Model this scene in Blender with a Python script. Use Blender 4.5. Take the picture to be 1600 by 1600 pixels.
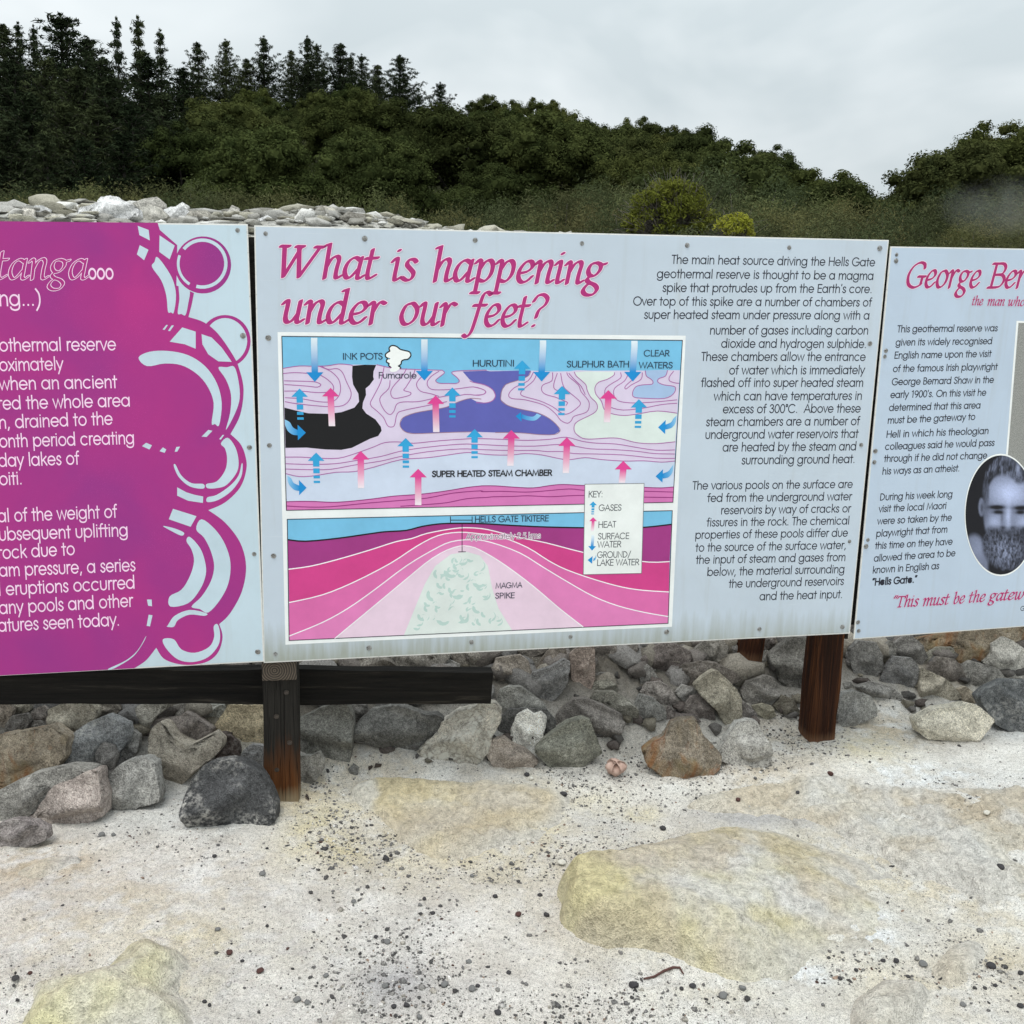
import bpy, bmesh, math, random
import numpy as np
from mathutils import Matrix, Vector
from mathutils.geometry import delaunay_2d_cdt, tessellate_polygon

R = math.radians
for o in list(bpy.data.objects):
    bpy.data.objects.remove(o, do_unlink=True)
scene = bpy.context.scene
COL = scene.collection

# ---------------------------------------------------------------- camera
F = 1500.0                                   # focal length in pixels of a 1600 px square frame
EYE = np.array((0.0, 0.0, 1.45))
_down = np.array((-226.0, 7664.0, F)); _down /= np.linalg.norm(_down)
_Z = -_down                                  # world up, in camera axes (right, down, forward)
_Y = np.array((0, 0, 1.0)) - _Z * _Z[2]; _Y /= np.linalg.norm(_Y)
_X = np.cross(_Y, _Z) * -1
if _X[0] < 0: _X = -_X
RWC = np.array((_X, _Y, _Z))                 # world <- camera axes
CR, CD, CF = RWC[:, 0], RWC[:, 1], RWC[:, 2]
cam_data = bpy.data.cameras.new('camera')
cam_data.sensor_width = 36.0
cam_data.lens = 36.0 * F / 1600.0
cam_data.clip_end = 3000.0
cam_data.clip_start = 0.05
camera = bpy.data.objects.new('camera', cam_data)
COL.objects.link(camera)
_m = Matrix.Identity(4)
for _i in range(3):
    _m[_i][0] = CR[_i]; _m[_i][1] = -CD[_i]; _m[_i][2] = -CF[_i]; _m[_i][3] = EYE[_i]
camera.matrix_world = _m
scene.camera = camera

# ---------------------------------------------------------------- sky, sun, exposure
SUN_EL, SUN_AZ = R(70), R(205)
world = bpy.data.worlds.new('World'); scene.world = world
world.use_nodes = True
wn = world.node_tree; wn.nodes.clear()
def _n(t, **k):
    n = wn.nodes.new(t)
    for a, b in k.items(): setattr(n, a, b)
    return n
w_out = _n('ShaderNodeOutputWorld'); w_mix = _n('ShaderNodeMixShader')
w_b1 = _n('ShaderNodeBackground'); w_b2 = _n('ShaderNodeBackground')
w_sky = _n('ShaderNodeTexSky', sky_type='NISHITA', sun_disc=False)
w_sky.sun_elevation = SUN_EL; w_sky.sun_rotation = SUN_AZ
w_b1.inputs[1].default_value = 0.07
wn.links.new(w_sky.outputs[0], w_b1.inputs[0])
w_tc = _n('ShaderNodeTexCoord'); w_map = _n('ShaderNodeMapping'); w_map.inputs['Scale'].default_value = (1.0, 1.0, 2.2)
w_ns = _n('ShaderNodeTexNoise'); w_ns.inputs['Scale'].default_value = 3.4; w_ns.inputs['Detail'].default_value = 4.0
w_ns.inputs['Roughness'].default_value = 0.5; w_ns.inputs['Distortion'].default_value = 0.35
w_map.inputs['Location'].default_value = (0.35, 0.1, 0.25)
w_rp = _n('ShaderNodeValToRGB')
w_rp.color_ramp.elements[0].position = 0.36; w_rp.color_ramp.elements[0].color = (0.61, 0.68, 0.705, 1)
w_rp.color_ramp.elements[1].position = 0.62; w_rp.color_ramp.elements[1].color = (0.85, 0.90, 0.915, 1)
w_sep = _n('ShaderNodeSeparateXYZ')
w_ma = _n('ShaderNodeMath', operation='MULTIPLY_ADD', use_clamp=False)   # overcast sky: zenith brighter than horizon
w_cl = _n('ShaderNodeMath', operation='MAXIMUM'); w_cl.inputs[1].default_value = 0.0
w_ma.inputs[1].default_value = 1.25; w_ma.inputs[2].default_value = 0.86
wn.links.new(w_tc.outputs['Generated'], w_map.inputs[0]); wn.links.new(w_map.outputs[0], w_ns.inputs['Vector'])
wn.links.new(w_ns.outputs[0], w_rp.inputs[0]); wn.links.new(w_rp.outputs[0], w_b2.inputs[0])
wn.links.new(w_tc.outputs['Generated'], w_sep.inputs[0]); wn.links.new(w_sep.outputs[2], w_cl.inputs[0])
wn.links.new(w_cl.outputs[0], w_ma.inputs[0]); wn.links.new(w_ma.outputs[0], w_b2.inputs[1])
w_mix.inputs[0].default_value = 0.9
wn.links.new(w_b1.outputs[0], w_mix.inputs[1]); wn.links.new(w_b2.outputs[0], w_mix.inputs[2])
wn.links.new(w_mix.outputs[0], w_out.inputs[0])

sun_d = bpy.data.lights.new('sun', 'SUN'); sun_d.energy = 1.5; sun_d.angle = R(24); sun_d.color = (1.0, 0.97, 0.92)
sun = bpy.data.objects.new('sun', sun_d); COL.objects.link(sun)
_sd = Vector((math.sin(SUN_AZ) * math.cos(SUN_EL), math.cos(SUN_AZ) * math.cos(SUN_EL), math.sin(SUN_EL)))
sun.rotation_euler = _sd.to_track_quat('Z', 'Y').to_euler()
sun.location = (0, 0, 30)

scene.view_settings.view_transform = 'Standard'
scene.view_settings.look = 'None'
scene.view_settings.exposure = 0.0
scene.view_settings.gamma = 1.0
scene.view_settings.use_curve_mapping = False
scene.cycles.max_bounces = 6
scene.cycles.diffuse_bounces = 3
scene.cycles.transparent_max_bounces = 8
scene.cycles.volume_bounces = 1

# ---------------------------------------------------------------- helpers
def ray(px, py):
    """direction of the sight line through a pixel of the photograph, scaled to forward depth 1"""
    return CR * ((px - 800) / F) + CD * ((py - 800) / F) + CF

def s2l(c):
    c = np.asarray(c, float) / 255.0
    return np.where(c <= 0.04045, c / 12.92, ((c + 0.055) / 1.055) ** 2.4)

def link(name, mesh, parent=None, mat=None):
    o = bpy.data.objects.new(name, mesh); COL.objects.link(o)
    if parent is not None: o.parent = parent
    if mat is not None:
        mesh.materials.clear(); mesh.materials.append(mat)
    return o

def empty(name, loc, rot=None):
    o = bpy.data.objects.new(name, None); COL.objects.link(o)
    o.location = loc
    o.empty_display_size = 0.1
    if rot is not None: o.rotation_euler = rot
    return o

def tag(o, label=None, cat=None, group=None, kind=None):
    if label: o['label'] = label
    if cat: o['category'] = cat
    if group: o['group'] = group
    if kind: o['kind'] = kind
    return o

def mesh_np(name, V, Fc, smooth=False, attrs=None):
    """V (n,3), Fc (m,k) equal-sided faces or a list of face lists"""
    me = bpy.data.meshes.new(name)
    if isinstance(Fc, np.ndarray):
        n, k = Fc.shape
        me.vertices.add(len(V)); me.vertices.foreach_set('co', np.asarray(V, np.float32).ravel())
        me.loops.add(n * k); me.loops.foreach_set('vertex_index', Fc.astype(np.int32).ravel())
        me.polygons.add(n); me.polygons.foreach_set('loop_start', np.arange(0, n * k, k, dtype=np.int32))
        try: me.polygons.foreach_set('loop_total', np.full(n, k, np.int32))
        except Exception: pass
    else:
        me.from_pydata([tuple(v) for v in V], [], Fc)
    me.update(calc_edges=True)
    if attrs:
        for an, arr in attrs.items():
            arr = np.asarray(arr, np.float32)
            if arr.ndim == 1:
                a = me.attributes.new(an, 'FLOAT', 'POINT'); a.data.foreach_set('value', arr)
            else:
                if arr.shape[1] == 3: arr = np.hstack([arr, np.ones((len(arr), 1), np.float32)])
                a = me.attributes.new(an, 'FLOAT_COLOR', 'POINT'); a.data.foreach_set('color', arr.ravel())
    if smooth: me.polygons.foreach_set('use_smooth', np.ones(len(me.polygons), bool))
    me.validate()
    return me

class MB:
    """collects boxes, prisms and tubes into one mesh"""
    def __init__(s): s.v = []; s.f = []
    def add(s, V, Fs):
        b = len(s.v); s.v += [tuple(v) for v in V]; s.f += [[i + b for i in f] for f in Fs]; return s
    def box(s, a, b):
        x0, y0, z0 = a; x1, y1, z1 = b
        return s.add([(x0,y0,z0),(x1,y0,z0),(x1,y1,z0),(x0,y1,z0),(x0,y0,z1),(x1,y0,z1),(x1,y1,z1),(x0,y1,z1)],
                     [(0,3,2,1),(4,5,6,7),(0,1,5,4),(1,2,6,5),(2,3,7,6),(3,0,4,7)])
    def cyl(s, c, axis, r, h, n=10, r2=None):
        c = Vector(c); a = Vector(axis).normalized(); u = a.orthogonal().normalized(); w = a.cross(u)
        r2 = r if r2 is None else r2
        V = [c + (u*math.cos(t) + w*math.sin(t))*r for t in (2*math.pi*i/n for i in range(n))]
        V += [c + a*h + (u*math.cos(t) + w*math.sin(t))*r2 for t in (2*math.pi*i/n for i in range(n))]
        return s.add(V, [tuple(range(n-1,-1,-1)), tuple(range(n,2*n))] + [(i,(i+1)%n,n+(i+1)%n,n+i) for i in range(n)])
    def tube(s, pts, rad, n=6):
        rings = []; pts = [Vector(p) for p in pts]
        for i, p in enumerate(pts):
            d = (pts[min(i+1,len(pts)-1)] - pts[max(i-1,0)]).normalized()
            u = d.cross(Vector((0.13,0.31,0.94))).normalized(); w = d.cross(u)
            r = rad[i] if isinstance(rad, (list, tuple)) else rad
            rings.append([p + (u*math.cos(2*math.pi*k/n) + w*math.sin(2*math.pi*k/n))*r for k in range(n)])
        V = [v for rg in rings for v in rg]; Fs = []
        for i in range(len(pts)-1):
            for k in range(n): Fs.append((i*n+k, i*n+(k+1)%n, (i+1)*n+(k+1)%n, (i+1)*n+k))
        Fs += [tuple(range(n-1,-1,-1)), tuple(range((len(pts)-1)*n, len(pts)*n))]
        return s.add(V, Fs)
    def build(s, name, mat=None, parent=None, smooth=False, bevel=0):
        me = mesh_np(name, s.v, s.f, smooth)
        if bevel:
            bm = bmesh.new(); bm.from_mesh(me)
            bmesh.ops.bevel(bm, geom=list(bm.edges), offset=bevel, segments=2, profile=0.6, affect='EDGES')
            bm.to_mesh(me); bm.free()
        return link(name, me, parent, mat)

# numpy value noise ------------------------------------------------
def _hash(ix, iy, iz, seed):
    h = (ix * 374761393 + iy * 668265263 + iz * 2147483647 + seed * 1274126177) & 0xFFFFFFFF
    h = ((h ^ (h >> 13)) * 1274126177) & 0xFFFFFFFF
    h = ((h ^ (h >> 16)) * 2246822519) & 0xFFFFFFFF
    return ((h ^ (h >> 15)) & 0xFFFFFF) / float(0xFFFFFF) * 2 - 1
def vnoise(P, seed=0):
    P = np.asarray(P, float)
    if P.shape[1] == 2: P = np.hstack([P, np.zeros((len(P), 1))])
    I = np.floor(P).astype(np.int64); f = P - I; f = f*f*f*(f*(f*6-15)+10)
    out = 0
    for dx in (0, 1):
        wx = f[:, 0] if dx else 1 - f[:, 0]
        for dy in (0, 1):
            wy = f[:, 1] if dy else 1 - f[:, 1]
            for dz in (0, 1):
                wz = f[:, 2] if dz else 1 - f[:, 2]
                out = out + wx * wy * wz * _hash(I[:, 0]+dx, I[:, 1]+dy, I[:, 2]+dz, seed)
    return out
def fbm(P, oct=4, seed=0, gain=0.5, lac=2.03):
    P = np.asarray(P, float); a = 1.0; t = 0; s = 0
    for k in range(oct):
        t = t + a * vnoise(P * (lac ** k) + 17.3 * k, seed + k * 7); s += a; a *= gain
    return t / s
def sstep(a, b, x):
    t = np.clip((x - a) / float(b - a), 0, 1); return t*t*(3-2*t)

# materials --------------------------------------------------------
def mat_new(name):
    m = bpy.data.materials.new(name); m.use_nodes = True
    nt = m.node_tree; b = nt.nodes['Principled BSDF']
    return m, nt, b
def nd(nt, t, **k):
    n = nt.nodes.new(t)
    for a, b in k.items():
        if a in ('sc', 'det', 'rough', 'dist'):
            n.inputs[{'sc':'Scale','det':'Detail','rough':'Roughness','dist':'Distortion'}[a]].default_value = b
        else: setattr(n, a, b)
    return n
def noise(nt, vec, sc, det=4, rough=0.55, dist=0.0):
    n = nd(nt, 'ShaderNodeTexNoise', sc=sc, det=det, rough=rough, dist=dist)
    if vec is not None: nt.links.new(vec, n.inputs['Vector'])
    return n.outputs[0]
def ramp(nt, val, stops, interp='LINEAR'):
    r = nt.nodes.new('ShaderNodeValToRGB'); r.color_ramp.interpolation = interp
    while len(r.color_ramp.elements) < len(stops): r.color_ramp.elements.new(0.5)
    for e, (p, c) in zip(r.color_ramp.elements, stops):
        e.position = p; e.color = (c, c, c, 1) if isinstance(c, (int, float)) else (*c, 1)
    nt.links.new(val, r.inputs[0]); return r.outputs[0]
def mixc(nt, fac, a, b, mode='MIX'):
    m = nt.nodes.new('ShaderNodeMix'); m.data_type = 'RGBA'; m.blend_type = mode
    for s, v in ((0, fac), (6, a), (7, b)):
        if isinstance(v, (int, float)): m.inputs[s].default_value = v
        elif isinstance(v, (tuple, list, np.ndarray)): m.inputs[s].default_value = (*v[:3], 1)
        else: nt.links.new(v, m.inputs[s])
    return m.outputs[2]
def mth(nt, op, a, b=0.0, c=None, clamp=False):
    m = nt.nodes.new('ShaderNodeMath'); m.operation = op; m.use_clamp = clamp
    for s, v in enumerate((a, b) if c is None else (a, b, c)):
        if isinstance(v, (int, float)): m.inputs[s].default_value = v
        else: nt.links.new(v, m.inputs[s])
    return m.outputs[0]
def bump(nt, b, h, strength=0.5, dist=0.01, prev=None):
    n = nt.nodes.new('ShaderNodeBump'); n.inputs['Strength'].default_value = strength; n.inputs['Distance'].default_value = dist
    nt.links.new(h, n.inputs['Height'])
    if prev is not None: nt.links.new(prev, n.inputs['Normal'])
    nt.links.new(n.outputs[0], b.inputs['Normal']); return n.outputs[0]
def texco(nt, which='Object'):
    return nt.nodes.new('ShaderNodeTexCoord').outputs[which]
def mapping(nt, vec, scale=(1,1,1), rot=(0,0,0)):
    m = nt.nodes.new('ShaderNodeMapping'); m.inputs['Scale'].default_value = scale; m.inputs['Rotation'].default_value = rot
    nt.links.new(vec, m.inputs[0]); return m.outputs[0]
# ================================================================ terrain shape
def foot(x): return 2.62 + 0.27 * (np.clip(x, -3.0, 3.5) + 1.3)
CREST_PX = [(-500, 345), (0, 340), (170, 334), (300, 336), (450, 337), (560, 340), (640, 350), (700, 362), (780, 376), (950, 400), (1250, 415), (2200, 420)]
CREST_AZ = []; CREST_H = []
for _a, _b in CREST_PX:
    _r = ray(_a, _b); _h = math.hypot(_r[0], _r[1]); _sx, _cy = _r[0] / _h, _r[1] / _h
    _rho = 6.5
    for _ in range(12): _rho = (float(foot(_rho * _sx)) + 4.0) / _cy
    CREST_AZ.append(math.atan2(_sx, _cy)); CREST_H.append(EYE[2] + _r[2] / _h * _rho + 0.14)
def macro(x, y):
    """large shape of the pale ground, the stone bank behind the boards and the land beyond it"""
    x = np.asarray(x, float); y = np.asarray(y, float)
    d = y - foot(x)
    hc = np.interp(np.arctan2(x, np.maximum(y, 0.1)), CREST_AZ, CREST_H) + 0.03 * np.sin(x * 3.7 + 0.4)
    rise = np.where(d > 0, 0.60 * d * sstep(-0.25, 0.35, d), 0)
    k = 0.35
    up = hc - np.log1p(np.exp((hc - rise) / k * 1.0)) * k
    up = np.where(d > 0, np.maximum(up - (hc - np.log1p(np.exp(hc / k)) * k), 0), 0)
    back = sstep(4.4, 8.0, d)
    up = up * (1 - back) + (1.05 + 0.02 * np.clip(y - 10, 0, 18)) * back
    z = up
    # pale ground rises a little to the right and dips toward the viewer's left
    z = z + 0.03 * sstep(0.2, 1.6, x) * sstep(2.0, 3.0, y) * (1 - sstep(0, 1.0, d))
    z = z + 0.012 * np.sin(x * 2.3 + 1.0) * np.sin(y * 2.0) * (1 - sstep(0, 0.6, d))
    return z

def hit(px, py, fn=None, t0=1.0, t1=40.0):
    """forward depth at which a sight line meets the ground shape"""
    fn = fn or macro
    d = ray(px, py); ts = np.concatenate([np.arange(t0, 12, 0.01), np.arange(12, t1, 0.1)])
    P = EYE + ts[:, None] * d
    below = P[:, 2] < fn(P[:, 0], P[:, 1])
    if not below.any(): return None
    i = int(np.argmax(below)); return ts[i]
def hit_flat(px, py, z=0.0):
    d = ray(px, py); return (z - EYE[2]) / d[2]
def ground_pt(px, py):
    t = hit(px, py); return EYE + t * ray(px, py)

def gpoly(pts):   # pixel outline on the ground -> world xy
    return np.array([ground_pt(x, y)[:2] for x, y in pts])

def crom(P, n=6, closed=True):
    """Catmull-Rom through the points"""
    P = np.asarray(P, float); m = len(P); out = []
    rng = range(m) if closed else range(m - 1)
    for i in rng:
        if closed: p0, p1, p2, p3 = P[(i-1) % m], P[i], P[(i+1) % m], P[(i+2) % m]
        else: p0, p1, p2, p3 = P[max(i-1, 0)], P[i], P[i+1], P[min(i+2, m-1)]
        for k in range(n):
            t = k / n
            out.append(0.5*((2*p1) + (-p0+p2)*t + (2*p0-5*p1+4*p2-p3)*t*t + (-p0+3*p1-3*p2+p3)*t**3))
    if not closed: out.append(P[-1])
    return np.array(out)

def sdist(Q, poly):
    """signed distance to a polygon, positive inside"""
    Q = np.asarray(Q, float); d = np.full(len(Q), 1e9); ins = np.zeros(len(Q), bool)
    m = len(poly)
    for i in range(m):
        a = poly[i]; b = poly[(i+1) % m]; e = b - a; w = Q - a
        t = np.clip((w @ e) / (e @ e + 1e-12), 0, 1)
        d = np.minimum(d, np.hypot(*(w - t[:, None]*e).T))
        c = (a[1] > Q[:, 1]) != (b[1] > Q[:, 1])
        with np.errstate(divide='ignore', invalid='ignore'):
            xx = (b[0]-a[0])*(Q[:, 1]-a[1])/(b[1]-a[1]+1e-15)+a[0]
        ins ^= c & (Q[:, 0] < xx)
    return np.where(ins, d, -d)

# colour stains of the ground: (px, py, radius px x, radius px y, strength) kinds: 0 yellow, 1 tan, 2 white, 3 grey-violet
STAINS = [
 (150,1420,200,60,.55,1),(60,1365,90,40,1.,1),(500,1290,70,60,.9,0),(540,1320,60,30,1.,0),(480,1235,60,35,.8,1),
 (700,1280,170,60,.9,1),(840,1270,60,40,.9,0),(640,1345,90,25,.5,0),(1005,1272,40,14,1.,0),(915,1255,80,25,.7,0),
 (1250,1215,190,45,.9,1),(1450,1215,160,30,1.,2),(1190,1275,130,20,1.,3),(1500,1260,120,40,.9,1),(1420,1330,120,60,.7,1),
 (1560,1130,80,30,1.,2),(1380,1140,90,30,.8,1),(1360,1180,60,30,.8,0),(1370,1450,80,40,1.,2),(1250,1520,70,20,.9,2),
 (1480,1500,130,60,.6,1),(620,1540,60,30,.8,3),(300,1250,60,20,.6,2),(560,1190,120,30,.6,1),(780,1210,90,25,.5,1),(1230,1160,60,30,.6,1),
 (1250,1410,330,120,.55,0),(700,1320,240,60,.6,0),(260,1480,220,60,.5,0),(1480,1380,160,70,.6,1),(300,1380,200,50,.4,1),(900,1420,120,60,.3,1),(1130,1560,160,30,.4,0),(330,1290,70,16,.7,2),(1060,1230,90,25,.4,2),(380,1110,60,30,.9,0),(1480,1020,140,40,1.,1),(180,1550,220,80,.5,0)]
_st = [(ground_pt(a, b)[:2], (c, d), s, k) for a, b, c, d, s, k in STAINS if hit(a, b) is not None]
_st = [(p, (rx * np.hypot(*p) / F, ry * np.hypot(*p) / F * 2.0), s, k) for p, (rx, ry), s, k in _st]

def fine(x, y):
    """small relief of the crusty ground"""
    P = np.stack([x, y], 1)
    near = 1 - sstep(4.5, 9.0, np.hypot(x, y))
    a = 0.020 * fbm(P * 2.6, 4, 3)
    crust = fbm(np.stack([x * 5 + 0.35*fbm(P*6, 2, 5), y * 9], 1), 4, 11)
    ledge = np.abs(crust)                                  # layered, broken crust
    cm = sstep(-0.1, 0.35, fbm(P * 1.3 + 4.0, 3, 21)) * sstep(-0.6, 1.0, x + 0.35*y - 0.6)
    b = 0.020 * (0.5 - ledge) * cm
    b = b - 0.010 * np.exp(-(fbm(P * 4.2 + 3, 4, 71) / 0.022) ** 2) * sstep(-0.15, 0.25, fbm(P * 1.5, 2, 72))
    c = 0.0045 * fbm(P * 26, 3, 31) + 0.0022 * fbm(P * 75, 2, 41)
    return (a + b + c) * near + (1 - near) * 0.05 * fbm(P * 1.2, 4, 9)

def axis(fine0, fine1, step, lo, hi, grow=1.12):
    mid = list(np.arange(fine0, fine1 + 1e-6, step)); s = step; v = fine1
    right = []
    while v < hi: s *= grow; v += s; right.append(v)
    s = step; v = fine0; left = []
    while v > lo: s *= grow; v -= s; left.append(v)
    return np.array(left[::-1] + mid + right)
GX = axis(-1.75, 2.05, 0.0062, -700, 700, 1.13); GY = axis(1.65, 3.55, 0.0062, -300, 900, 1.10)
xx, yy = np.meshgrid(GX, GY); nx, ny = len(GX), len(GY)
gx, gy = xx.ravel(), yy.ravel()
GP = np.stack([gx, gy], 1)
gz = macro(gx, gy) + fine(gx, gy)
tint = np.zeros((len(gx), 3)); wob = 0.5 * fbm(GP * 5.5, 4, 51)
_near = (np.abs(gx) < 4) & (gy > 1) & (gy < 6)
chan = np.zeros((4, len(gx)))
for p, r, s, k in _st:
    q = ((gx - p[0]) / r[0]) ** 2 + ((gy - p[1]) / r[1]) ** 2
    v = s * np.exp(-q * 0.9) * (1 + wob * 1.6)
    chan[k] = np.maximum(chan[k], np.where(_near, v, 0))
chan = np.clip(chan, 0, 1)
idx = (np.arange(ny-1)[:, None] * nx + np.arange(nx-1)[None, :]).ravel()
GF = np.stack([idx, idx+1, idx+nx+1, idx+nx], 1)
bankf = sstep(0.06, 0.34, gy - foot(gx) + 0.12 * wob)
def lerp(a, b, t): return a + (np.asarray(b) - a) * np.clip(t, 0, 1)[:, None]
_big = fbm(GP * 1.6, 4, 61); _mid = fbm(GP * 9 + 0.3 * np.stack([wob, wob], 1), 5, 62, 0.6); _brk = sstep(-0.45, 0.25, fbm(GP * 24, 5, 63, 0.65)); _sm = fbm(GP * 45, 3, 64, 0.6) * 0.5 + 0.5
gc = lerp(np.tile(np.array((0.595, 0.57, 0.525)), (len(gx), 1)), (0.77, 0.755, 0.715), 0.5 + _mid * 1.1)
gc = lerp(gc, (0.62, 0.545, 0.45), sstep(0.0, 0.4, _big) * 0.22)
gc = lerp(gc, (0.50, 0.49, 0.475), sstep(0.05, 0.5, fbm(GP * 3.1, 4, 65)) * 0.35)
def two(a, b): return np.array(a) + (np.array(b) - np.array(a)) * _sm[:, None]
gc = gc + (two((0.43, 0.35, 0.23), (0.66, 0.56, 0.42)) - gc) * (chan[1] * _brk * 0.85)[:, None]
gc = gc + (two((0.58, 0.49, 0.26), (0.74, 0.66, 0.41)) - gc) * (chan[0] * (0.35 + 0.65 * _brk) * 0.7)[:, None]
gc = gc + (two((0.68, 0.69, 0.68), (0.82, 0.83, 0.82)) - gc) * (chan[2] * _brk)[:, None]
gc = gc + (np.array((0.33, 0.33, 0.35)) - gc) * (chan[3] * 0.6)[:, None]
gc = gc + (two((0.06, 0.052, 0.042), (0.16, 0.14, 0.11)) - gc) * (bankf * 0.92)[:, None]  # bank soil darkened to stand in for deep shade between the rocks
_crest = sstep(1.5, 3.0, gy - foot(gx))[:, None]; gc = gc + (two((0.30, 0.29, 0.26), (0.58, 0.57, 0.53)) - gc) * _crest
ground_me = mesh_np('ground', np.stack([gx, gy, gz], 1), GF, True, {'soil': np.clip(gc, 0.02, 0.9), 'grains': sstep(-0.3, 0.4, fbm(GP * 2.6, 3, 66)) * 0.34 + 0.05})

# ---------------------------------------------------------------- ground material
def mat_ground():
    m, nt, b = mat_new('pale_geothermal_ground')
    co = texco(nt, 'Object')
    at = nt.nodes.new('ShaderNodeAttribute'); at.attribute_name = 'soil'
    ag = nt.nodes.new('ShaderNodeAttribute'); ag.attribute_name = 'grains'
    fin = noise(nt, co, 95, 4, 0.75); grit = noise(nt, co, 380, 2, 0.7)
    base = mixc(nt, 1.0, at.outputs['Color'], ramp(nt, fin, [(0.28, 0.62), (0.5, 1.0), (0.72, 1.2)]), 'MULTIPLY')
    base = mixc(nt, 1.0, base, ramp(nt, grit, [(0.30, 0.55), (0.48, 1.0), (0.72, 1.22)]), 'MULTIPLY')
    # grains of dark sand
    vo = nt.nodes.new('ShaderNodeTexVoronoi'); vo.inputs['Scale'].default_value = 210; vo.inputs['Randomness'].default_value = 1
    nt.links.new(co, vo.inputs['Vector'])
    sel = nt.nodes.new('ShaderNodeSeparateColor'); nt.links.new(vo.outputs['Color'], sel.inputs[0])
    dot = mth(nt, 'LESS_THAN', vo.outputs['Distance'], 0.30)
    dot = mth(nt, 'MULTIPLY', dot, mth(nt, 'LESS_THAN', sel.outputs[0], ag.outputs['Fac']))
    gcol = ramp(nt, sel.outputs[1], [(0.0, (0.05, 0.048, 0.045)), (0.55, (0.18, 0.17, 0.16)), (0.8, (0.5, 0.47, 0.42)), (1.0, (0.75, 0.73, 0.69))])
    base = mixc(nt, mth(nt, 'MULTIPLY', dot, 0.85), base, gcol)
    nt.links.new(base, b.inputs['Base Color'])
    b.inputs['Roughness'].default_value = 0.93; b.inputs['Specular IOR Level'].default_value = 0.2
    bump(nt, b, mth(nt, 'ADD', mth(nt, 'ADD', fin, mth(nt, 'MULTIPLY', grit, 0.4)), mth(nt, 'MULTIPLY', dot, 0.35)), 0.8, 0.008)
    return m
M_GROUND = mat_ground()
ground = tag(link('ground', ground_me, None, M_GROUND), kind='structure')

# ---------------------------------------------------------------- wooded hillside
SKY_L = [(-500, 150), (0, 185), (100, 190), (220, 195), (330, 195), (480, 190), (620, 215), (700, 235), (760, 232), (850, 240), (960, 288), (1070, 302),
         (1200, 342), (1320, 398), (1400, 415), (1460, 360), (1530, 322), (1600, 296), (1900, 235), (2300, 215)]
def _az_el(px, py):
    d = ray(px, py); return math.atan2(d[0], d[1]), d[2] / math.hypot(d[0], d[1])
_sk = np.array([_az_el(a, b) for a, b in SKY_L])
D0, D1 = 27.0, 78.0
def hill(x, y):
    r = np.hypot(x, y); az = np.arctan2(x, y)
    el = np.interp(az, _sk[:, 0], _sk[:, 1])
    zc = 1.45 + el * D1
    s = np.clip((r - D0) / (D1 - D0), 0, 1)
    z = 1.2 + (zc - 1.2) * s ** 0.92
    over = np.clip((r - D1) / 60, 0, 1)
    return np.where(r > D1, zc - 4 * over, z)
ha = np.linspace(R(-75), R(75), 151); hr = np.concatenate([np.linspace(D0, D1, 52), np.linspace(D1 + 4, 260, 20)])
AA, RR = np.meshgrid(ha, hr); hx = (RR * np.sin(AA)).ravel(); hy = (RR * np.cos(AA)).ravel()
hz = hill(hx, hy) + 0.5 * fbm(np.stack([hx, hy], 1) * 0.15, 3, 77)
ii = (np.arange(len(hr)-1)[:, None] * len(ha) + np.arange(len(ha)-1)[None, :]).ravel()
def mat_undergrowth():
    m, nt, b = mat_new('dark_undergrowth')
    co = texco(nt, 'Object')
    nt.links.new(ramp(nt, noise(nt, co, 0.8, 6, 0.7), [(0.3, (0.016, 0.018, 0.009)), (0.7, (0.045, 0.05, 0.022))]), b.inputs['Base Color'])
    b.inputs['Roughness'].default_value = 1.0; b.inputs['Specular IOR Level'].default_value = 0.1
    bump(nt, b, noise(nt, co, 2.5, 5, 0.7), 1.0, 0.4)
    return m
hillside = tag(link('hillside', mesh_np('hillside', np.stack([hx, hy, hz], 1), np.stack([ii, ii+1, ii+len(ha)+1, ii+len(ha)], 1), True), None, mat_undergrowth()), kind='structure')
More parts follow.
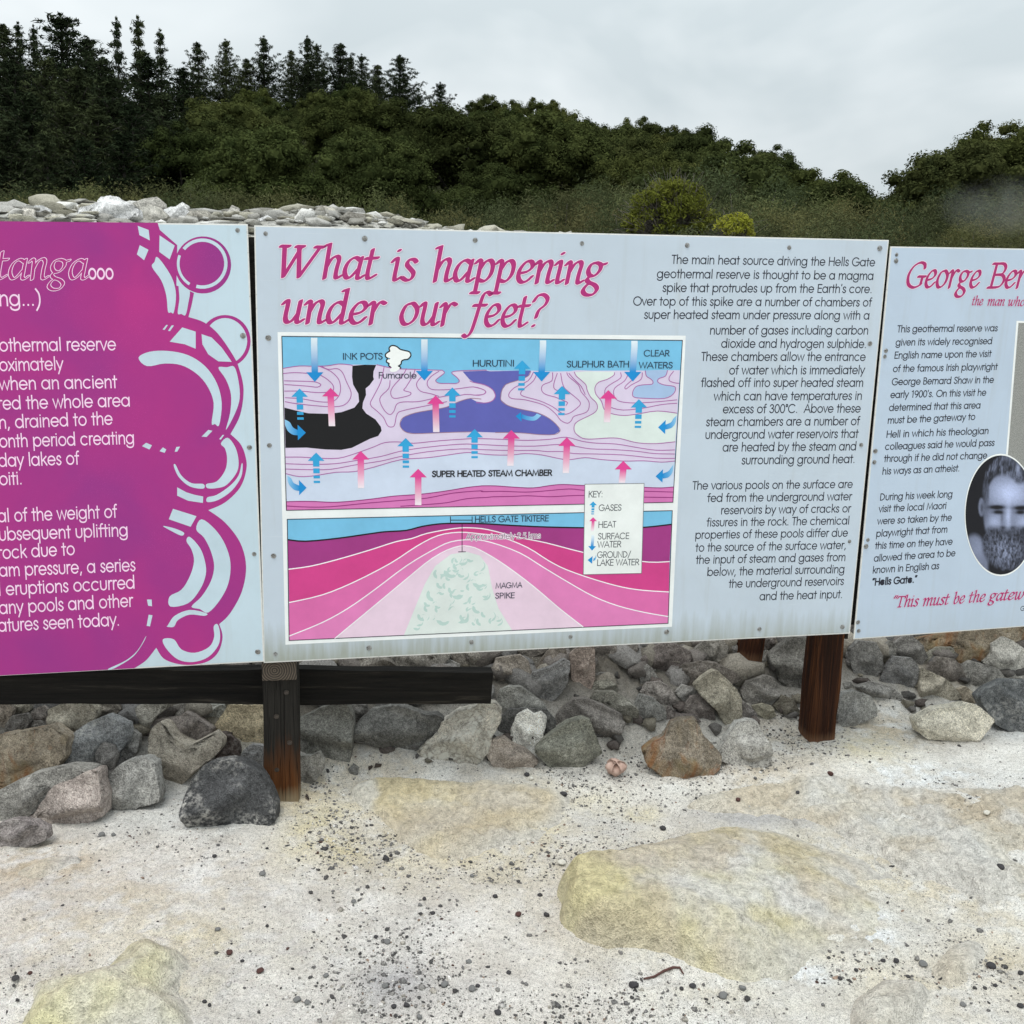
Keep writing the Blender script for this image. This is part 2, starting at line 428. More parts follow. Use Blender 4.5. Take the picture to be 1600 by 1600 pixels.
# ================================================================ lettering: monoline letters and broad-nib italic letters
def AR(cx, cy, rx, ry, a0, a1, n=14):
    n = max(3, int(abs(a1 - a0) / 360 * 18) + 1)
    return [(cx + rx * math.cos(R(a0 + (a1 - a0) * k / n)), cy + ry * math.sin(R(a0 + (a1 - a0) * k / n))) for k in range(n + 1)]
def CV(*p): return [tuple(q) for q in crom(p, 3, False)]
EL = lambda cx: AR(cx, .275, .25, .25, 0, 360)
ARCH = lambda x0, x1: CV((x0, .26), (x0 + .04, .42), ((x0 + x1) / 2 + .02, .525), (x1 - .03, .45), (x1, .32)) + [(x1, .02)]
SANS = {
 ' ': (.30, []),
 'a': (.67, [EL(.30), [(.56,.53),(.56,.02)]]), 'b': (.67, [[(.09,.77),(.09,.02)], EL(.35)]),
 'c': (.61, [AR(.32,.275,.26,.25,48,312)]), 'd': (.67, [EL(.30), [(.56,.77),(.56,.02)]]),
 'e': (.63, [[(.06,.275),(.56,.275)] + AR(.31,.275,.25,.25,0,322)]), 'f': (.34, [CV((.31,.75),(.23,.755),(.17,.68),(.16,.55)) + [(.16,.02)], [(.03,.50),(.30,.50)]]),
 'g': (.67, [EL(.30), [(.56,.53),(.56,.02)] + CV((.56,-.02),(.50,-.15),(.31,-.2),(.13,-.15),(.07,-.06))]),
 'h': (.57, [[(.09,.77),(.09,.02)], ARCH(.09,.47)]), 'i': (.21, [[(.1,.53),(.1,.02)], [(.1,.68),(.1,.70)]]),
 'j': (.21, [[(.1,.53),(.1,-.1),(.03,-.19)], [(.1,.68),(.1,.70)]]), 'k': (.49, [[(.09,.77),(.09,.02)], [(.42,.52),(.11,.25)], [(.2,.33),(.45,.02)]]),
 'l': (.21, [[(.1,.77),(.1,.02)]]), 'm': (.86, [[(.09,.53),(.09,.02)], ARCH(.09,.43), ARCH(.43,.77)]),
 'n': (.57, [[(.09,.53),(.09,.02)], ARCH(.09,.47)]), 'o': (.64, [EL(.32)]),
 'p': (.67, [[(.09,.53),(.09,-.21)], EL(.35)]), 'q': (.67, [EL(.30), [(.56,.53),(.56,-.21)]]),
 'r': (.33, [[(.09,.53),(.09,.02)], CV((.09,.28),(.13,.44),(.22,.525),(.31,.51))]),
 's': (.41, [CV((.34,.43),(.27,.52),(.15,.515),(.08,.42),(.13,.32),(.26,.25),(.35,.16),(.29,.05),(.17,.02),(.05,.12))]),
 't': (.33, [[(.16,.70),(.16,.02)], [(.03,.50),(.30,.50)]]), 'u': (.56, [[(.08,.53)] + CV((.08,.24),(.12,.09),(.28,.02),(.43,.09),(.47,.24)) + [(.47,.53)]]),
 'v': (.48, [[(.03,.53),(.24,.02),(.45,.53)]]), 'w': (.74, [[(.03,.53),(.2,.02),(.37,.52),(.54,.02),(.71,.53)]]),
 'x': (.47, [[(.04,.53),(.43,.02)], [(.43,.53),(.04,.02)]]), 'y': (.50, [[(.03,.53),(.26,.03)], [(.47,.53),(.14,-.21)]]),
 'z': (.45, [[(.05,.52),(.40,.52),(.04,.03),(.42,.03)]]),
 'A': (.70, [[(.03,.02),(.35,.73),(.67,.02)], [(.14,.26),(.56,.26)]]), 'B': (.55, [[(.09,.02),(.09,.73)] + CV((.09,.73),(.34,.72),(.42,.56),(.33,.41),(.09,.40)), CV((.09,.40),(.38,.38),(.48,.21),(.38,.04),(.09,.03))]),
 'C': (.80, [AR(.42,.375,.37,.36,42,318)]), 'D': (.72, [[(.09,.03),(.09,.72)] + CV((.09,.72),(.40,.68),(.63,.375),(.40,.07),(.09,.03))]),
 'E': (.52, [[(.46,.72),(.09,.72),(.09,.03),(.46,.03)], [(.09,.40),(.44,.40)]]), 'F': (.48, [[(.44,.72),(.09,.72),(.09,.02)], [(.09,.40),(.42,.40)]]),
 'G': (.84, [AR(.42,.375,.37,.36,42,350) , [(.79,.35),(.46,.35)]]), 'H': (.68, [[(.09,.74),(.09,.02)], [(.59,.74),(.59,.02)], [(.09,.40),(.59,.40)]]),
 'I': (.22, [[(.11,.74),(.11,.02)]]), 'J': (.48, [[(.38,.74),(.38,.2)] + CV((.38,.2),(.32,.06),(.2,.02),(.06,.1))]), 'K': (.58, [[(.09,.74),(.09,.02)], [(.52,.74),(.1,.36)], [(.22,.46),(.55,.02)]]),
 'L': (.46, [[(.09,.74),(.09,.03),(.42,.03)]]), 'M': (.90, [[(.08,.02),(.17,.73),(.45,.1),(.73,.73),(.82,.02)]]), 'N': (.74, [[(.09,.02),(.09,.73),(.64,.03),(.64,.74)]]),
 'O': (.86, [AR(.43,.375,.38,.36,0,360)]), 'P': (.56, [[(.09,.02),(.09,.72)] + CV((.09,.72),(.38,.71),(.48,.54),(.38,.37),(.09,.36))]),
 'R': (.58, [[(.09,.02),(.09,.72)] + CV((.09,.72),(.38,.71),(.48,.54),(.38,.37),(.09,.36)), [(.27,.36),(.53,.02)]]),
 'S': (.52, [CV((.44,.60),(.35,.72),(.18,.71),(.09,.57),(.18,.44),(.34,.36),(.45,.22),(.36,.06),(.18,.03),(.06,.17))]),
 'T': (.46, [[(.03,.72),(.43,.72)], [(.23,.72),(.23,.02)]]), 'U': (.66, [[(.09,.74)] + CV((.09,.30),(.15,.10),(.33,.02),(.51,.10),(.57,.30)) + [(.57,.74)]]),
 'V': (.66, [[(.03,.73),(.33,.02),(.63,.73)]]), 'W': (.90, [[(.03,.73),(.24,.03),(.45,.71),(.66,.03),(.87,.73)]]), 'X': (.6, [[(.04,.73),(.56,.02)], [(.56,.73),(.04,.02)]]),
 'Y': (.58, [[(.03,.73),(.29,.36),(.55,.73)], [(.29,.36),(.29,.02)]]),
 '0': (.56, [AR(.28,.375,.22,.36,0,360)]), '1': (.42, [[(.12,.66),(.26,.73),(.26,.02)]]), '2': (.54, [CV((.07,.56),(.16,.70),(.32,.72),(.45,.60),(.40,.42)) + [(.06,.03),(.48,.03)]]),
 '3': (.52, [CV((.08,.60),(.20,.72),(.36,.68),(.40,.52),(.24,.40)), CV((.24,.40),(.40,.35),(.46,.20),(.34,.05),(.18,.03),(.06,.15))]),
 '5': (.52, [[(.42,.72),(.16,.72),(.11,.42)] + CV((.11,.42),(.28,.48),(.43,.38),(.44,.18),(.28,.03),(.07,.10))]),
 '9': (.56, [AR(.28,.51,.21,.21,0,360), CV((.49,.5),(.46,.32),(.36,.12),(.24,.02))]),
 '.': (.26, [[(.12,.03),(.12,.05)]]), ',': (.26, [[(.14,.06),(.08,-.10)]]), "'": (.20, [[(.11,.76),(.09,.62)]]),
 ':': (.26, [[(.12,.03),(.12,.05)], [(.12,.46),(.12,.48)]]), '/': (.44, [[(.03,-.08),(.40,.77)]]), '?': (.5, [CV((.06,.58),(.16,.72),(.34,.70),(.42,.56),(.30,.38),(.23,.2)), [(.23,.03),(.23,.05)]]),
 ')': (.34, [CV((.06,.80),(.22,.58),(.26,.28),(.20,0),(.06,-.22))]), '(': (.34, [CV((.28,.80),(.12,.58),(.08,.28),(.14,0),(.28,-.22))]),
 '\u201c': (.36, [[(.13,.76),(.08,.62)], [(.27,.76),(.22,.62)]]), '\u201d': (.36, [[(.13,.76),(.08,.62)], [(.27,.76),(.22,.62)]]),
 '\u00ba': (.28, [AR(.14,.64,.08,.10,0,360)]), '-': (.34, [[(.05,.28),(.29,.28)]]),
}
_nA = CV((.10,.24),(.18,.42),(.30,.50),(.36,.43),(.345,.30)) + CV((.335,.22),(.33,.06),(.37,.01),(.45,.06))
ITAL = {
 ' ': (.24, []),
 'n': (.47, [CV((.00,.42),(.06,.49),(.10,.45)) + [(.09,.0)], _nA]),
 'h': (.48, [[(.03,.73),(.11,.76),(.09,.0)], _nA]),
 'm': (.72, [CV((.00,.42),(.06,.49),(.10,.45)) + [(.09,.0)], CV((.10,.24),(.18,.42),(.28,.50),(.33,.43),(.33,.0)), CV((.34,.24),(.42,.42),(.52,.50),(.58,.43),(.56,.1),(.60,.01),(.69,.06))]),
 'u': (.48, [CV((.00,.42),(.06,.49),(.10,.44),(.08,.12),(.14,.01),(.24,.06),(.34,.22)), [(.36,.49),(.34,.22)] + CV((.34,.2),(.33,.05),(.38,.01),(.46,.07))]),
 'r': (.36, [CV((.00,.42),(.06,.49),(.10,.45)) + [(.09,.0)], CV((.10,.26),(.17,.42),(.25,.50),(.34,.46))]),
 'i': (.24, [CV((.00,.42),(.06,.49),(.11,.45),(.09,.08),(.13,.01),(.22,.07)), [(.11,.67),(.12,.67)]]),
 't': (.30, [CV((.12,.66),(.10,.4),(.08,.12),(.12,.01),(.26,.09)), [(.0,.46),(.26,.48)]]),
 'd': (.48, [CV((.35,.42),(.24,.48),(.10,.38),(.04,.18),(.10,.02),(.20,.05),(.33,.22)), [(.30,.73),(.38,.76),(.35,.2)] + CV((.35,.18),(.34,.04),(.39,.01),(.47,.07))]),
 'a': (.48, [CV((.35,.42),(.24,.48),(.10,.38),(.04,.18),(.10,.02),(.20,.05),(.33,.22)), [(.38,.48),(.35,.2)] + CV((.35,.18),(.34,.04),(.39,.01),(.47,.07))]),
 'b': (.46, [[(.03,.73),(.11,.76),(.09,.12)] + CV((.09,.12),(.14,.01),(.27,.04),(.38,.20),(.37,.40),(.28,.48),(.10,.26))]),
 'e': (.42, [CV((.07,.21),(.24,.25),(.35,.36),(.30,.48),(.18,.46),(.07,.30),(.06,.12),(.15,.01),(.27,.04),(.37,.14))]),
 'o': (.47, [CV((.26,.48),(.12,.42),(.05,.20),(.12,.03),(.24,.02),(.37,.14),(.40,.34),(.30,.47),(.24,.48))]),
 's': (.37, [CV((.31,.42),(.24,.48),(.13,.46),(.10,.36),(.20,.26),(.28,.17),(.25,.05),(.14,.01),(.03,.07))]),
 'c': (.40, [CV((.35,.40),(.27,.48),(.14,.42),(.06,.22),(.12,.03),(.24,.02),(.36,.13))]),
 'p': (.48, [CV((.00,.42),(.06,.49),(.11,.45)) + [(.08,-.24)], CV((.10,.26),(.19,.43),(.31,.49),(.39,.38),(.37,.16),(.25,.02),(.12,.05)), [(.0,-.24),(.16,-.24)]]),
 'g': (.47, [CV((.24,.48),(.12,.44),(.07,.30),(.14,.18),(.26,.20),(.35,.32),(.34,.44),(.24,.48)), [(.35,.43),(.46,.46)],
             CV((.15,.19),(.08,.10),(.14,.03),(.28,-.02),(.36,-.12),(.28,-.24),(.12,-.25),(.03,-.16),(.09,-.04),(.18,.02))]),
 'f': (.36, [CV((.44,.70),(.36,.76),(.26,.70),(.21,.5),(.14,.1),(.08,-.14),(-.02,-.24),(-.10,-.20)), [(.06,.46),(.36,.47)]]),
 'w': (.66, [CV((.00,.42),(.06,.49),(.11,.44),(.10,.12),(.15,.01),(.24,.08),(.32,.30)), CV((.34,.48),(.32,.2),(.36,.02),(.46,.06),(.57,.24),(.59,.40),(.56,.49))]),
 'W': (.98, [[(.10,.69),(.16,.02)], [(.16,.02),(.46,.66)], [(.42,.69),(.50,.02)], [(.50,.02),(.88,.68)], [(.02,.69),(.20,.69)], [(.36,.69),(.52,.69)], [(.78,.69),(.96,.69)]]),
 'T': (.60, [[(.30,.67),(.28,.02)], [(.03,.56),(.06,.67),(.58,.67),(.58,.56)], [(.18,.01),(.40,.01)]]),
 'G': (.74, [CV((.64,.54),(.60,.66),(.42,.70),(.20,.58),(.08,.34),(.14,.10),(.34,.0),(.52,.04),(.62,.10)), [(.62,.30),(.60,.08)], [(.46,.31),(.72,.31)]]),
 'B': (.60, [[(.16,.68),(.13,.01)], [(.03,.68),(.18,.68)] + CV((.2,.68),(.42,.68),(.52,.56),(.44,.40),(.20,.37)), CV((.20,.37),(.46,.36),(.56,.22),(.44,.04),(.18,.01)) + [(.02,.01)]]),
 '?': (.40, [CV((.06,.58),(.14,.70),(.28,.73),(.40,.64),(.36,.50),(.22,.38),(.18,.22)), [(.14,.03),(.15,.03)]]),
 '\u201c': (.34, [[(.17,.74),(.10,.58)], [(.31,.74),(.24,.58)]]),
 '.': (.22, [[(.10,.03),(.11,.03)]]),
}
def nib_round(r, n=7): return [(r * math.cos(2*math.pi*k/n), r * math.sin(2*math.pi*k/n)) for k in range(n)]
def nib_flat(a, b, ang, off=0.0, n=10):
    out = []
    for k in range(n):
        t = 2*math.pi*k/n; x = a*math.cos(t); y = b*math.sin(t); c, s = math.cos(R(ang)), math.sin(R(ang))
        ex = math.cos(t + R(ang)) * off; ey = math.sin(t + R(ang)) * off
        out.append((x*c - y*s + ex, x*s + y*c + ey))
    return out
def hull(P):
    P = sorted(set(P))
    if len(P) < 3: return P
    def half(Q):
        h = []
        for p in Q:
            while len(h) > 1 and (h[-1][0]-h[-2][0])*(p[1]-h[-2][1]) - (h[-1][1]-h[-2][1])*(p[0]-h[-2][0]) <= 1e-12: h.pop()
            h.append(p)
        return h
    a = half(P); b = half(P[::-1]); return a[:-1] + b[:-1]
def union(polys):
    """one non-overlapping triangulation of overlapping polygons"""
    V = []; Fc = []
    for p in polys:
        if sum(p[i-1][0]*p[i][1] - p[i][0]*p[i-1][1] for i in range(len(p))) < 0: p = p[::-1]
        Fc.append(list(range(len(V), len(V) + len(p)))); V += [Vector((float(x), float(y))) for x, y in p]
    r = delaunay_2d_cdt(V, [], Fc, 1, 1e-5)
    Fo = []
    for f, src in zip(r[2], r[5]):
        if not src: continue
        a, b, c = (r[0][i] for i in f[:3])
        if abs((b.x-a.x)*(c.y-a.y) - (b.y-a.y)*(c.x-a.x)) > 1e-12: Fo.append(list(f) if (b.x-a.x)*(c.y-a.y) - (b.y-a.y)*(c.x-a.x) > 0 else list(f)[::-1])
    return np.array([(v.x, v.y) for v in r[0]]), Fo
def sweep(strokes, nib, shear=0.0):
    polys = []
    for st in strokes:
        st = [(x + shear * y, y) for x, y in st]
        for a, b in zip(st[:-1], st[1:]):
            h = hull([(round(a[0]+n[0], 6), round(a[1]+n[1], 6)) for n in nib] + [(round(b[0]+n[0], 6), round(b[1]+n[1], 6)) for n in nib])
            if len(h) > 2: polys.append(h)
    return polys
def strip(st, r, cap=0.8):
    """mitred ribbon along a polyline, as quads that share their edges"""
    P = np.array(st, float); keep = [0] + [i for i in range(1, len(P)) if np.hypot(*(P[i] - P[i-1])) > 1e-6]; P = P[keep]
    closed = len(P) > 3 and np.hypot(*(P[0] - P[-1])) < 1e-6
    if closed: P = P[:-1]
    n = len(P); T = []
    for i in range(n):
        if closed: a, b, c = P[i-1], P[i], P[(i+1) % n]
        else: a, b, c = P[max(i-1, 0)], P[i], P[min(i+1, n-1)]
        d1 = (b - a) / max(np.hypot(*(b - a)), 1e-9); d2 = (c - b) / max(np.hypot(*(c - b)), 1e-9)
        if not closed and i == 0: d1 = d2
        if not closed and i == n-1: d2 = d1
        t = d1 + d2; l = np.hypot(*t); t = t / l if l > 0.3 else d1
        k = 1 / max(t @ d1, 0.55); T.append((np.array((-t[1], t[0])) * r * k, d1, d2))
    Q = P.copy()
    if not closed: Q[0] = P[0] - T[0][2] * r * cap; Q[-1] = P[-1] + T[-1][1] * r * cap
    out = []
    for i in range(n if closed else n-1):
        j = (i+1) % n
        q = [Q[i] + T[i][0], Q[j] + T[j][0], Q[j] - T[j][0], Q[i] - T[i][0]]
        out.append([(round(float(x), 6), round(float(y), 6)) for x, y in q][::-1])
    return out
_gc = {}
def glyph(font, ch, style):
    key = (id(font), ch, style)
    if key not in _gc:
        adv, st = font[ch]
        if style[0] == 'round': pl = [q for k in st for q in strip(k, style[1])]
        else: pl = sweep(st, nib_flat(*style[1:]), .15 if font is ITAL else 0)
        _gc[key] = (adv, *(union(pl) if st else (np.zeros((0, 2)), [])))
    return _gc[key]

class Sheet:
    """one printed board: local axes u (right), v (up), w (toward the reader)"""
    def __init__(s, tl, bl, tr, br, H=1.22):
        def edge(top, bot):
            a = ray(*top); b = ray(*bot); ha = math.hypot(a[0], a[1]); hb = math.hypot(b[0], b[1])
            h = H / (a[2]/ha - b[2]/hb)
            m = a[:2]/ha + b[:2]/hb; m /= np.linalg.norm(m); return m * h
        A = edge(tl, bl); B = edge(tr, br)
        s.U = np.append((B - A) / np.linalg.norm(B - A), 0.0); s.V = np.array((0, 0, 1.0)); s.N = np.cross(s.U, s.V)
        s.O = np.append(A, 0.0)
        s.O = s.at(*bl, raw=True)
    def at(s, px, py, raw=False):
        d = ray(px, py); t = ((s.O - EYE) @ s.N) / (d @ s.N); return EYE + t * d
    def uv(s, pts):
        out = []
        for p in pts:
            q = s.at(*p) - s.O; out.append((q @ s.U, q @ s.V))
        return np.array(out)
    def matrix(s):
        m = Matrix.Identity(4)
        for i in range(3):
            m[i][0] = s.U[i]; m[i][1] = s.V[i]; m[i][2] = s.N[i]; m[i][3] = s.O[i]
        return m

class Print:
    """flat coloured shapes on a board; colour lives in the vertex attribute 'ink'"""
    def __init__(s, sheet, w): s.sh = sheet; s.w = w; s.v = []; s.f = []; s.c = []
    def raw(s, UV, Fs, cols):
        b = len(s.v); s.v += [(p[0], p[1], s.w) for p in UV]; s.f += [[i + b for i in f] for f in Fs]; s.c += list(cols); return s
    def poly(s, px, rgb, smooth=0, closed=True):
        if smooth: px = crom(px, smooth)
        uv = s.sh.uv(px); tri = tessellate_polygon([[Vector((a, b, 0)) for a, b in uv]])
        Fs = []
        for t in tri:
            a, b, c = (uv[i] for i in t)
            cr = (b[0]-a[0])*(c[1]-a[1]) - (b[1]-a[1])*(c[0]-a[0])
            Fs.append(list(t) if cr > 0 else [t[0], t[2], t[1]])
        col = tuple(s2l(rgb)); return s.raw(uv, Fs, [col] * len(uv))
    def polys(s, pl, rgb, smooth=0):
        """several, possibly overlapping, polygons as one shape"""
        uvs = [[tuple(q) for q in s.sh.uv(crom(p, smooth) if smooth else p)] for p in pl]
        V, Fs = union(uvs); return s.raw(V, Fs, [tuple(s2l(rgb))] * len(V))
    def strokes(s, lines, wpx, rgb, smooth=4, closed=False):
        pl = []
        for ln in lines:
            p = crom(ln, smooth, closed) if smooth else np.array(ln, float)
            if closed: p = np.vstack([p, p[:1]])
            uv = s.sh.uv(p); hw = wpx * 0.5 * np.linalg.norm(s.sh.at(*p[0]) - EYE) / F
            pl += strip([tuple(q * 10) for q in uv], hw * 10, 0.5)
        V, Fs = union(pl); return s.raw(V / 10, Fs, [tuple(s2l(rgb))] * len(V))
    def grad(s, px, c0, c1, axis='v'):
        """quad strip polygon with colour running along the polygon's first axis; px is a list of (left, right, t)"""
        V = []; C = []; Fs = []
        for i, (l, r, t) in enumerate(px):
            V += [tuple(x) for x in s.sh.uv([l, r])]; c = s2l(c0) * (1 - t) + s2l(c1) * t; C += [tuple(c)] * 2
            if i: Fs.append([2*i-2, 2*i-1, 2*i+1, 2*i])
        for k, f in enumerate(Fs):
            a, b, c = (V[j] for j in f[:3])
            if (b[0]-a[0])*(c[1]-a[1]) - (b[1]-a[1])*(c[0]-a[0]) < 0: Fs[k] = f[::-1]
        return s.raw(V, Fs, C)
    def text(s, txt, p0, p1, cap, rgb, font=None, style=('round', .036), dw=0.0, capu=.74):
        """one line of lettering whose baseline runs from pixel p0 to pixel p1; cap = capital height in pixels"""
        font = font or SANS
        a, b = s.sh.uv([p0, p1]); L = np.linalg.norm(b - a); dx = (b - a) / L
        mid = ((p0[0]+p1[0])/2, (p0[1]+p1[1])/2)
        q = s.sh.uv([mid, (mid[0], mid[1] - cap)]); sy = (q[1][1] - q[0][1]) / capu
        lead = .05 if font is SANS else 0.0
        nat = sum(font[c][0] for c in txt) - lead * 2
        sx = L / nat; x = -lead; up = np.array((0.0, 1.0))
        for ch in txt:
            adv, GV, GF = glyph(font, ch, style)
            if len(GV):
                P = a + np.outer((GV[:, 0] + x) * sx, dx) + np.outer(GV[:, 1] * sy, up)
                b0 = len(s.v); s.v += [(p[0], p[1], s.w + dw) for p in P]; s.f += [[i + b0 for i in f] for f in GF]
                s.c += [tuple(s2l(rgb))] * len(P)
            x += adv
        return s
    def build(s, name, parent, mat):
        me = mesh_np(name, s.v, s.f, False, {'ink': np.array(s.c)})
        return link(name, me, parent, mat)
# ================================================================ the three boards
def Zf(x0, y0, k): return lambda *p: [(x0 + a / k, y0 + b / k) for a, b in p]
z1 = Zf(0, 320, 3.81); z2 = Zf(0, 680, 3.81); z3 = Zf(390, 340, 2.667); z4 = Zf(430, 510, 4.848); z5 = Zf(740, 510, 4.706)
z6 = Zf(420, 740, 2.424); z7 = Zf(960, 370, 3.636); z8 = Zf(1040, 720, 5.0); r1 = Zf(1320, 370, 5.714); r2 = Zf(1320, 690, 5.0)

INK_GAIN = 1.0
def mat_ink(rough=0.42):
    m, nt, b = mat_new('printed_ink')
    a = nt.nodes.new('ShaderNodeAttribute'); a.attribute_name = 'ink'
    co = texco(nt, 'Object')
    fade = ramp(nt, noise(nt, co, 9, 5, 0.65), [(0.3, 0.90), (0.7, 1.04)])
    nt.links.new(mixc(nt, 1.0, a.outputs['Color'], mixc(nt, 1.0, fade, (INK_GAIN,)*3, 'MULTIPLY'), 'MULTIPLY'), b.inputs['Base Color'])
    b.inputs['Roughness'].default_value = rough; b.inputs['Specular IOR Level'].default_value = 0.3
    return m
M_INK = mat_ink()
def mat_sheet(name, base, grime=0.0):
    m, nt, b = mat_new(name)
    co = texco(nt, 'Object'); sx = nt.nodes.new('ShaderNodeSeparateXYZ'); nt.links.new(co, sx.inputs[0])
    c = mixc(nt, ramp(nt, noise(nt, co, 3.5, 5, 0.6), [(0.35, 0.0), (0.7, 1.0)]), base, tuple(np.array(base) * 0.93))
    fleck = ramp(nt, noise(nt, co, 120, 3, 0.6), [(0.22, 1.0), (0.30, 0.0)])
    c = mixc(nt, mth(nt, 'MULTIPLY', fleck, 0.25), c, (0.25, 0.25, 0.23))
    c = mixc(nt, mth(nt, 'MULTIPLY', ramp(nt, noise(nt, mapping(nt, co, (1.0, 0.55, 1)), 5.0, 5, 0.7, 1.0), [(0.50, 0.0), (0.72, 1.0)]), 0.12), c, (0.40, 0.41, 0.40))
    scr = ramp(nt, noise(nt, mapping(nt, co, (6, 160, 1), (0, 0, 0.5)), 1.0, 2, 0.5), [(0.70, 0.0), (0.74, 1.0)])
    c = mixc(nt, mth(nt, 'MULTIPLY', scr, 0.10), c, (0.85, 0.86, 0.86))
    if grime:
        stre = noise(nt, mapping(nt, co, (46, 3.5, 1)), 1.0, 4, 0.6)
        g = mth(nt, 'ADD', sx.outputs[1], mth(nt, 'MULTIPLY', mth(nt, 'SUBTRACT', stre, 0.5), 0.16))
        g = ramp(nt, g, [(0.005, 1.0), (0.055, 0.5), (0.12, 0.0)])
        c = mixc(nt, mth(nt, 'MULTIPLY', g, grime), c, (0.27, 0.28, 0.20))
        tr = noise(nt, mapping(nt, co, (30, 1.6, 1)), 1.0, 3, 0.6)
        c = mixc(nt, mth(nt, 'MULTIPLY', ramp(nt, tr, [(0.56, 0.0), (0.75, 1.0)]), 0.16), c, (0.36, 0.36, 0.31))
    nt.links.new(c, b.inputs['Base Color'])
    b.inputs['Roughness'].default_value = 0.38; b.inputs['Specular IOR Level'].default_value = 0.35
    bump(nt, b, noise(nt, co, 2.2, 2, 0.5), 0.5, 0.012)
    return m
M_SHEET = mat_sheet('pale_blue_grey_sign_sheet', tuple(s2l((196, 208, 220))), 0.75)
M_SHEET_L = mat_sheet('pale_blue_sign_sheet', tuple(s2l((197, 216, 227))), 0.12)
M_SHEET_R = mat_sheet('blue_grey_sign_sheet', tuple(s2l((190, 205, 222))), 0.12)
def mat_edge():
    m, nt, b = mat_new('worn_white_sheet_edge')
    co = texco(nt, 'Object')
    nt.links.new(ramp(nt, noise(nt, co, 60, 5, 0.7), [(0.28, (0.34, 0.33, 0.30)), (0.40, (0.66, 0.66, 0.63)), (0.8, (0.80, 0.80, 0.78))]), b.inputs['Base Color'])
    b.inputs['Roughness'].default_value = 0.5
    return m
M_EDGE = mat_edge()
def mat_magenta():
    m, nt, b = mat_new('magenta_print')
    co = texco(nt, 'Object')
    c = ramp(nt, noise(nt, co, 3.2, 3, 0.5, 0.5), [(0.30, s2l((150, 47, 132))), (0.48, s2l((164, 46, 131))), (0.60, s2l((170, 46, 130))), (0.76, s2l((186, 48, 132)))])
    sp = ramp(nt, noise(nt, co, 420, 2, 0.7), [(0.60, 0.0), (0.72, 1.0)])
    pt = ramp(nt, noise(nt, co, 4.2, 3, 0.6), [(0.44, 0.0), (0.62, 1.0)])
    c = mixc(nt, mth(nt, 'MULTIPLY', mth(nt, 'MULTIPLY', sp, pt), 0.55), c, s2l((225, 90, 175)))
    nt.links.new(c, b.inputs['Base Color'])
    b.inputs['Roughness'].default_value = 0.42; b.inputs['Specular IOR Level'].default_value = 0.3
    return m
M_MAG = mat_magenta()
def mat_screw():
    m, nt, b = mat_new('dull_zinc_screw')
    co = texco(nt, 'Object')
    nt.links.new(ramp(nt, noise(nt, co, 150, 4, 0.7), [(0.35, (0.09, 0.085, 0.08)), (0.6, (0.42, 0.42, 0.41))]), b.inputs['Base Color'])
    b.inputs['Metallic'].default_value = 0.75; b.inputs['Roughness'].default_value = 0.42
    return m
M_SCREW = mat_screw()

SH_L = Sheet((0, 346), (0, 1056), (386, 350), (413, 1035))
SH_C = Sheet((397, 352), (412, 1036), (1389, 375), (1328, 990))
SH_R = Sheet((1392, 385), (1334, 999), (1600, 388.5), (1600, 979))

def board(name, sheet, corners, mat, label, wall=0.004, extend=None):
    """corners in pixels tl tr br bl; the sheet is 4 mm thick with a worn white edge"""
    root = empty(name, (0, 0, 0)); root.matrix_world = sheet.matrix()
    tag(root, label, 'sign')
    uv = [Vector((*p, 0)) for p in sheet.uv(corners)]
    if extend == 'L':
        d = (uv[0] - uv[1]).normalized(); uv[0] = uv[0] + d * 0.85; d = (uv[3] - uv[2]).normalized(); uv[3] = uv[3] + d * 0.85
    if extend == 'R':
        d = (uv[1] - uv[0]).normalized(); uv[1] = uv[1] + d * 0.9; d = (uv[2] - uv[3]).normalized(); uv[2] = uv[2] + d * 0.9
    def ring(inset):
        out = []
        for i in range(4):
            a, b, c = uv[i-1], uv[i], uv[(i+1) % 4]
            d1 = (b - a).normalized(); d2 = (c - b).normalized()
            out.append(b + (d2 - d1) * inset)
        return out
    o = ring(0.0); q = ring(0.0035)
    f = MB(); f.add([(p.x, p.y, 0.0) for p in reversed(q)], [(0, 1, 2, 3)])
    f.build('panel_sheet', mat, root)
    e = MB(); V = [(p.x, p.y, 0.0) for p in q] + [(p.x, p.y, -0.0006) for p in o] + [(p.x, p.y, -wall) for p in o]
    Fs = []
    for i in range(4):
        j = (i+1) % 4; Fs += [(i, 4+i, 4+j, j), (4+i, 8+i, 8+j, 4+j)]
    Fs.append((8, 9, 10, 11)); e.add(V, Fs); e.build('panel_edge', M_EDGE, root)
    return root

def screw_mesh():
    m = MB(); m.cyl((0, 0, 0), (0, 0, 1), 0.0085, 0.0016, 14, 0.0078); m.cyl((0, 0, 0.0016), (0, 0, 1), 0.0052, 0.0030, 6, 0.0048)
    m.cyl((0, 0, 0.0046), (0, 0, 1), 0.0022, 0.0004, 8)
    return mesh_np('screw', m.v, m.f)
SCREW = screw_mesh(); SCREW.materials.append(M_SCREW)
def screws(root, sheet, pts, w=0.0):
    for i, (a, b) in enumerate(pts):
        o = bpy.data.objects.new('screw', SCREW); COL.objects.link(o); o.parent = root
        u, v = sheet.uv([(a, b)])[0]; o.location = (u, v, w); k = 0.72 + 0.3 * ((i * 37) % 10) / 10; o.scale = (k, k, k)
        o.rotation_euler = (0.15 * math.sin(i * 2.1), 0.15 * math.cos(i * 1.7), i * 1.3)

W1, W2, W3, W4, W5, W6, W7, W8 = (0.00016 * k for k in range(1, 9))

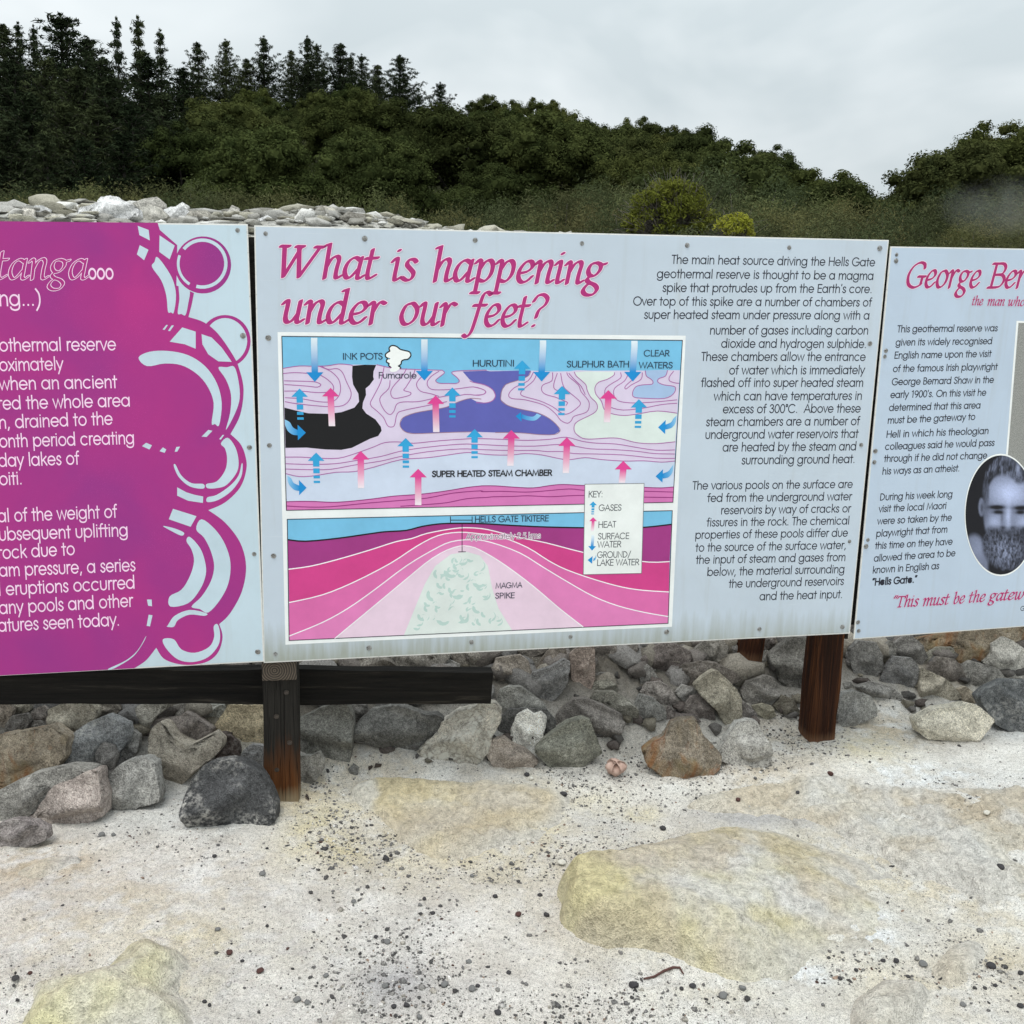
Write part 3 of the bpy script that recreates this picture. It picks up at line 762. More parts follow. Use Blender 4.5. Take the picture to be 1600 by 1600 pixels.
# ---------------------------------------------------------------- left board: magenta
bl = board('information_board', SH_L, [(0, 346), (387, 350), (413, 1034), (0, 1056)], M_SHEET_L,
           'magenta printed board with linked circles and pale pink text, left of the three boards', extend='L')
mag = Print(SH_L, W1)
uvL = SH_L.uv([(0, 346.5), (0, 1055.5)])
far = [(uvL[0][0] - 0.85, uvL[0][1] + 0.0), (uvL[1][0] - 0.85, uvL[1][1] + 0.0)]
def arcs(*segs): return [tuple(q) for sg in segs for q in crom(sg, 5, False)[:-1]]
body = (z1((0,98),(938,107),(952,150),(1055,240),(1050,480),(1155,525),(1140,600))
        + arcs(z1((1122,668),(1215,700),(1300,770),(1390,900),(1425,980),(1450,1100),(1430,1250),(1372,1365)), z1((1372,1365)) + z2((1430,50),(1460,120),(1467,200),(1430,310),(1340,400),(1240,446)),
               z2((1240,446),(1340,520),(1430,640),(1465,780),(1440,930),(1370,1060),(1305,1125)), z2((1305,1125),(1325,1200),(1300,1290),(1240,1345),(1150,1366),(1060,1362),(975,1330),(930,1265)), z2((930,1265),(870,1340),(800,1387)))
        + z2((800,1387),(0,1430)))
uvb = [tuple(p) for p in SH_L.uv(body)]
top0 = uvb[0]; bot0 = uvb[-1]
rise = (uvb[1][1] - top0[1]) / (uvb[1][0] - top0[0]); fall = (uvb[-2][1] - bot0[1]) / (uvb[-2][0] - bot0[0])
uvb = uvb + [(bot0[0] - 0.84, bot0[1] - 0.84 * fall + 0.004), (top0[0] - 0.84, top0[1] - 0.84 * rise - 0.004)]
disc = [tuple(p) for p in SH_L.uv(z1(*[(1208 + 168 * math.cos(t), 358 + 170 * math.sin(t)) for t in np.linspace(0, 2*math.pi, 40)[:-1]]))]
ring2 = [[tuple(q) for q in SH_L.uv(z1(*p))] for p in
         [[(1340 + 152 * math.cos(t), 812 + 156 * math.sin(t)), (1340 + 152 * math.cos(t2), 812 + 156 * math.sin(t2)),
           (1340 + (132 - 10*math.sin(t2*.5)) * math.cos(t2), 812 + 138 * math.sin(t2)), (1340 + (132 - 10*math.sin(t*.5)) * math.cos(t), 812 + 138 * math.sin(t))]
          for t, t2 in zip(np.linspace(0, 2*math.pi, 41)[:-1], np.linspace(0, 2*math.pi, 41)[1:])]]
V_, F_ = union([uvb, disc] + ring2)
mag.raw(V_, F_, [(1, 1, 1)] * len(V_)); mag.build('magenta_ground', bl, M_MAG)
cut = Print(SH_L, W2); LB = (196, 215, 226)
cut.polys([z1((820,125),(885,150),(892,212),(830,180)), z1((832,240),(884,268),(858,330),(815,295)), z1((950,182),(1040,243),(1010,325),(948,280)),
           z1((1010,815),(1085,730),(1165,755),(1165,857),(1100,830)), z1((968,742),(990,715),(1000,716),(980,745)), z1((1000,750),(1022,718),(1036,718),(1012,752)),
           z1((1200,1380),(1240,1340),(1265,1345),(1230,1382)), z1((1305,1395),(1325,1370),(1335,1370),(1315,1398)),
           z2((845,65),(870,45),(905,60),(890,85)), z2((950,95),(970,72),(990,85),(980,105)), z2((1040,98),(1050,70),(1072,68),(1055,98)),
           z2((1030,438),(1170,482),(1135,545),(1005,500)), z2((875,978),(903,978),(905,1018),(882,1015)), z2((885,1068),(908,1072),(893,1138),(873,1135)),
           z2((1055,310),(1110,340),(1160,355),(1210,365),(1208,403),(1120,390),(1055,360)), z1((1200,770),(1260,790),(1320,850),(1380,935),(1300,932),(1240,890),(1205,830))], LB)
cut.polys([z1((905,370),(920,340),(935,310),(985,370),(1030,450),(1048,540),(1035,640),(1018,640),(1000,635),(990,540),(960,450)),
           z1((1065,480),(1098,497),(1130,515),(1122,580),(1105,655),(1080,650),(1058,645),(1068,560)),
           z1((825,910),(890,875),(1000,870),(1120,895),(1220,960),(1290,1060),(1320,1180),(1305,1310),(1280,1305),(1260,1300),(1272,1180),(1235,1080),(1170,1005),(1080,955),(980,945),(875,960)),
           z1((1300,970),(1350,967),(1395,965),(1420,1050),(1427,1150),(1400,1240),(1345,1340),(1370,1240),(1375,1130),(1345,1040)),
           z2((1355,15),(1400,70),(1420,150),(1410,220),(1350,295),(1290,315),(1235,315),(1230,290),(1290,275),(1340,210),(1352,140),(1340,80),(1315,50)),
           z2((1438,170),(1445,180),(1435,250),(1380,330),(1300,385),(1235,398),(1235,370),(1290,355),(1370,300),(1420,240)),
           z2((1045,175),(1080,240),(1140,285),(1210,290),(1210,318),(1130,305),(1065,250),(1035,185)), z2((970,540),(1040,555),(1095,580),(1080,598),(1020,570)),
           z2((1200,500),(1280,560),(1340,650),(1372,760),(1360,880),(1310,980),(1240,1055),(1190,1035),(1140,1020),(1200,960),(1255,870),(1275,780),(1255,690),(1215,610),(1168,560)),
           z2((1130,605),(1190,670),(1220,750),(1225,830),(1190,920),(1120,1000),(1015,1020),(1010,960),(1080,920),(1130,840),(1155,750),(1140,680),(1110,630)),
           z2((1000,1130),(1040,1075),(1130,1040),(1230,1060),(1215,1075),(1130,1068),(1060,1100),(1035,1140),(995,1140)),
           z2((970,1215),(990,1270),(1060,1335),(1150,1350),(1240,1320),(1300,1250),(1310,1180),(1295,1125),(1272,1140),(1275,1200),(1245,1260),(1160,1295),(1080,1275),(1035,1215)),
           z2((870,1195),(820,1280),(750,1340),(645,1390),(680,1388),(790,1320),(850,1240))], LB, 4)
def arc_px(zf, cx, cy, r0, r1, a0, a1):
    t = np.linspace(R(a0), R(a1), 26)
    return zf(*[(cx + r1*math.cos(q), cy + r1*math.sin(q)) for q in t], *[(cx + r0*math.cos(q), cy + r0*math.sin(q)) for q in t[::-1]])
cut.polys([arc_px(z1, 1205, 350, 130, 150, 218, 465)], LB).polys([arc_px(z1, 1205, 350, 136, 152, 122, 200)], LB)
cut.build('circle_cutouts', bl, M_INK)
PK = (250, 214, 240)
S_T = ('round', .043)
def paragraphs(root, sheet, w, lines, breaks, rgb, style):
    """each paragraph of the text is a part of its own"""
    t = Print(sheet, w)
    for i, (txt, a, b, cap) in enumerate(lines):
        t.text(txt, a, b, cap, rgb, style=style)
        if i in breaks or i == len(lines) - 1: t.build('paragraph', root, M_INK); t = Print(sheet, w)
paragraphs(bl, SH_L, W3, [(txt, zf(a)[0], zf(b)[0], cap) for txt, zf, a, b, cap in [('ng...)', z1, (0,603), (243,600), 24), ('othermal reserve', z1, (0,873), (690,866), 20), ('oximately', z1, (0,990), (375,983), 20),
    ('when an ancient', z1, (0,1103), (695,1090), 20), ('red the whole area', z1, (-8,1220), (775,1200), 20), ('n, drained to the', z1, (-2,1333), (670,1308), 20),
    ('onth period creating', z1, (0,1445), (800,1423), 20), ('day lakes of', z1, (-4,1560), (470,1545), 20), ('oiti.', z2, (0,298), (133,292), 20),
    ('al of the weight of', z2, (-8,518), (695,490), 20), ('ubsequent uplifting', z2, (-2,628), (762,600), 20), ('rock due to', z2, (-8,738), (445,712), 20),
    ('am pressure, a series', z2, (0,842), (805,808), 20), ('l eruptions occurred', z2, (-4,955), (803,912), 20), ('any pools and other', z2, (0,1065), (790,1020), 20),
    ('atures seen today.', z2, (-6,1170), (712,1133), 20)]], (0, 8), PK, S_T)
HS = ('flat', .063, .025, 30); HO = ('flat', .063, .025, 30, .016); HI = ('flat', .040, .009, 32)
t = Print(SH_L, W3).text('tanga', z1((-30,443))[0], z1((525,443))[0], 43.5, PK, ITAL, ('flat', .062, .026, 32), 0, .68)
t.text('ooo', z1((530,443))[0], z1((675,443))[0], 17, PK, SANS, ('round', .055), 0, .55)
t.build('heading_outline', bl, M_INK)
Print(SH_L, W4).text('tanga', z1((-30,443))[0], z1((525,443))[0], 43.5, (172, 45, 128), ITAL, ('flat', .042, .010, 32), 0, .68).build('heading', bl, M_INK)
screws(bl, SH_L, z1((1415,152),(1447,780),(1485,1445)) + z2((1513,708),(1535,1290)))

# ---------------------------------------------------------------- centre board: diagram
bc = board('information_board', SH_C, [(397, 352), (1389, 375), (1328, 990), (412, 1036)], M_SHEET,
           'wide pale board asking what is happening under our feet, with a cross-section diagram')
def words(lst, sheet, root, w, cap, capu, rgb, halo, names=('heading_outline', 'heading')):
    a = Print(sheet, w); b = Print(sheet, w + 0.00016)
    for txt, p0, p1 in lst:
        a.text(txt, p0, p1, cap, halo, ITAL, HO, 0, capu); b.text(txt, p0, p1, cap, rgb, ITAL, HS, 0, capu)
    a.build(names[0], root, M_INK); b.build(names[1], root, M_INK)
HEAD = (178, 45, 120); HALO = (250, 226, 240)
words([('What', z3((110,249))[0], z3((528,257))[0]), ('is', z3((585,262))[0], z3((694,264))[0]), ('happening', z3((755,265))[0], z3((1470,277))[0]),
       ('under', z3((130,438))[0], z3((555,444))[0]), ('our', z3((618,446))[0], z3((850,450))[0]), ('feet?', z3((912,452))[0], z3((1222,457))[0])],
      SH_C, bc, W8, 48.5, .69, HEAD, HALO)
INKT = (30, 33, 48)
LINES = []
for txt, a, b in [('The main heat source driving the Hells Gate', (327,153), (1478,168)), ('geothermal reserve is thought to be a magma', (243,234), (1470,245)),
    ("spike that protrudes up from the Earth's core.", (275,313), (1462,320)), ('Over top of this spike are a number of chambers of', (108,390), (1458,396)),
    ('super heated steam under pressure along with a', (170,466), (1447,470)), ('number of gases including carbon', (543,555), (1440,555)),
    ('dioxide and hydrogen sulphide.', (608,630), (1430,632)), ('These chambers allow the entrance', (495,705), (1424,705)), ('of water which is immediately', (652,782), (1418,780)),
    ('flashed off into super heated steam', (493,853), (1411,852)), ('which can have temperatures in', (566,930), (1404,926)), ('excess of 300\u00baC.  Above these', (617,1003), (1396,998)),
    ('steam chambers are a number of', (522,1076), (1390,1070)), ('underground water reservoirs that', (517,1148), (1382,1142)), ('are heated by the steam and', (616,1220), (1372,1213)),
    ('surrounding ground heat.', (724,1293), (1365,1285))]:
    LINES.append((txt, z7(a)[0], z7(b)[0], 13.4))
for txt, a, b in [('The various pools on the surface are', (212,225), (1458,212)), ('fed from the underground water', (327,322), (1450,308)), ('reservoirs by way of cracks or', (433,418), (1442,402)),
    ('fissures in the rock. The chemical', (322,513), (1432,497)), ('properties of these pools differ due', (232,610), (1420,592)), ('to the source of the surface water,', (235,710), (1408,688)),
    ('the input of steam and gases from', (238,805), (1402,782)), ('below, the material surrounding', (325,900), (1395,876)), ('the underground reservoirs', (495,992), (1388,970)),
    ('and the heat input.', (735,1090), (1380,1072))]:
    LINES.append((txt, z8(a)[0], z8(b)[0], 12.6))
paragraphs(bc, SH_C, W1, LINES, (15,), INKT, ('round', .047))

# the printed diagram ------------------------------------------------
dg = Print(SH_C, W1)
dg.poly(z4((18,42)) + z5((1560,68)) + z6((1527,580),(63,648)), (240, 243, 243)); dia = dg.build('diagram', bc, M_INK)
p = Print(SH_C, W2); UC = [z4((50,75))[0], z5((1535,103))[0], z5((1465,1293))[0], z4((85,1393))[0]]
p.poly(UC, (122, 193, 229))
LC = z6((70,173),(1528,140),(1512,567),(77,632))
p.poly(LC, (122, 193, 229)); p.build('diagram_sky', dia, M_INK)
LIL = (220, 207, 230); LNE = (172, 98, 166); STM = (206, 217, 236); PNK = (217, 122, 186); MAG = (150, 40, 120)
low = z4((80,1115),(180,1137),(290,1132),(460,1105),(600,1100),(750,1065),(950,1010),(1150,995),(1300,975),(1450,955)) + z5((30,935),(150,945),(280,945),(380,935),(500,945),(620,970),(700,980),(820,965),(930,978),(1100,990),(1250,988),(1380,998),(1478,990))
topb = z4((57,318),(180,302),(300,302),(400,297),(480,285),(560,290),(770,290),(900,315),(1050,328),(1190,330),(1265,332)) 
notch = z4((1282,352),(1240,385),(1215,410),(1240,430),(1310,432),(1370,432),(1395,415),(1375,385),(1338,355),(1350,342))
topr = z4((1410,336),(1600,330)) + z5((120,325),(330,325),(420,325),(580,332),(700,330),(760,322),(880,326),(1040,325),(1260,325),(1420,322),(1517,322))
p = Print(SH_C, W3)
stm_bot = z5((1470,1180),(1380,1187),(1250,1183),(1100,1180),(980,1172),(820,1170),(660,1162),(560,1170),(440,1187),(300,1182),(160,1172),(60,1172)) + z4((1560,1208),(1450,1220),(1300,1245),(1110,1270),(900,1285),(750,1305),(560,1325),(430,1332),(300,1326),(180,1325),(85,1328))
p.poly(low + stm_bot, STM)
p.poly(topb + notch + topr + low[::-1], LIL)
p.poly(stm_bot[::-1] + [UC[2], UC[3]], PNK)
M3 = z6((72,250),(140,256),(260,245),(380,228),(440,220),(520,215),(580,200),(650,190),(730,188),(820,190),(920,196),(1050,202),(1195,205),(1320,206),(1425,203),(1525,192))
p.poly(M3 + z6((1518,333),(1440,335),(1320,320),(1190,298),(1050,262),(940,240),(830,212),(760,205),(700,208),(600,226),(540,246),(480,258),(380,290),(260,325),(160,350),(75,362)), (163, 55, 132))
p.poly(z6((75,362),(160,350),(260,325),(380,290),(480,258),(540,246),(600,226),(700,208),(760,205),(830,212),(940,240),(1050,262),(1190,298),(1320,320),(1440,335),(1518,333),(1515,448),(1420,442),(1340,430),(1240,403),(1130,365),(1060,330),(980,280),(880,240),(800,228),(720,222),(640,235),(560,275),(460,340),(320,412),(200,460),(77,488)), (212, 66, 140))
p.poly(z6((77,488),(200,460),(320,412),(460,340),(560,275),(640,235),(720,222),(800,228),(880,240),(980,280),(1060,330),(1130,365),(1240,403),(1340,430),(1420,442),(1515,448),(1512,541),(1420,525),(1320,500),(1230,465),(1140,415),(1040,355),(950,300),(840,260),(770,250),(690,258),(620,290),(520,350),(400,440),(300,510),(200,565),(77,615)), (221, 108, 172))
p.poly(z6((77,615),(200,565),(300,510),(400,440),(520,350),(620,290),(690,258),(770,250),(840,260),(950,300),(1040,355),(1140,415),(1230,465),(1320,500),(1420,525),(1512,541),(1512,567),(1190,582),(1100,510),(1000,425),(900,350),(820,300),(760,275),(700,280),(620,320),(520,400),(400,500),(250,624),(77,632)), (226, 130, 188))
p.poly(z6((250,624),(400,500),(520,400),(620,320),(700,280),(760,275),(820,300),(900,350),(1000,425),(1100,510),(1190,582)), (234, 208, 226))
p.build('strata', dia, M_INK)
p = Print(SH_C, W4); p.poly(z4((585,298),(680,290),(765,292),(745,340),(742,380),(748,400),(715,445),(685,470),(688,520),(665,575),(660,620),(690,660),(760,705),(800,760),(806,790),(780,830),(720,850),(640,890),(580,920),(500,935),(380,932),(240,918),(78,920),(70,615),(150,635),(250,658),(400,662),(500,650),(600,615),(635,570),(630,510),(590,440),(582,380)), (16, 16, 20)); p.build('ink_pool', dia, M_INK)
p = Print(SH_C, W4); p.poly(z4((1420,342),(1600,335)) + z5((120,330),(330,325),(420,325),(400,365),(330,395),(240,425),(208,470),(200,540),(250,580),(330,605),(470,635),(560,680),(620,735),(635,770),(590,795),(480,795),(380,785),(270,780),(160,780)) + z4((1500,798),(1400,800),(1250,805),(1060,812),(990,800),(955,770),(945,735),(970,690),(1060,655),(1200,630),(1300,610),(1390,570),(1480,545)) + z5((20,552),(90,562),(140,545),(160,510),(140,465),(80,430),(0,410)) + z4((1470,400)), (95, 98, 178)); p.build('blue_pool', dia, M_INK)
p = Print(SH_C, W4); p.poly(z5((740,338),(830,330),(1030,332),(1035,350),(1000,385),(920,410),(895,450),(895,490),(930,545),(955,600),(1000,640),(1080,655),(1200,645),(1350,622),(1420,632),(1495,638),(1482,848),(1420,850),(1340,862),(1200,855),(1080,825),(1000,820),(870,828),(800,820),(745,780),(740,730),(770,695),(880,640),(910,600),(900,560),(860,520),(835,470),(825,430),(790,395),(755,365)), (222, 233, 228)); p.build('sulphur_pool', dia, M_INK)
p = Print(SH_C, W4); p.poly(z5((1262,326),(1425,324),(1410,365),(1360,385),(1355,410),(1400,430),(1470,440),(1485,460),(1465,500),(1400,530),(1250,528),(1180,520),(1168,490),(1190,445),(1240,430),(1310,425),(1318,405),(1300,385),(1270,365)), (168, 194, 228)); p.build('clear_pool', dia, M_INK)
p = Print(SH_C, W4); p.poly(z6((512,611),(555,505),(590,420),(630,350),(690,305),(750,296),(800,310),(830,350),(845,430),(870,510),(922,593)), (222, 230, 226)); p.build('magma_spike', dia, M_INK)
p = Print(SH_C, W5)
L4 = [[(62,318),(180,300),(300,302),(400,298),(480,285),(560,290),(585,296)], [(62,357),(140,350),(240,355),(330,365),(400,405),(440,450),(435,490),(380,500),(300,500),(200,490),(70,490)], [(68,412),(200,415),(300,420),(345,440),(320,460),(240,452),(70,440)],
      [(330,300),(420,340),(480,400),(495,470),(480,530),(430,570),(330,570),(200,548),(75,540)], [(350,300),(400,325),(470,320),(510,350),(540,420),(575,500),(560,560),(510,600),(420,608),(300,600),(160,585),(75,570)],
      [(825,305),(800,420),(750,520),(720,590),(770,640),(820,690),(850,750),(880,762),(905,745),(925,660),(980,635),(1100,610),(1300,570)], [(870,410),(860,470),(800,530),(795,575),(830,640),(870,668),(900,640),(920,590),(970,572),(1080,570),(1200,545),(1330,520)],
      [(995,320),(960,380),(890,460),(875,510),(900,545),(970,535),(1020,520),(1025,500),(975,485),(990,460),(1040,380),(1060,325)], [(1170,340),(1100,390),(1070,440),(1100,490),(1180,510),(1240,530)], [(1240,340),(1180,380),(1150,430),(1180,475),(1280,480),(1400,470),(1500,458),(1580,480),(1590,505),(1540,522),(1440,515),(1330,540)],
      [(1265,332),(1282,352),(1240,385),(1215,410),(1240,430),(1310,432),(1370,432),(1395,415),(1375,385),(1338,355),(1350,342),(1410,336),(1600,330)],
      [(770,290),(900,318),(1050,325),(1190,330),(1265,332)]]
L5 = [[(440,335),(400,400),(300,450),(258,500),(280,530),(380,540),(520,580),(600,640),(640,690),(690,712),(720,690),(740,660),(830,630),(850,580),(840,540),(790,480),(770,430),(700,370),(685,340)],
      [(465,345),(440,400),(380,450),(345,490),(370,515),(480,545),(580,590),(650,640),(700,640),(760,600),(785,570),(770,540),(710,490),(660,440),(640,345)],
      [(580,340),(575,400),(510,430),(500,470),(530,500),(600,520),(660,545),(690,560),(680,580)], [(615,345),(590,420),(595,460),(640,480)], [(700,345),(740,390),(790,440),(820,500)],
      [(740,335),(755,365),(790,395),(825,430),(835,470),(860,520),(900,560),(910,600),(880,640),(770,695),(740,730),(745,780),(800,822),(870,828),(1000,820),(1080,825),(1200,855),(1340,862),(1482,848)],
      [(1035,340),(1030,360),(980,390),(920,410),(892,450),(900,500),(940,550),(960,610),(1010,640),(1100,655),(1200,645),(1350,622),(1495,638)],
      [(1080,340),(1080,380),(1000,430),(965,470),(970,540),(1000,590),(1100,615),(1250,600),(1380,575),(1495,565)], [(1140,340),(1110,400),(1040,450),(1030,500),(1060,545),(1150,562),(1300,558),(1495,540)],
      [(1240,340),(1230,390),(1160,430),(1120,460),(1115,440),(1170,390)], [(1262,326),(1270,365),(1300,385),(1318,405),(1310,425),(1240,430),(1190,445),(1168,490),(1180,520),(1250,528),(1400,530),(1465,500),(1485,460),(1470,440),(1400,430),(1355,410),(1360,385),(1410,365),(1425,324)],
      [(1470,330),(1440,370),(1440,400),(1480,415),(1510,418)],
      [(-28,400),(0,412),(80,430),(140,465),(160,510),(140,545),(90,562),(20,560)], [(0,445),(60,460),(90,480),(70,500),(0,505)]]
p.strokes([z4(*l) for l in L4] + [z5(*l) for l in L5], 1.25, LNE, 3)
p.strokes([z5(*l) for l in [[(420,330),(400,365),(330,395),(240,425),(208,470),(200,540),(250,580),(330,605),(470,635),(560,680),(620,735),(635,770),(590,795),(480,795),(380,785),(270,780),(160,780)]]]
          + [z4((1500,798),(1400,800),(1250,805),(1060,812),(990,800),(955,770),(945,735),(970,690),(1060,655),(1200,630),(1300,610),(1390,570),(1480,545),(1560,550))], 1.1, (160, 120, 140), 3)
flow = [z4((80,990),(200,990),(330,998),(480,998),(600,965),(740,915),(830,880),(940,875),(1050,885),(1200,870),(1400,855)) + z5((40,825),(250,832),(400,838),(560,830),(680,815),(800,845),(900,858),(1050,865),(1200,890),(1340,910),(1478,908)),
        z4((82,1040),(260,1045),(450,1040),(600,1018),(800,985),(950,945),(1150,915),(1400,892)) + z5((40,868),(250,878),(450,880),(620,868),(740,880),(860,900),(1020,905),(1200,918),(1330,935),(1478,938)),
        z4((82,1080),(260,1085),(420,1082),(600,1050),(800,1020),(950,985),(1150,950),(1400,928)) + z5((40,905),(250,912),(450,912),(540,920),(650,920),(740,935),(900,938),(1100,945),(1330,968),(1478,970)), low]
p.strokes(flow, 1.3, LNE, 3)
p.strokes([z4((88,1360),(250,1368),(430,1365),(700,1338),(950,1318),(1150,1300),(1350,1262),(1560,1245)) + z5((60,1215),(200,1212),(380,1218),(520,1210),(700,1195),(815,1205),(1000,1212),(1255,1212),(1470,1218)),
           z4((950,1362),(1130,1350),(1300,1335),(1450,1305),(1600,1295)) + z5((150,1252),(280,1250),(400,1245),(560,1252),(700,1245),(820,1243),(1000,1252),(1255,1255),(1470,1258)), stm_bot], 1.3, MAG, 3)
WH = (248, 240, 246)
p.strokes([z6((75,362),(160,350),(260,325),(380,290),(480,258),(540,246),(600,226),(700,208),(760,205),(830,212),(940,240),(1050,262),(1190,298),(1320,320),(1440,335),(1518,333)),
           z6((77,488),(200,460),(320,412),(460,340),(560,275),(640,235),(720,222),(800,228),(880,240),(980,280),(1060,330),(1130,365),(1240,403),(1340,430),(1420,442),(1515,448)),
           z6((77,615),(200,565),(300,510),(400,440),(520,350),(620,290),(690,258),(770,250),(840,260),(950,300),(1040,355),(1140,415),(1230,465),(1320,500),(1420,525),(1512,541)),
           z6((250,624),(400,500),(520,400),(620,320),(700,280),(760,275),(820,300),(900,350),(1000,425),(1100,510),(1190,580))], 1.7, WH, 3)
p.strokes([M3], 2.2, (12, 10, 14), 3)
SWL = [(735,330,18,0),(690,370,26,40),(640,380,18,100),(800,350,20,-60),(710,350,14,80),(740,385,18,-40),(795,410,24,20),(620,460,24,80),(715,455,22,10),(650,420,16,60),(760,430,14,100),(820,460,20,-30),(580,540,18,60),(660,550,26,20),(730,540,28,-30),(790,510,20,60),(840,540,20,-60),(600,510,14,90),(690,480,14,-70),(770,480,16,120),(870,560,16,-40),(640,500,12,30),(560,580,14,10),(800,560,16,80)]
_r = random.Random(4)
for _k in range(60):
    _y = _r.uniform(320, 575); _hw = 40 + (_y - 320) * .55; SWL.append((735 + _r.uniform(-1, 1) * _hw - (_y - 320) * .07, _y, _r.uniform(8, 15), _r.uniform(0, 360)))
sw = []
for x, y, r_, a in SWL:
    tt = np.linspace(R(a), R(a + 150), 7)
    sw.append(z6(*[(x + r_*math.cos(q), y + r_*math.sin(q)) for q in tt], *[(x + 4 + r_*.62*math.cos(q), y - 3 + r_*.62*math.sin(q)) for q in tt[::-1][1:-1]]))
p.w = W5 - .00008; p.polys(sw, (188, 212, 206)); p.w = W5
p.strokes([UC + UC[:1], LC + LC[:1]], 1.2, (30, 34, 48), 0)
p.strokes([z6((688,163),(688,188)), z6((770,163),(770,188)), z6((688,176),(770,176)), z6((732,192),(732,296)), z6((718,296),(745,296))], 1.2, (30, 34, 48), 0)
p.build('diagram_lines', dia, M_INK)

def head(tip, hw, hl, up=True):
    s = 1 if up else -1
    return [(tip[0], tip[1]), (tip[0] + hw, tip[1] + s*hl), (tip[0] - hw, tip[1] + s*hl)]
def heat(tip, tail, k=1.0):
    a = Print(SH_C, W6); hw, hl, sw_ = 13.4*k, 13.4*k, 5*k
    a.poly(head(tip, hw, hl), (226, 68, 150)); dx = (tail[0] - tip[0])
    a.grad([((tip[0]-sw_, tip[1]+hl), (tip[0]+sw_, tip[1]+hl), 0), ((tip[0]+dx*.5-sw_, (tip[1]+hl+tail[1])/2), (tip[0]+dx*.5+sw_, (tip[1]+hl+tail[1])/2), .42), ((tail[0]-sw_, tail[1]), (tail[0]+sw_, tail[1]), 1)], (226, 68, 150), (244, 232, 240))
    return a.build('arrow', dia, M_INK)
def fall(tip, top, k=1.0):
    a = Print(SH_C, W6); hw, hl, sw_ = 13.4*k, 15*k, 5*k; c = (18, 142, 212); y1 = tip[1]-hl
    a.poly(head(tip, hw, hl, False), c)
    a.grad([((top[0]-sw_, top[1]), (top[0]+sw_, top[1]), 0), ((top[0]-sw_, top[1]*.8+y1*.2), (top[0]+sw_, top[1]*.8+y1*.2), .18), ((tip[0]-sw_, y1), (tip[0]+sw_, y1), 1)], (232, 242, 248), c)
    return a.build('arrow', dia, M_INK)
def gas(tip, tail, k=1.0):
    a = Print(SH_C, W6); hw, hl, sw_ = 13*k, 13*k, 5*k; c = (48, 164, 218); y0 = tip[1]+hl; Lg = tail[1]-y0
    a.poly(head(tip, hw, hl), c)
    for s0, s1 in ((0, .26), (.34, .56), (.66, .79), (.90, 1.0)):
        f = lambda q: tip[0] + (tail[0]-tip[0]) * q
        a.poly([(f(s0)-sw_, y0+Lg*s0), (f(s0)+sw_, y0+Lg*s0), (f(s1)+sw_, y0+Lg*s1), (f(s1)-sw_, y0+Lg*s1)], c)
    return a.build('arrow', dia, M_INK)
for a, b in [((420,465),(430,755)), ((648,943),(650,1225)), ((1083,1078),(1083,1353)), ((1215,522),(1220,800))]: heat(z4(a)[0], z4(b)[0])
for a, b in [((277,762),(270,1025)), ((685,815),(678,1078)), ((990,468),(980,705)), ((1100,988),(1090,1150))]: heat(z5(a)[0], z5(b)[0])
for a, b in [((300,420),(295,86)), ((1130,410),(1130,98))]: fall(z4(a)[0], z4(b)[0])
for a, b in [((500,405),(510,102)), ((1170,405),(1182,106))]: fall(z5(a)[0], z5(b)[0])
for a, b in [((185,470),(192,706)), ((310,955),(316,1186)), ((988,845),(990,1070)), ((1342,462),(1342,690)), ((1510,777),(1510,998))]: gas(z4(a)[0], z4(b)[0])
for a, b in [((357,250),(350,470)), ((650,437),(645,652)), ((1215,535),(1207,746))]: gas(z5(a)[0], z5(b)[0])
def lake(pts, tipc):
    a = Print(SH_C, W6); uvp = SH_C.uv(crom(pts[0], 4, False)); 
    a.poly(pts[1], (18, 142, 212))
    l, r_ = crom(pts[0], 4, False), crom(pts[2], 4, False); n_ = len(l)
    a.grad([(tuple(l[i]), tuple(r_[i]), i/(n_-1)) for i in range(n_)], (150, 205, 238), (18, 142, 212))
    return a.build('arrow', dia, M_INK)
for z, (lf, hd, rt) in [(z4, ([(72,705),(110,725),(135,765),(172,785)], [(170,745),(232,805),(172,862)], [(75,748),(95,790),(130,818),(172,825)])),
                        (z4, ([(92,1130),(120,1150),(140,1185),(182,1205)], [(180,1163),(238,1222),(182,1278)], [(94,1170),(110,1205),(145,1238),(182,1245)])),
                        (z5, ([(1492,655),(1470,675),(1450,705),(1410,722)], [(1412,688),(1356,742),(1408,792)], [(1488,695),(1475,725),(1450,748),(1410,758)])),
                        (z5, ([(1468,1015),(1450,1040),(1430,1065),(1390,1082)], [(1392,1050),(1338,1102),(1388,1148)], [(1466,1058),(1455,1085),(1430,1110),(1390,1118)])),
                        (z5, ([(465,640),(440,662),(400,660),(355,645)], [(350,628),(308,660),(352,700)], [(497,655),(455,690),(400,690),(352,675)]))]:
    lake((z(*lf), z(*hd), z(*rt)), 0)
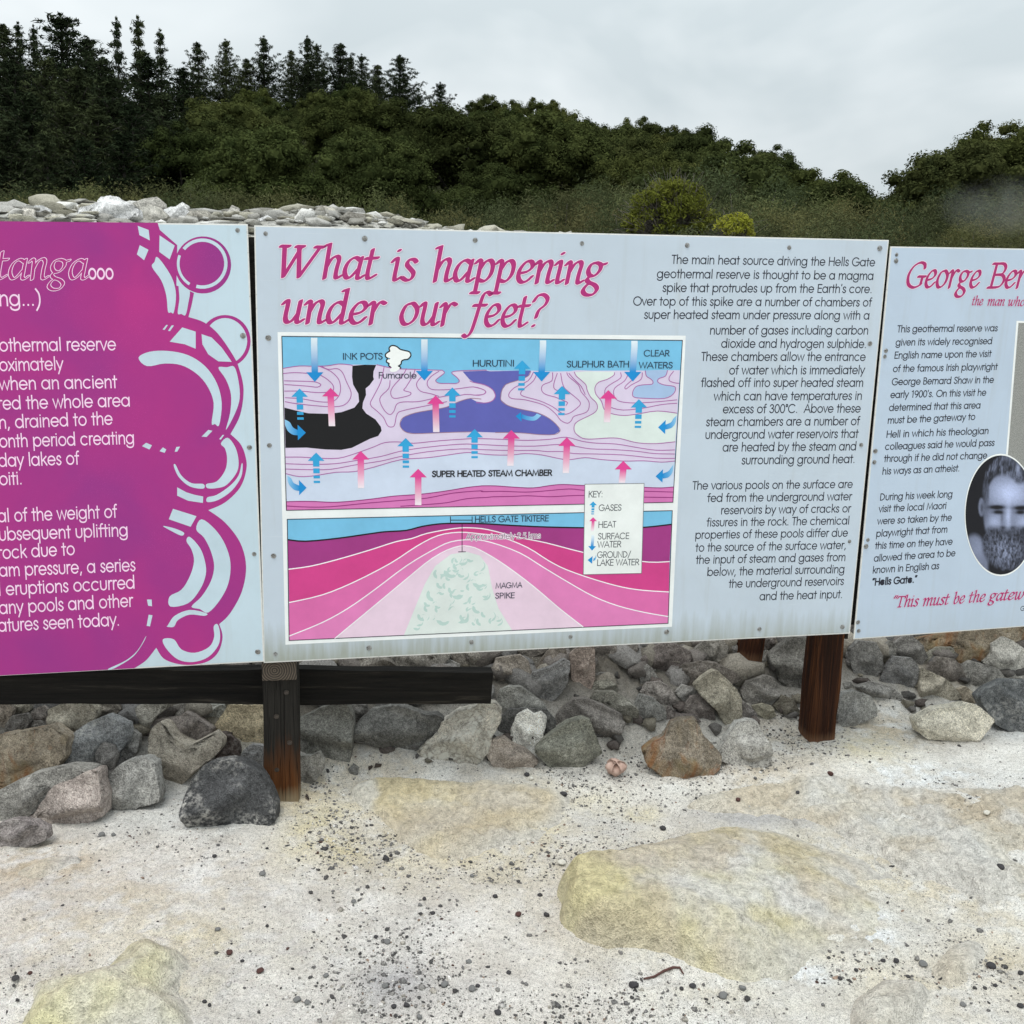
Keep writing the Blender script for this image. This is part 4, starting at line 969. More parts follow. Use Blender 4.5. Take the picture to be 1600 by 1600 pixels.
# fumarole puff
p = Print(SH_C, W6)
puff = z4((865,165),(885,147),(920,155),(945,175),(980,185),(1015,195),(1025,220),(1005,245),(975,250),(955,262),(950,285),(930,300),(948,312),(935,330),(910,345),(875,345),(865,325),(880,312),(862,295),(865,280),(845,268),(850,250),(870,245),(842,232),(838,212),(858,195),(870,188))
pc = np.array(puff); pn = crom(pc, 3); tg = np.roll(pn, -1, 0) - np.roll(pn, 1, 0); tg /= np.linalg.norm(tg, axis=1, keepdims=True) + 1e-9
p.poly([tuple(q) for q in pn + np.stack([tg[:, 1], -tg[:, 0]], 1) * 1.5], (14, 16, 22)); p.w = W7; p.poly([tuple(q) for q in pn - np.stack([tg[:, 1], -tg[:, 0]], 1) * 0.5], (244, 246, 244)); p.build('steam_puff', dia, M_INK)
# key box
k = Print(SH_C, W7); KB = [z6((1197,40))[0], z6((1421,37))[0], z6((1411,377))[0], z6((1191,382))[0]]
k.poly(KB, (238, 242, 240)); kb = k.build('key_box', dia, M_INK)
k = Print(SH_C, W8); k.strokes([KB + KB[:1]], 0.9, (120, 120, 125), 0)
for txt, a, b, c in [('KEY:', (1211,90), (1264,89), 9.6), ('GASES', (1250,141), (1334,140), 9.6), ('HEAT', (1248,205), (1313,203), 9.6), ('SURFACE', (1247,249), (1363,247), 9.6), ('WATER', (1245,280), (1333,278), 9.6),
                     ('GROUND/', (1244,319), (1369,317), 9.6), ('LAKE WATER', (1243,349), (1401,346), 9.6)]:
    k.text(txt, z6(a)[0], z6(b)[0], c, (50, 56, 66), style=('round', .045))
k.build('key_lettering', dia, M_INK)
def keyarrow(fn, a, b): 
    o = fn(z6(a)[0], z6(b)[0], .45); o.location.z = 0.0005; return o
keyarrow(gas, (1228,105), (1226,154)); keyarrow(heat, (1228,165), (1225,217)); keyarrow(fall, (1224,291), (1227,232))
o = lake((z6((1239,305),(1236,316),(1230,321)), z6((1226,312),(1207,327),(1224,341)), z6((1240,317),(1236,326),(1228,331))), 0); o.location.z = 0.0005
# diagram lettering
DK = (28, 42, 66)
for txt, z, a, b, c in [('INK POTS', z4, (513,252), (812,250), 9.8), ('HURUTINI', z4, (1497,304), (1808,303), 9.8), ('SULPHUR BATH', z5, (686,301), (1140,301), 9.8), ('CLEAR', z5, (1252,220), (1437,220), 9.6), ('WATERS', z5, (1216,308), (1460,308), 9.6),
                        ('HELLS GATE TIKITERE', z6, (781,185), (1059,180), 9.4), ('MAGMA', z6, (859,435), (958,431), 8.6), ('SPIKE', z6, (858,473), (930,471), 8.6), ('Fumarole', z4, (785,394), (1068,394), 9.6)]:
    Print(SH_C, W8).text(txt, z(a)[0], z(b)[0], c, DK, style=('round', .048)).build('diagram_lettering', dia, M_INK)
k = Print(SH_C, W8); k.text('SUPER HEATED STEAM CHAMBER', z4((1190,1140))[0], z5((573,1096))[0], 9.0, (14, 16, 24), style=('round', .075))
k.build('diagram_lettering', dia, M_INK)
k = Print(SH_C, W7); k.text('Approximately 2.5 kms', z6((748,249))[0], z6((1028,245))[0], 9.0, (246, 232, 242), style=('round', .105)); k.w = W8
k.text('Approximately 2.5 kms', z6((748,249))[0], z6((1028,245))[0], 9.0, (90, 40, 88), style=('round', .032)); k.build('depth_lettering', dia, M_INK)
screws(bc, SH_C, z3((67,67),(480,88),(940,95),(1385,108),(78,502)) + z7((413,48),(993,62),(1507,65),(1452,608),(1402,1182)) + z8((1437,630),(1380,1297),(733,1315)) + z6((25,683),(380,660),(768,638),(1143,618),(1507,600),(18,312)) + [(421, 696)])

# ---------------------------------------------------------------- right board
br = board('information_board', SH_R, [(1392, 385), (1600, 388.5), (1600, 979), (1334, 999)], M_SHEET_R,
           'blue-grey board with a bearded man in an oval, right of the three boards', extend='R')
words([('George', r1((525,453))[0], r1((1195,456))[0]), ('Ber', r1((1270,456))[0], r1((1598,458))[0])], SH_R, br, W3, 38.5, .69, (172, 42, 108), HALO)
words([('the', r1((1130,610))[0], r1((1228,612))[0]), ('man', r1((1268,613))[0], r1((1420,615))[0]), ('who', r1((1450,616))[0], r1((1602,619))[0])], SH_R, br, W5, 14.5, .74, (172, 42, 108), HALO)
words([('\u201cThis', r2((358,1295))[0], r2((570,1286))[0]), ('must', r2((604,1284))[0], r2((806,1272))[0]), ('be', r2((840,1268))[0], r2((930,1262))[0]), ('the', r2((962,1258))[0], r2((1090,1250))[0]), ('gatew', r2((1120,1246))[0], r2((1392,1231))[0])], SH_R, br, W5, 17.5, .72, (172, 42, 108), HALO)
LINES = []
for txt, z, a, b in [('This geothermal reserve was', r1, (470,853), (1360,843)), ('given its widely recognised', r1, (455,972), (1312,958)), ('English name upon the visit', r1, (443,1088), (1303,1072)),
    ('of the famous Irish playwright', r1, (430,1208), (1358,1188)), ('George Bernard Shaw in the', r1, (420,1325), (1326,1304)), ("early 1900's. On this visit he", r1, (408,1440), (1258,1418)), ('determined that this area', r1, (396,1555), (1208,1532)),
    ('must be the gateway to', Zf(0, 0, 1), (1387,662), (1523,656)), ('Hell in which his theologian', Zf(0, 0, 1), (1385,684), (1544,678)), ('colleagues said he would pass', r2, (315,65), (1165,33)), ('through if he did not change', r2, (307,160), (1108,132)),
    ('his ways as an atheist.', r2, (293,258), (895,232)), ('During his week long', r2, (275,460), (838,435)), ('visit the local Maori', r2, (266,552), (790,525)), ('were so taken by the', r2, (255,648), (832,617)), ('playwright that from', r2, (245,745), (798,710)),
    ('this time on they have', r2, (237,840), (838,805)), ('allowed the area to be', r2, (228,938), (860,895)), ('known in English as', r2, (218,1030), (733,995)), ('G', r2, (1372,1322), (1402,1320))]:
    LINES.append((txt, z(a)[0], z(b)[0], 10.5 if txt != 'G' else 7))
paragraphs(br, SH_R, W1, LINES, (11, 18), INKT, ('round', .054))
t = Print(SH_R, W1); t.text('\u201cHells Gate.\u201d', r2((213,1125))[0], r2((560,1100))[0], 10.5, INKT, style=('round', .078))
t.build('bold_words', br, M_INK)
# framed picture, running out of the frame
def mat_grain():
    m, nt, b = mat_new('grey_halftone_print')
    co = texco(nt, 'Object')
    nt.links.new(ramp(nt, noise(nt, co, 420, 3, 0.7), [(0.3, s2l((92, 92, 90))), (0.7, s2l((178, 178, 172)))]), b.inputs['Base Color']); b.inputs['Roughness'].default_value = 0.45
    return m
tr_ = r1((1533,750))[0]; q = Print(SH_R, W1); q.poly([tr_, (1790, 505.0), (1766, 748), (1568, 760)], (244, 246, 244)); q.build('picture_border', br, M_INK)
q = Print(SH_R, W2); q.poly([r1((1550,768))[0], (1786, 508.0), (1763, 745), (1571, 757)], (130, 130, 128)); q.build('picture', br, mat_grain())
ov = lambda k, cx=1217, cy=573, rx=283, ry=479: r2(*[(cx + rx*k*math.cos(t_), cy + ry*k*math.sin(t_)) for t_ in np.linspace(0, 2*math.pi, 49)[:-1]])
q = Print(SH_R, W3); q.poly(ov(1.0), (244, 246, 244)); q.build('portrait_border', br, M_INK)
q = Print(SH_R, W4); q.poly(ov(.972), (12, 12, 20)); port = q.build('portrait', br, M_INK)
def portrait_tone(x, y):
    """printed tones of the bearded man: light and dark of the print itself"""
    P = np.stack([x, y], 1)
    def g(cx, cy, rx, ry): return np.exp(-((x-cx)/rx)**2 - ((y-cy)/ry)**2)
    def e(cx, cy, rx, ry, soft=.12): return sstep(1 + soft, 1 - soft, np.sqrt(((x-cx)/rx)**2 + ((y-cy)/ry)**2))
    streak = fbm(np.stack([x/9 + .02*y, y/42], 1), 3, 5)*.5+.5; curl = fbm(np.stack([x/11, y/17], 1), 3, 8)*.5+.5
    L = np.full(len(x), .035)
    sh = e(1010, 960, 110, 235, .15); L = L*(1-sh) + sh*(.30 + .10*g(1040, 830, 60, 90))
    ear = e(1066, 512, 24, 72, .2); L = L*(1-ear) + ear*(.30 - .18*g(1070, 520, 10, 35))
    face = e(1282, 560, 200, 345, .06); f = .36 + .36*g(1285, 400, 130, 100) + .26*g(1276, 590, 20, 95) + .20*g(1165, 630, 55, 55) + .22*g(1395, 630, 55, 55) - .12*g(1090, 560, 40, 160)
    f -= .55*g(1190, 512, 62, 17) + .55*g(1376, 517, 62, 17) + .45*g(1196, 551, 40, 15) + .45*g(1372, 553, 40, 15) + .26*g(1236, 672, 20, 14) + .26*g(1312, 674, 20, 14) + .14*g(1225, 600, 12, 60)
    L = L*(1-face) + face*np.clip(f, .05, 1)
    hair = sstep(330, 270, y + 40*np.sin((x-1100)/90) + 90*np.abs((x-1350)/180)**2*0 - 60*g(1350, 200, 40, 200)) * e(1290, 330, 205, 235, .06)
    L = L*(1-hair) + hair*(.05 + .40*streak**2 + .25*g(1352, 210, 14, 90))
    temple = e(1100, 400, 26, 110, .4); L = L*(1-temple*.8) + temple*.8*(.06 + .2*streak)
    beard = np.clip(e(1268, 800, 195, 205, .10) * sstep(650, 720, y + 45*g(1268, 690, 60, 400)*0 + 30*np.abs((x-1268)/190)), 0, 1)
    L = L*(1-beard) + beard*(.04 + .55*np.clip((.55*curl + .45*streak)*1.8-.5, 0, 1)*(.35 + .65*g(1245, 850, 110, 120)))
    mo = g(1268, 716, 90, 20); L = L*(1-mo*.75) + mo*.75*(.06 + .14*curl)
    return np.clip(L * (.88 + .24*(fbm(P/5, 2, 3)*.5+.5)), .02, .85)
nxp, nyp = 74, 124; U_ = np.linspace(-1, 1, nxp); V__ = np.linspace(-1, 1, nyp); A_, B_ = np.meshgrid(U_, V__)
xe = (1217 + 283*.972*A_*np.sqrt(np.clip(1-B_**2, 0, 1))).ravel(); ye = (573 + 479*.972*B_).ravel()
tone = portrait_tone(xe, ye); tone = np.clip(1.35*(tone - .045), .006, 1)**1.22; colp = np.stack([tone*.60, tone*.68, tone*.98 + .004], 1)
ip = (np.arange(nyp-1)[:, None]*nxp + np.arange(nxp-1)[None]).ravel()
q = Print(SH_R, W5); uvp = SH_R.uv(r2(*zip(xe, ye))); q.raw(uvp, np.stack([ip, ip+nxp, ip+nxp+1, ip+1], 1).tolist(), [tuple(c) for c in colp]); q.build('portrait_tones', port, M_INK)
screws(br, SH_R, r1((463,160),(458,215),(367,1018),(357,1070)) + r2((238,75),(230,160),(180,768),(165,818),(103,1412),(108,1478)))
# ================================================================ posts and rail
def mat_timber(name, c0, c1, c2, foot=None, seed=0.0, weather=None):
    m, nt, b = mat_new(name)
    co = texco(nt, 'Object'); sx = nt.nodes.new('ShaderNodeSeparateXYZ'); nt.links.new(co, sx.inputs[0])
    g = noise(nt, mapping(nt, co, (38, 38, 1.6)), 1.0, 5, 0.6, 1.2); f = noise(nt, mapping(nt, co, (260, 260, 7)), 1.0, 3, 0.6)
    c = ramp(nt, g, [(0.25, c0), (0.5, c1), (0.78, c2)])
    if weather:
        w = ramp(nt, mth(nt, 'ADD', sx.outputs[2], mth(nt, 'MULTIPLY', mth(nt, 'SUBTRACT', g, 0.5), 0.40)), [(weather[0], 0.0), (weather[1], 1.0)])
        c = mixc(nt, w, c, mixc(nt, f, (0.006, 0.006, 0.006), (0.036, 0.032, 0.027)))
    crk = ramp(nt, noise(nt, mapping(nt, co, (95, 95, 1.1)), 1.0, 2, 0.5, 0.6), [(0.485, 0.0), (0.5, 1.0), (0.515, 0.0)])
    c = mixc(nt, mth(nt, 'MULTIPLY', crk, 0.8), c, (0.004, 0.003, 0.003))
    if foot: 
        w = ramp(nt, mth(nt, 'ADD', sx.outputs[2], mth(nt, 'MULTIPLY', mth(nt, 'SUBTRACT', f, 0.5), 0.05)), [(0.015, 1.0), (0.06, 0.0)])
        c = mixc(nt, mth(nt, 'MULTIPLY', w, 0.75), c, foot)
    nt.links.new(c, b.inputs['Base Color'])
    b.inputs['Roughness'].default_value = 0.7; b.inputs['Specular IOR Level'].default_value = 0.15
    bump(nt, b, mth(nt, 'SUBTRACT', mth(nt, 'ADD', g, mth(nt, 'MULTIPLY', f, 0.5)), mth(nt, 'MULTIPLY', crk, 0.8)), 0.8, 0.006)
    return m
M_POST_L = mat_timber('weathered_black_brown_timber', (0.03, 0.011, 0.004), (0.10, 0.036, 0.011), (0.20, 0.085, 0.028), (0.30, 0.25, 0.16), weather=(0.09, 0.22))
M_POST_R = mat_timber('stained_red_brown_timber', (0.006, 0.003, 0.002), (0.032, 0.010, 0.004), (0.15, 0.055, 0.018), (0.22, 0.12, 0.07))
def mat_rail():
    m, nt, b = mat_new('charred_black_rail_timber')
    co = texco(nt, 'Object')
    g = noise(nt, mapping(nt, co, (2.2, 50, 50)), 1.0, 5, 0.65, 0.8); q = noise(nt, co, 4, 4, 0.6)
    c = ramp(nt, g, [(0.3, (0.006, 0.006, 0.006)), (0.6, (0.018, 0.016, 0.014)), (0.78, (0.075, 0.066, 0.054))])
    sx = nt.nodes.new('ShaderNodeSeparateXYZ'); nt.links.new(co, sx.inputs[0])
    w = ramp(nt, mth(nt, 'ADD', sx.outputs[0], mth(nt, 'MULTIPLY', q, 0.5)), [(1.05, 0.0), (1.4, 1.0)])
    c = mixc(nt, mth(nt, 'MULTIPLY', w, 0.7), c, mixc(nt, g, (0.012, 0.009, 0.007), (0.085, 0.062, 0.042)))
    nt.links.new(c, b.inputs['Base Color']); b.inputs['Roughness'].default_value = 0.8; b.inputs['Specular IOR Level'].default_value = 0.12
    bump(nt, b, g, 1.0, 0.009)
    return m
M_RAIL = mat_rail()
def mat_endgrain():
    m, nt, b = mat_new('split_end_grain')
    co = texco(nt, 'Object')
    w = nd(nt, 'ShaderNodeTexWave', wave_type='RINGS', rings_direction='Y'); w.inputs['Scale'].default_value = 45; w.inputs['Distortion'].default_value = 2.0; w.inputs['Detail'].default_value = 3
    mp = mapping(nt, co, (1, 1, 1)); mp.node.inputs['Location'].default_value = (0.013, 0.0, -0.437); nt.links.new(mp, w.inputs['Vector'])
    c = ramp(nt, w.outputs[1], [(0.1, (0.03, 0.024, 0.018)), (0.6, (0.085, 0.065, 0.048)), (1.0, (0.13, 0.10, 0.075))])
    nt.links.new(c, b.inputs['Base Color']); b.inputs['Roughness'].default_value = 0.85
    bump(nt, b, w.outputs[1], 0.5, 0.003)
    return m

def cuboid(x0, x1, y0, y1, z0, z1, nz=30, wob=0.0032, seed=1):
    """a sawn post with slightly worn, uneven faces"""
    V = []; Fs = []; n = 4; xs = np.linspace(0, 1, n + 1)
    per = [(a, 0) for a in xs[:-1]] + [(1, a) for a in xs[:-1]] + [(1 - a, 1) for a in xs[:-1]] + [(0, 1 - a) for a in xs[:-1]]
    zs = np.linspace(z0, z1, nz)
    for z in zs:
        for a, c in per:
            ch = 0.004 / (x1 - x0)
            if (a, c) in ((0, 0), (1, 0), (1, 1), (0, 1)): a = a + (ch if a == 0 else -ch); c = c + (ch if c == 0 else -ch)
            V.append((x0 + (x1-x0)*a, y0 + (y1-y0)*c, z))
    V = np.array(V); V[:, :2] += wob * np.stack([vnoise(V * 9, seed), vnoise(V * 9, seed + 5)], 1)
    k = len(per)
    for i in range(nz-1):
        for j in range(k): Fs.append([i*k+j, i*k+(j+1) % k, (i+1)*k+(j+1) % k, (i+1)*k+j])
    Fs.append(list(range(k))[::-1]); Fs.append([(nz-1)*k+j for j in range(k)])
    return V, Fs
def post(name, base_px, wpx, mat, label, sheet, top, depth=0.095, lean=0.0, back=0.006):
    t = hit_flat(*base_px); P = EYE + t * ray(*base_px); w = wpx * t / F
    # keep the front face just behind the boards
    q = (P - sheet.O) @ sheet.N; P = P + sheet.N * (min(q, -back) - q)
    root = empty(name, (P[0], P[1], 0.0)); ang = math.atan2(sheet.U[1], sheet.U[0]); root.rotation_euler = (lean, 0, ang)
    tag(root, label, 'post')
    V, Fs = cuboid(-w/2, w/2, 0, depth, -0.06, top, seed=len(name))
    link('timber', mesh_np('timber', V, Fs, False), root, mat)
    return root, w
pl, wl = post('sign_post', (441, 1257), 54, M_POST_L, 'weathered post between the left and centre boards, black above and rusty brown below', SH_C, 1.66, back=0.03)
# bearer end and fixings on the left post
mb = MB(); mb.box((-wl/2 + .003, -0.022, 0.405), (wl/2 - .003, -0.001, 0.466)); be = mb.build('bearer_end', mat_endgrain(), pl, bevel=0.004)
M_NAIL = M_SCREW.copy(); M_NAIL.name = 'dark_nail'; M_NAIL.node_tree.nodes['Principled BSDF'].inputs['Metallic'].default_value = 0.0
for _e, _c in zip([q for q in M_NAIL.node_tree.nodes if q.type == 'VALTORGB'][0].color_ramp.elements, ((.015, .012, .01, 1), (.06, .045, .035, 1))): _e.color = _c
NAIL = MB().cyl((0, 0, 0), (0, -1, 0), 0.0075, 0.002, 10).cyl((0, -0.002, 0), (0, -1, 0), 0.0035, 0.001, 6); nme = mesh_np('nail_head', NAIL.v, NAIL.f); nme.materials.append(M_NAIL)
for x, z in ((.018, .36), (-.012, .285), (.025, .20), (-.014, .115)):
    o = bpy.data.objects.new('nail_head', nme); COL.objects.link(o); o.parent = pl; o.location = (x, -0.0005, z)
prr, wr = post('sign_post', (1284, 1168), 46, M_POST_R, 'glossy dark red-brown post under the right end of the centre board', SH_C, 1.62, 0.10, back=0.03)
m = MB(); m.box((wr/2 + .001, 0.01, 0.40), (wr/2 + .012, 0.05, 0.56)); m.build('bracket', M_RAIL, prr, bevel=0.001)
def gap_strip(root, px_top, px_bot, w_):
    """dark upright batten added behind two boards so the gap between them looks dark"""
    a = rail_at(px_top); b = rail_at(px_bot)
    ang = root.rotation_euler.z; c, s_ = math.cos(-ang), math.sin(-ang); d = (b - np.array(root.location)); x = d[0]*c - d[1]*s_; y = d[0]*s_ + d[1]*c
    m = MB(); m.box((x - w_, y, b[2] + .03), (x + w_, y + .012, a[2] - .03)); return m.build('gap_strip', M_RAIL, root, bevel=0.001)
def rail_at(p):
    d = ray(*p); t = ((SH_C.O - SH_C.N * 0.02 - EYE) @ SH_C.N) / (d @ SH_C.N); return EYE + t * d
gap_strip(pl, (392, 352), (410, 1030), .022); gap_strip(prr, (1391, 380), (1331, 990), .03)
# small stake farther back in the stones
tb = hit(1168, 1040); B = EYE + tb * ray(1168, 1040)
V, Fs = cuboid(-.046, .046, -.03, .05, -.15, .55, 8, .003, 9)
st = link('timber_stake', mesh_np('timber_stake', V, Fs), None, M_POST_R); st.location = B; st.rotation_euler = (R(-8), R(9), R(12))
tag(st, 'short dark red timber stake leaning among the stones behind the centre board', 'stake')
# rail
def rail_pt(px, py, off):
    d = ray(px, py); t = ((SH_C.O - SH_C.N * off - EYE) @ SH_C.N) / (d @ SH_C.N); return EYE + t * d
A = rail_pt(-90, 1101, 0.15); Bp = rail_pt(767, 1101, 0.15); h = (rail_pt(600, 1049, 0.15) - rail_pt(600, 1101, 0.15))[2]
L_ = np.linalg.norm(Bp - A); dirv = (Bp - A) / L_
V = []; Fs = []; ns = 60
for i in range(ns + 1):
    x = L_ * i / ns
    for y, z in ((0, 0), (0, h*.5), (0, h), (.045, h), (.045, h*.5), (.045, 0)): V.append((x, y, z))
V = np.array(V); V[:, 1] += .006 * fbm(V * np.array((7, 25, 25)), 4, 3); V[:, 2] += .008 * fbm(V * np.array((4, 9, 9)), 3, 13)
for i in range(ns):
    for j in range(6): Fs.append([i*6+j, (i+1)*6+j, (i+1)*6+(j+1) % 6, i*6+(j+1) % 6])
Fs += [[5, 4, 3, 2, 1, 0][::-1], [ns*6+j for j in range(6)][::-1]]
rl = link('timber_rail', mesh_np('timber_rail', V, Fs), None, M_RAIL); rl.location = A
rl.rotation_euler = (0, -math.asin(dirv[2]), math.atan2(dirv[1], dirv[0]))
tag(rl, 'charred black horizontal rail running behind the left post below the boards', 'rail')

# ================================================================ stones
def _ico(sub):
    bm = bmesh.new(); bmesh.ops.create_icosphere(bm, subdivisions=sub, radius=1.0)
    V = np.array([v.co[:] for v in bm.verts]); Fc = np.array([[v.index for v in f.verts] for f in bm.faces]); bm.free(); return V, Fc
ICO = {k: _ico(k) for k in (1, 2, 3, 4, 5)}
def mat_stone():
    m, nt, b = mat_new('rough_volcanic_stone')
    oi = nt.nodes.new('ShaderNodeObjectInfo'); co = texco(nt, 'Object')
    off = nt.nodes.new('ShaderNodeVectorMath'); off.operation = 'ADD'; nt.links.new(co, off.inputs[0])
    cmb = nt.nodes.new('ShaderNodeCombineXYZ'); k = mth(nt, 'MULTIPLY', oi.outputs['Random'], 37.0); nt.links.new(k, cmb.inputs[0]); nt.links.new(k, cmb.inputs[1]); nt.links.new(cmb.outputs[0], off.inputs[1])
    v = off.outputs[0]
    n1 = noise(nt, v, 13, 5, 0.65, 0.5); n2 = noise(nt, v, 75, 4, 0.7); n3 = noise(nt, v, 260, 2, 0.6)
    c = oi.outputs['Color']
    c = mixc(nt, 1.0, c, ramp(nt, n1, [(0.25, 0.50), (0.5, 1.0), (0.75, 1.5)]), 'MULTIPLY')
    c = mixc(nt, 1.0, c, ramp(nt, n2, [(0.28, 0.58), (0.5, 1.0), (0.72, 1.4)]), 'MULTIPLY')
    c = mixc(nt, 1.0, c, ramp(nt, n3, [(0.32, 0.5), (0.52, 1.0), (0.70, 1.45)]), 'MULTIPLY')
    # pale mineral bloom in patches
    pat = ramp(nt, noise(nt, v, 6.5, 4, 0.65), [(0.46, 0.0), (0.62, 1.0)])
    spk = ramp(nt, n2, [(0.45, 0.0), (0.62, 1.0)])
    c = mixc(nt, mth(nt, 'MULTIPLY', mth(nt, 'MULTIPLY', pat, spk), oi.outputs['Alpha']), c, (0.52, 0.50, 0.46))
    nt.links.new(c, b.inputs['Base Color']); b.inputs['Roughness'].default_value = 0.9; b.inputs['Specular IOR Level'].default_value = 0.2
    bump(nt, b, mth(nt, 'ADD', mth(nt, 'MULTIPLY', n2, 1.0), mth(nt, 'MULTIPLY', n3, 0.5)), 0.8, 0.013)
    return m
M_STONE = mat_stone()
def mat_rust():
    m = M_STONE.copy(); m.name = 'rust_stained_stone'; nt = m.node_tree; b = nt.nodes['Principled BSDF']
    src = b.inputs['Base Color'].links[0].from_socket; co = texco(nt, 'Object')
    w = ramp(nt, noise(nt, mapping(nt, co, (7, 7, 4)), 1.0, 5, 0.65, 1.0), [(0.50, 0.0), (0.62, 1.0)])
    c = mixc(nt, mth(nt, 'MULTIPLY', w, 0.75), src, (0.27, 0.105, 0.035)); y = ramp(nt, noise(nt, mapping(nt, co, (5, 5, 5)), 1.3, 4, 0.6, .5), [(0.5, 0.0), (0.68, 1.0)])
    c = mixc(nt, mth(nt, 'MULTIPLY', y, 0.5), c, (0.33, 0.25, 0.11)); nt.links.new(c, b.inputs['Base Color']); return m
M_RUST = mat_rust()
def mat_lichen():
    m = M_STONE.copy(); m.name = 'white_veined_stone'; nt = m.node_tree; b = nt.nodes['Principled BSDF']
    src = b.inputs['Base Color'].links[0].from_socket; co = texco(nt, 'Object')
    vo = nt.nodes.new('ShaderNodeTexVoronoi'); vo.feature = 'DISTANCE_TO_EDGE'; vo.inputs['Scale'].default_value = 42
    wv = nt.nodes.new('ShaderNodeVectorMath'); wv.operation = 'MULTIPLY_ADD'
    ns = nd(nt, 'ShaderNodeTexNoise', sc=22, det=3); nt.links.new(co, ns.inputs['Vector']); nt.links.new(ns.outputs['Color'], wv.inputs[0]); wv.inputs[1].default_value = (.05, .05, .05); nt.links.new(co, wv.inputs[2])
    nt.links.new(wv.outputs[0], vo.inputs['Vector'])
    e = ramp(nt, vo.outputs['Distance'], [(0.0, 1.0), (0.10, 0.75), (0.22, 0.0)])
    p = ramp(nt, noise(nt, co, 9, 4, 0.6), [(0.40, 0.0), (0.55, 1.0)])
    nt.links.new(mixc(nt, mth(nt, 'MULTIPLY', mth(nt, 'SUBTRACT', 1.0, e), p), src, (0.62, 0.60, 0.53)), b.inputs['Base Color']); return m
M_LICHEN = mat_lichen()

ROCK_GAIN = np.array((1.72, 1.68, 1.60))
def radial(poly, th):
    """distance from the outline's centre to the outline along each direction"""
    dx, dy = np.cos(th), np.sin(th); out = np.zeros(len(th)); m = len(poly)
    for i in range(m):
        a = poly[i]; e = poly[(i+1) % m] - a
        den = dx * e[1] - dy * e[0]; den = np.where(np.abs(den) < 1e-9, 1e-9, den)
        t = (a[0]*e[1] - a[1]*e[0]) / den; u = (a[0]*dy - a[1]*dx) / den
        out = np.maximum(out, np.where((t > 0) & (u >= -1e-6) & (u <= 1+1e-6), t, 0))
    return np.maximum(out, 1e-4)
def stone(px, rgb, label, cat='rock', group=None, mat=None, fn=None, seed=0, rough=1.0, sub=5, round_=0.5, bloom=0.25, deep=1.0, push=-0.05, name='rock', facets=6, grow=1.07):
    """a stone whose outline in the photograph is px, lying where its foot meets the ground"""
    px = np.array(px, float); nxt = np.roll(px, -1, 0); cr = px[:, 0]*nxt[:, 1] - nxt[:, 0]*px[:, 1]
    ar = cr.sum(); c = np.array([((px[:, 0]+nxt[:, 0])*cr).sum(), ((px[:, 1]+nxt[:, 1])*cr).sum()]) / (3*ar)
    wid, hei = np.ptp(px[:, 0]), np.ptp(px[:, 1]); by = px[:, 1].max()
    bx = px[px[:, 1] > by - 0.12*hei - 1][:, 0].mean()
    t = hit(bx, by - 0.06*hei, fn)
    for extra in (6, 12, 20, 30, 45):
        if t is None: t = hit(bx, by + extra, fn)
    if t is None: t = 6.0
    s = t / F; rd = deep * 0.5 * math.sqrt(wid * hei) * s; t = t + push * rd; s = t / F
    V, Fc = ICO[sub]; th = np.arctan2(V[:, 1], V[:, 0])
    q = np.stack([(px[:, 0]-c[0]), -(px[:, 1]-c[1])], 1) * s * grow
    rad = radial(q, th); cc = np.hypot(V[:, 0], V[:, 1]) ** round_
    P = np.stack([np.cos(th)*rad*cc, np.sin(th)*rad*cc, np.sign(V[:, 2])*np.abs(V[:, 2])**round_*rd], 1)
    rs = np.random.RandomState(seed + 11); sz = math.sqrt(wid*hei)*s*0.5
    planes = [(rs.uniform(-.35, .35), rs.uniform(.7, 1.1), rs.uniform(.42, .68)), (rs.uniform(-.4, .4), rs.uniform(-.9, -.5), rs.uniform(.5, .8))]
    planes += [(rs.normal()*.85, rs.normal()*.75, rs.uniform(.36, .88)) for k in range(facets)]
    for a, b, u in planes:                         # flat broken faces; the outline itself stays
        zl = u * rd - (a * P[:, 0] + b * P[:, 1]) * rd / sz
        P[:, 2] = np.where(P[:, 2] > 0, np.maximum(np.minimum(P[:, 2], zl), .04 * rd), P[:, 2])
    rr = np.linalg.norm(P, axis=1, keepdims=True) + 1e-9; dirs = P / rr
    N = 0.025 * fbm(P / sz * 1.7 + seed, 3, seed) + 0.032 * (0.4 - np.abs(fbm(P / sz * 3.6 + seed, 3, seed + 3))) + 0.024 * fbm(P / sz * 9 + seed, 3, seed + 4) + 0.018 * fbm(P / sz * 24, 2, seed + 5)
    P = P + dirs * (N * sz * rough)[:, None]
    loc = EYE + t * ray(*c)
    Wd = np.outer(P[:, 0], CR) - np.outer(P[:, 1], CD) - np.outer(P[:, 2], CF)
    o = link(name, mesh_np(name, Wd, Fc, True), None, mat or M_STONE); o.location = loc
    lc = s2l(rgb); lc = lc * .55 + lc.mean() * .45; o.color = (*np.clip(lc * ROCK_GAIN, 0, .85), bloom)
    tag(o, label, cat, group); return o
zA = Zf(0, 1030, 5); zB = Zf(220, 1020, 5); zC = Zf(460, 990, 5); zD = Zf(740, 980, 5); zE = Zf(1000, 980, 5); zF = Zf(1280, 970, 5); zG = Zf(0, 290, 4); zH = Zf(360, 290, 4)
GREY = (118, 116, 114); DGREY = (84, 82, 80); BRN = (108, 98, 90); TAN = (140, 130, 112); PINK = (135, 120, 114)
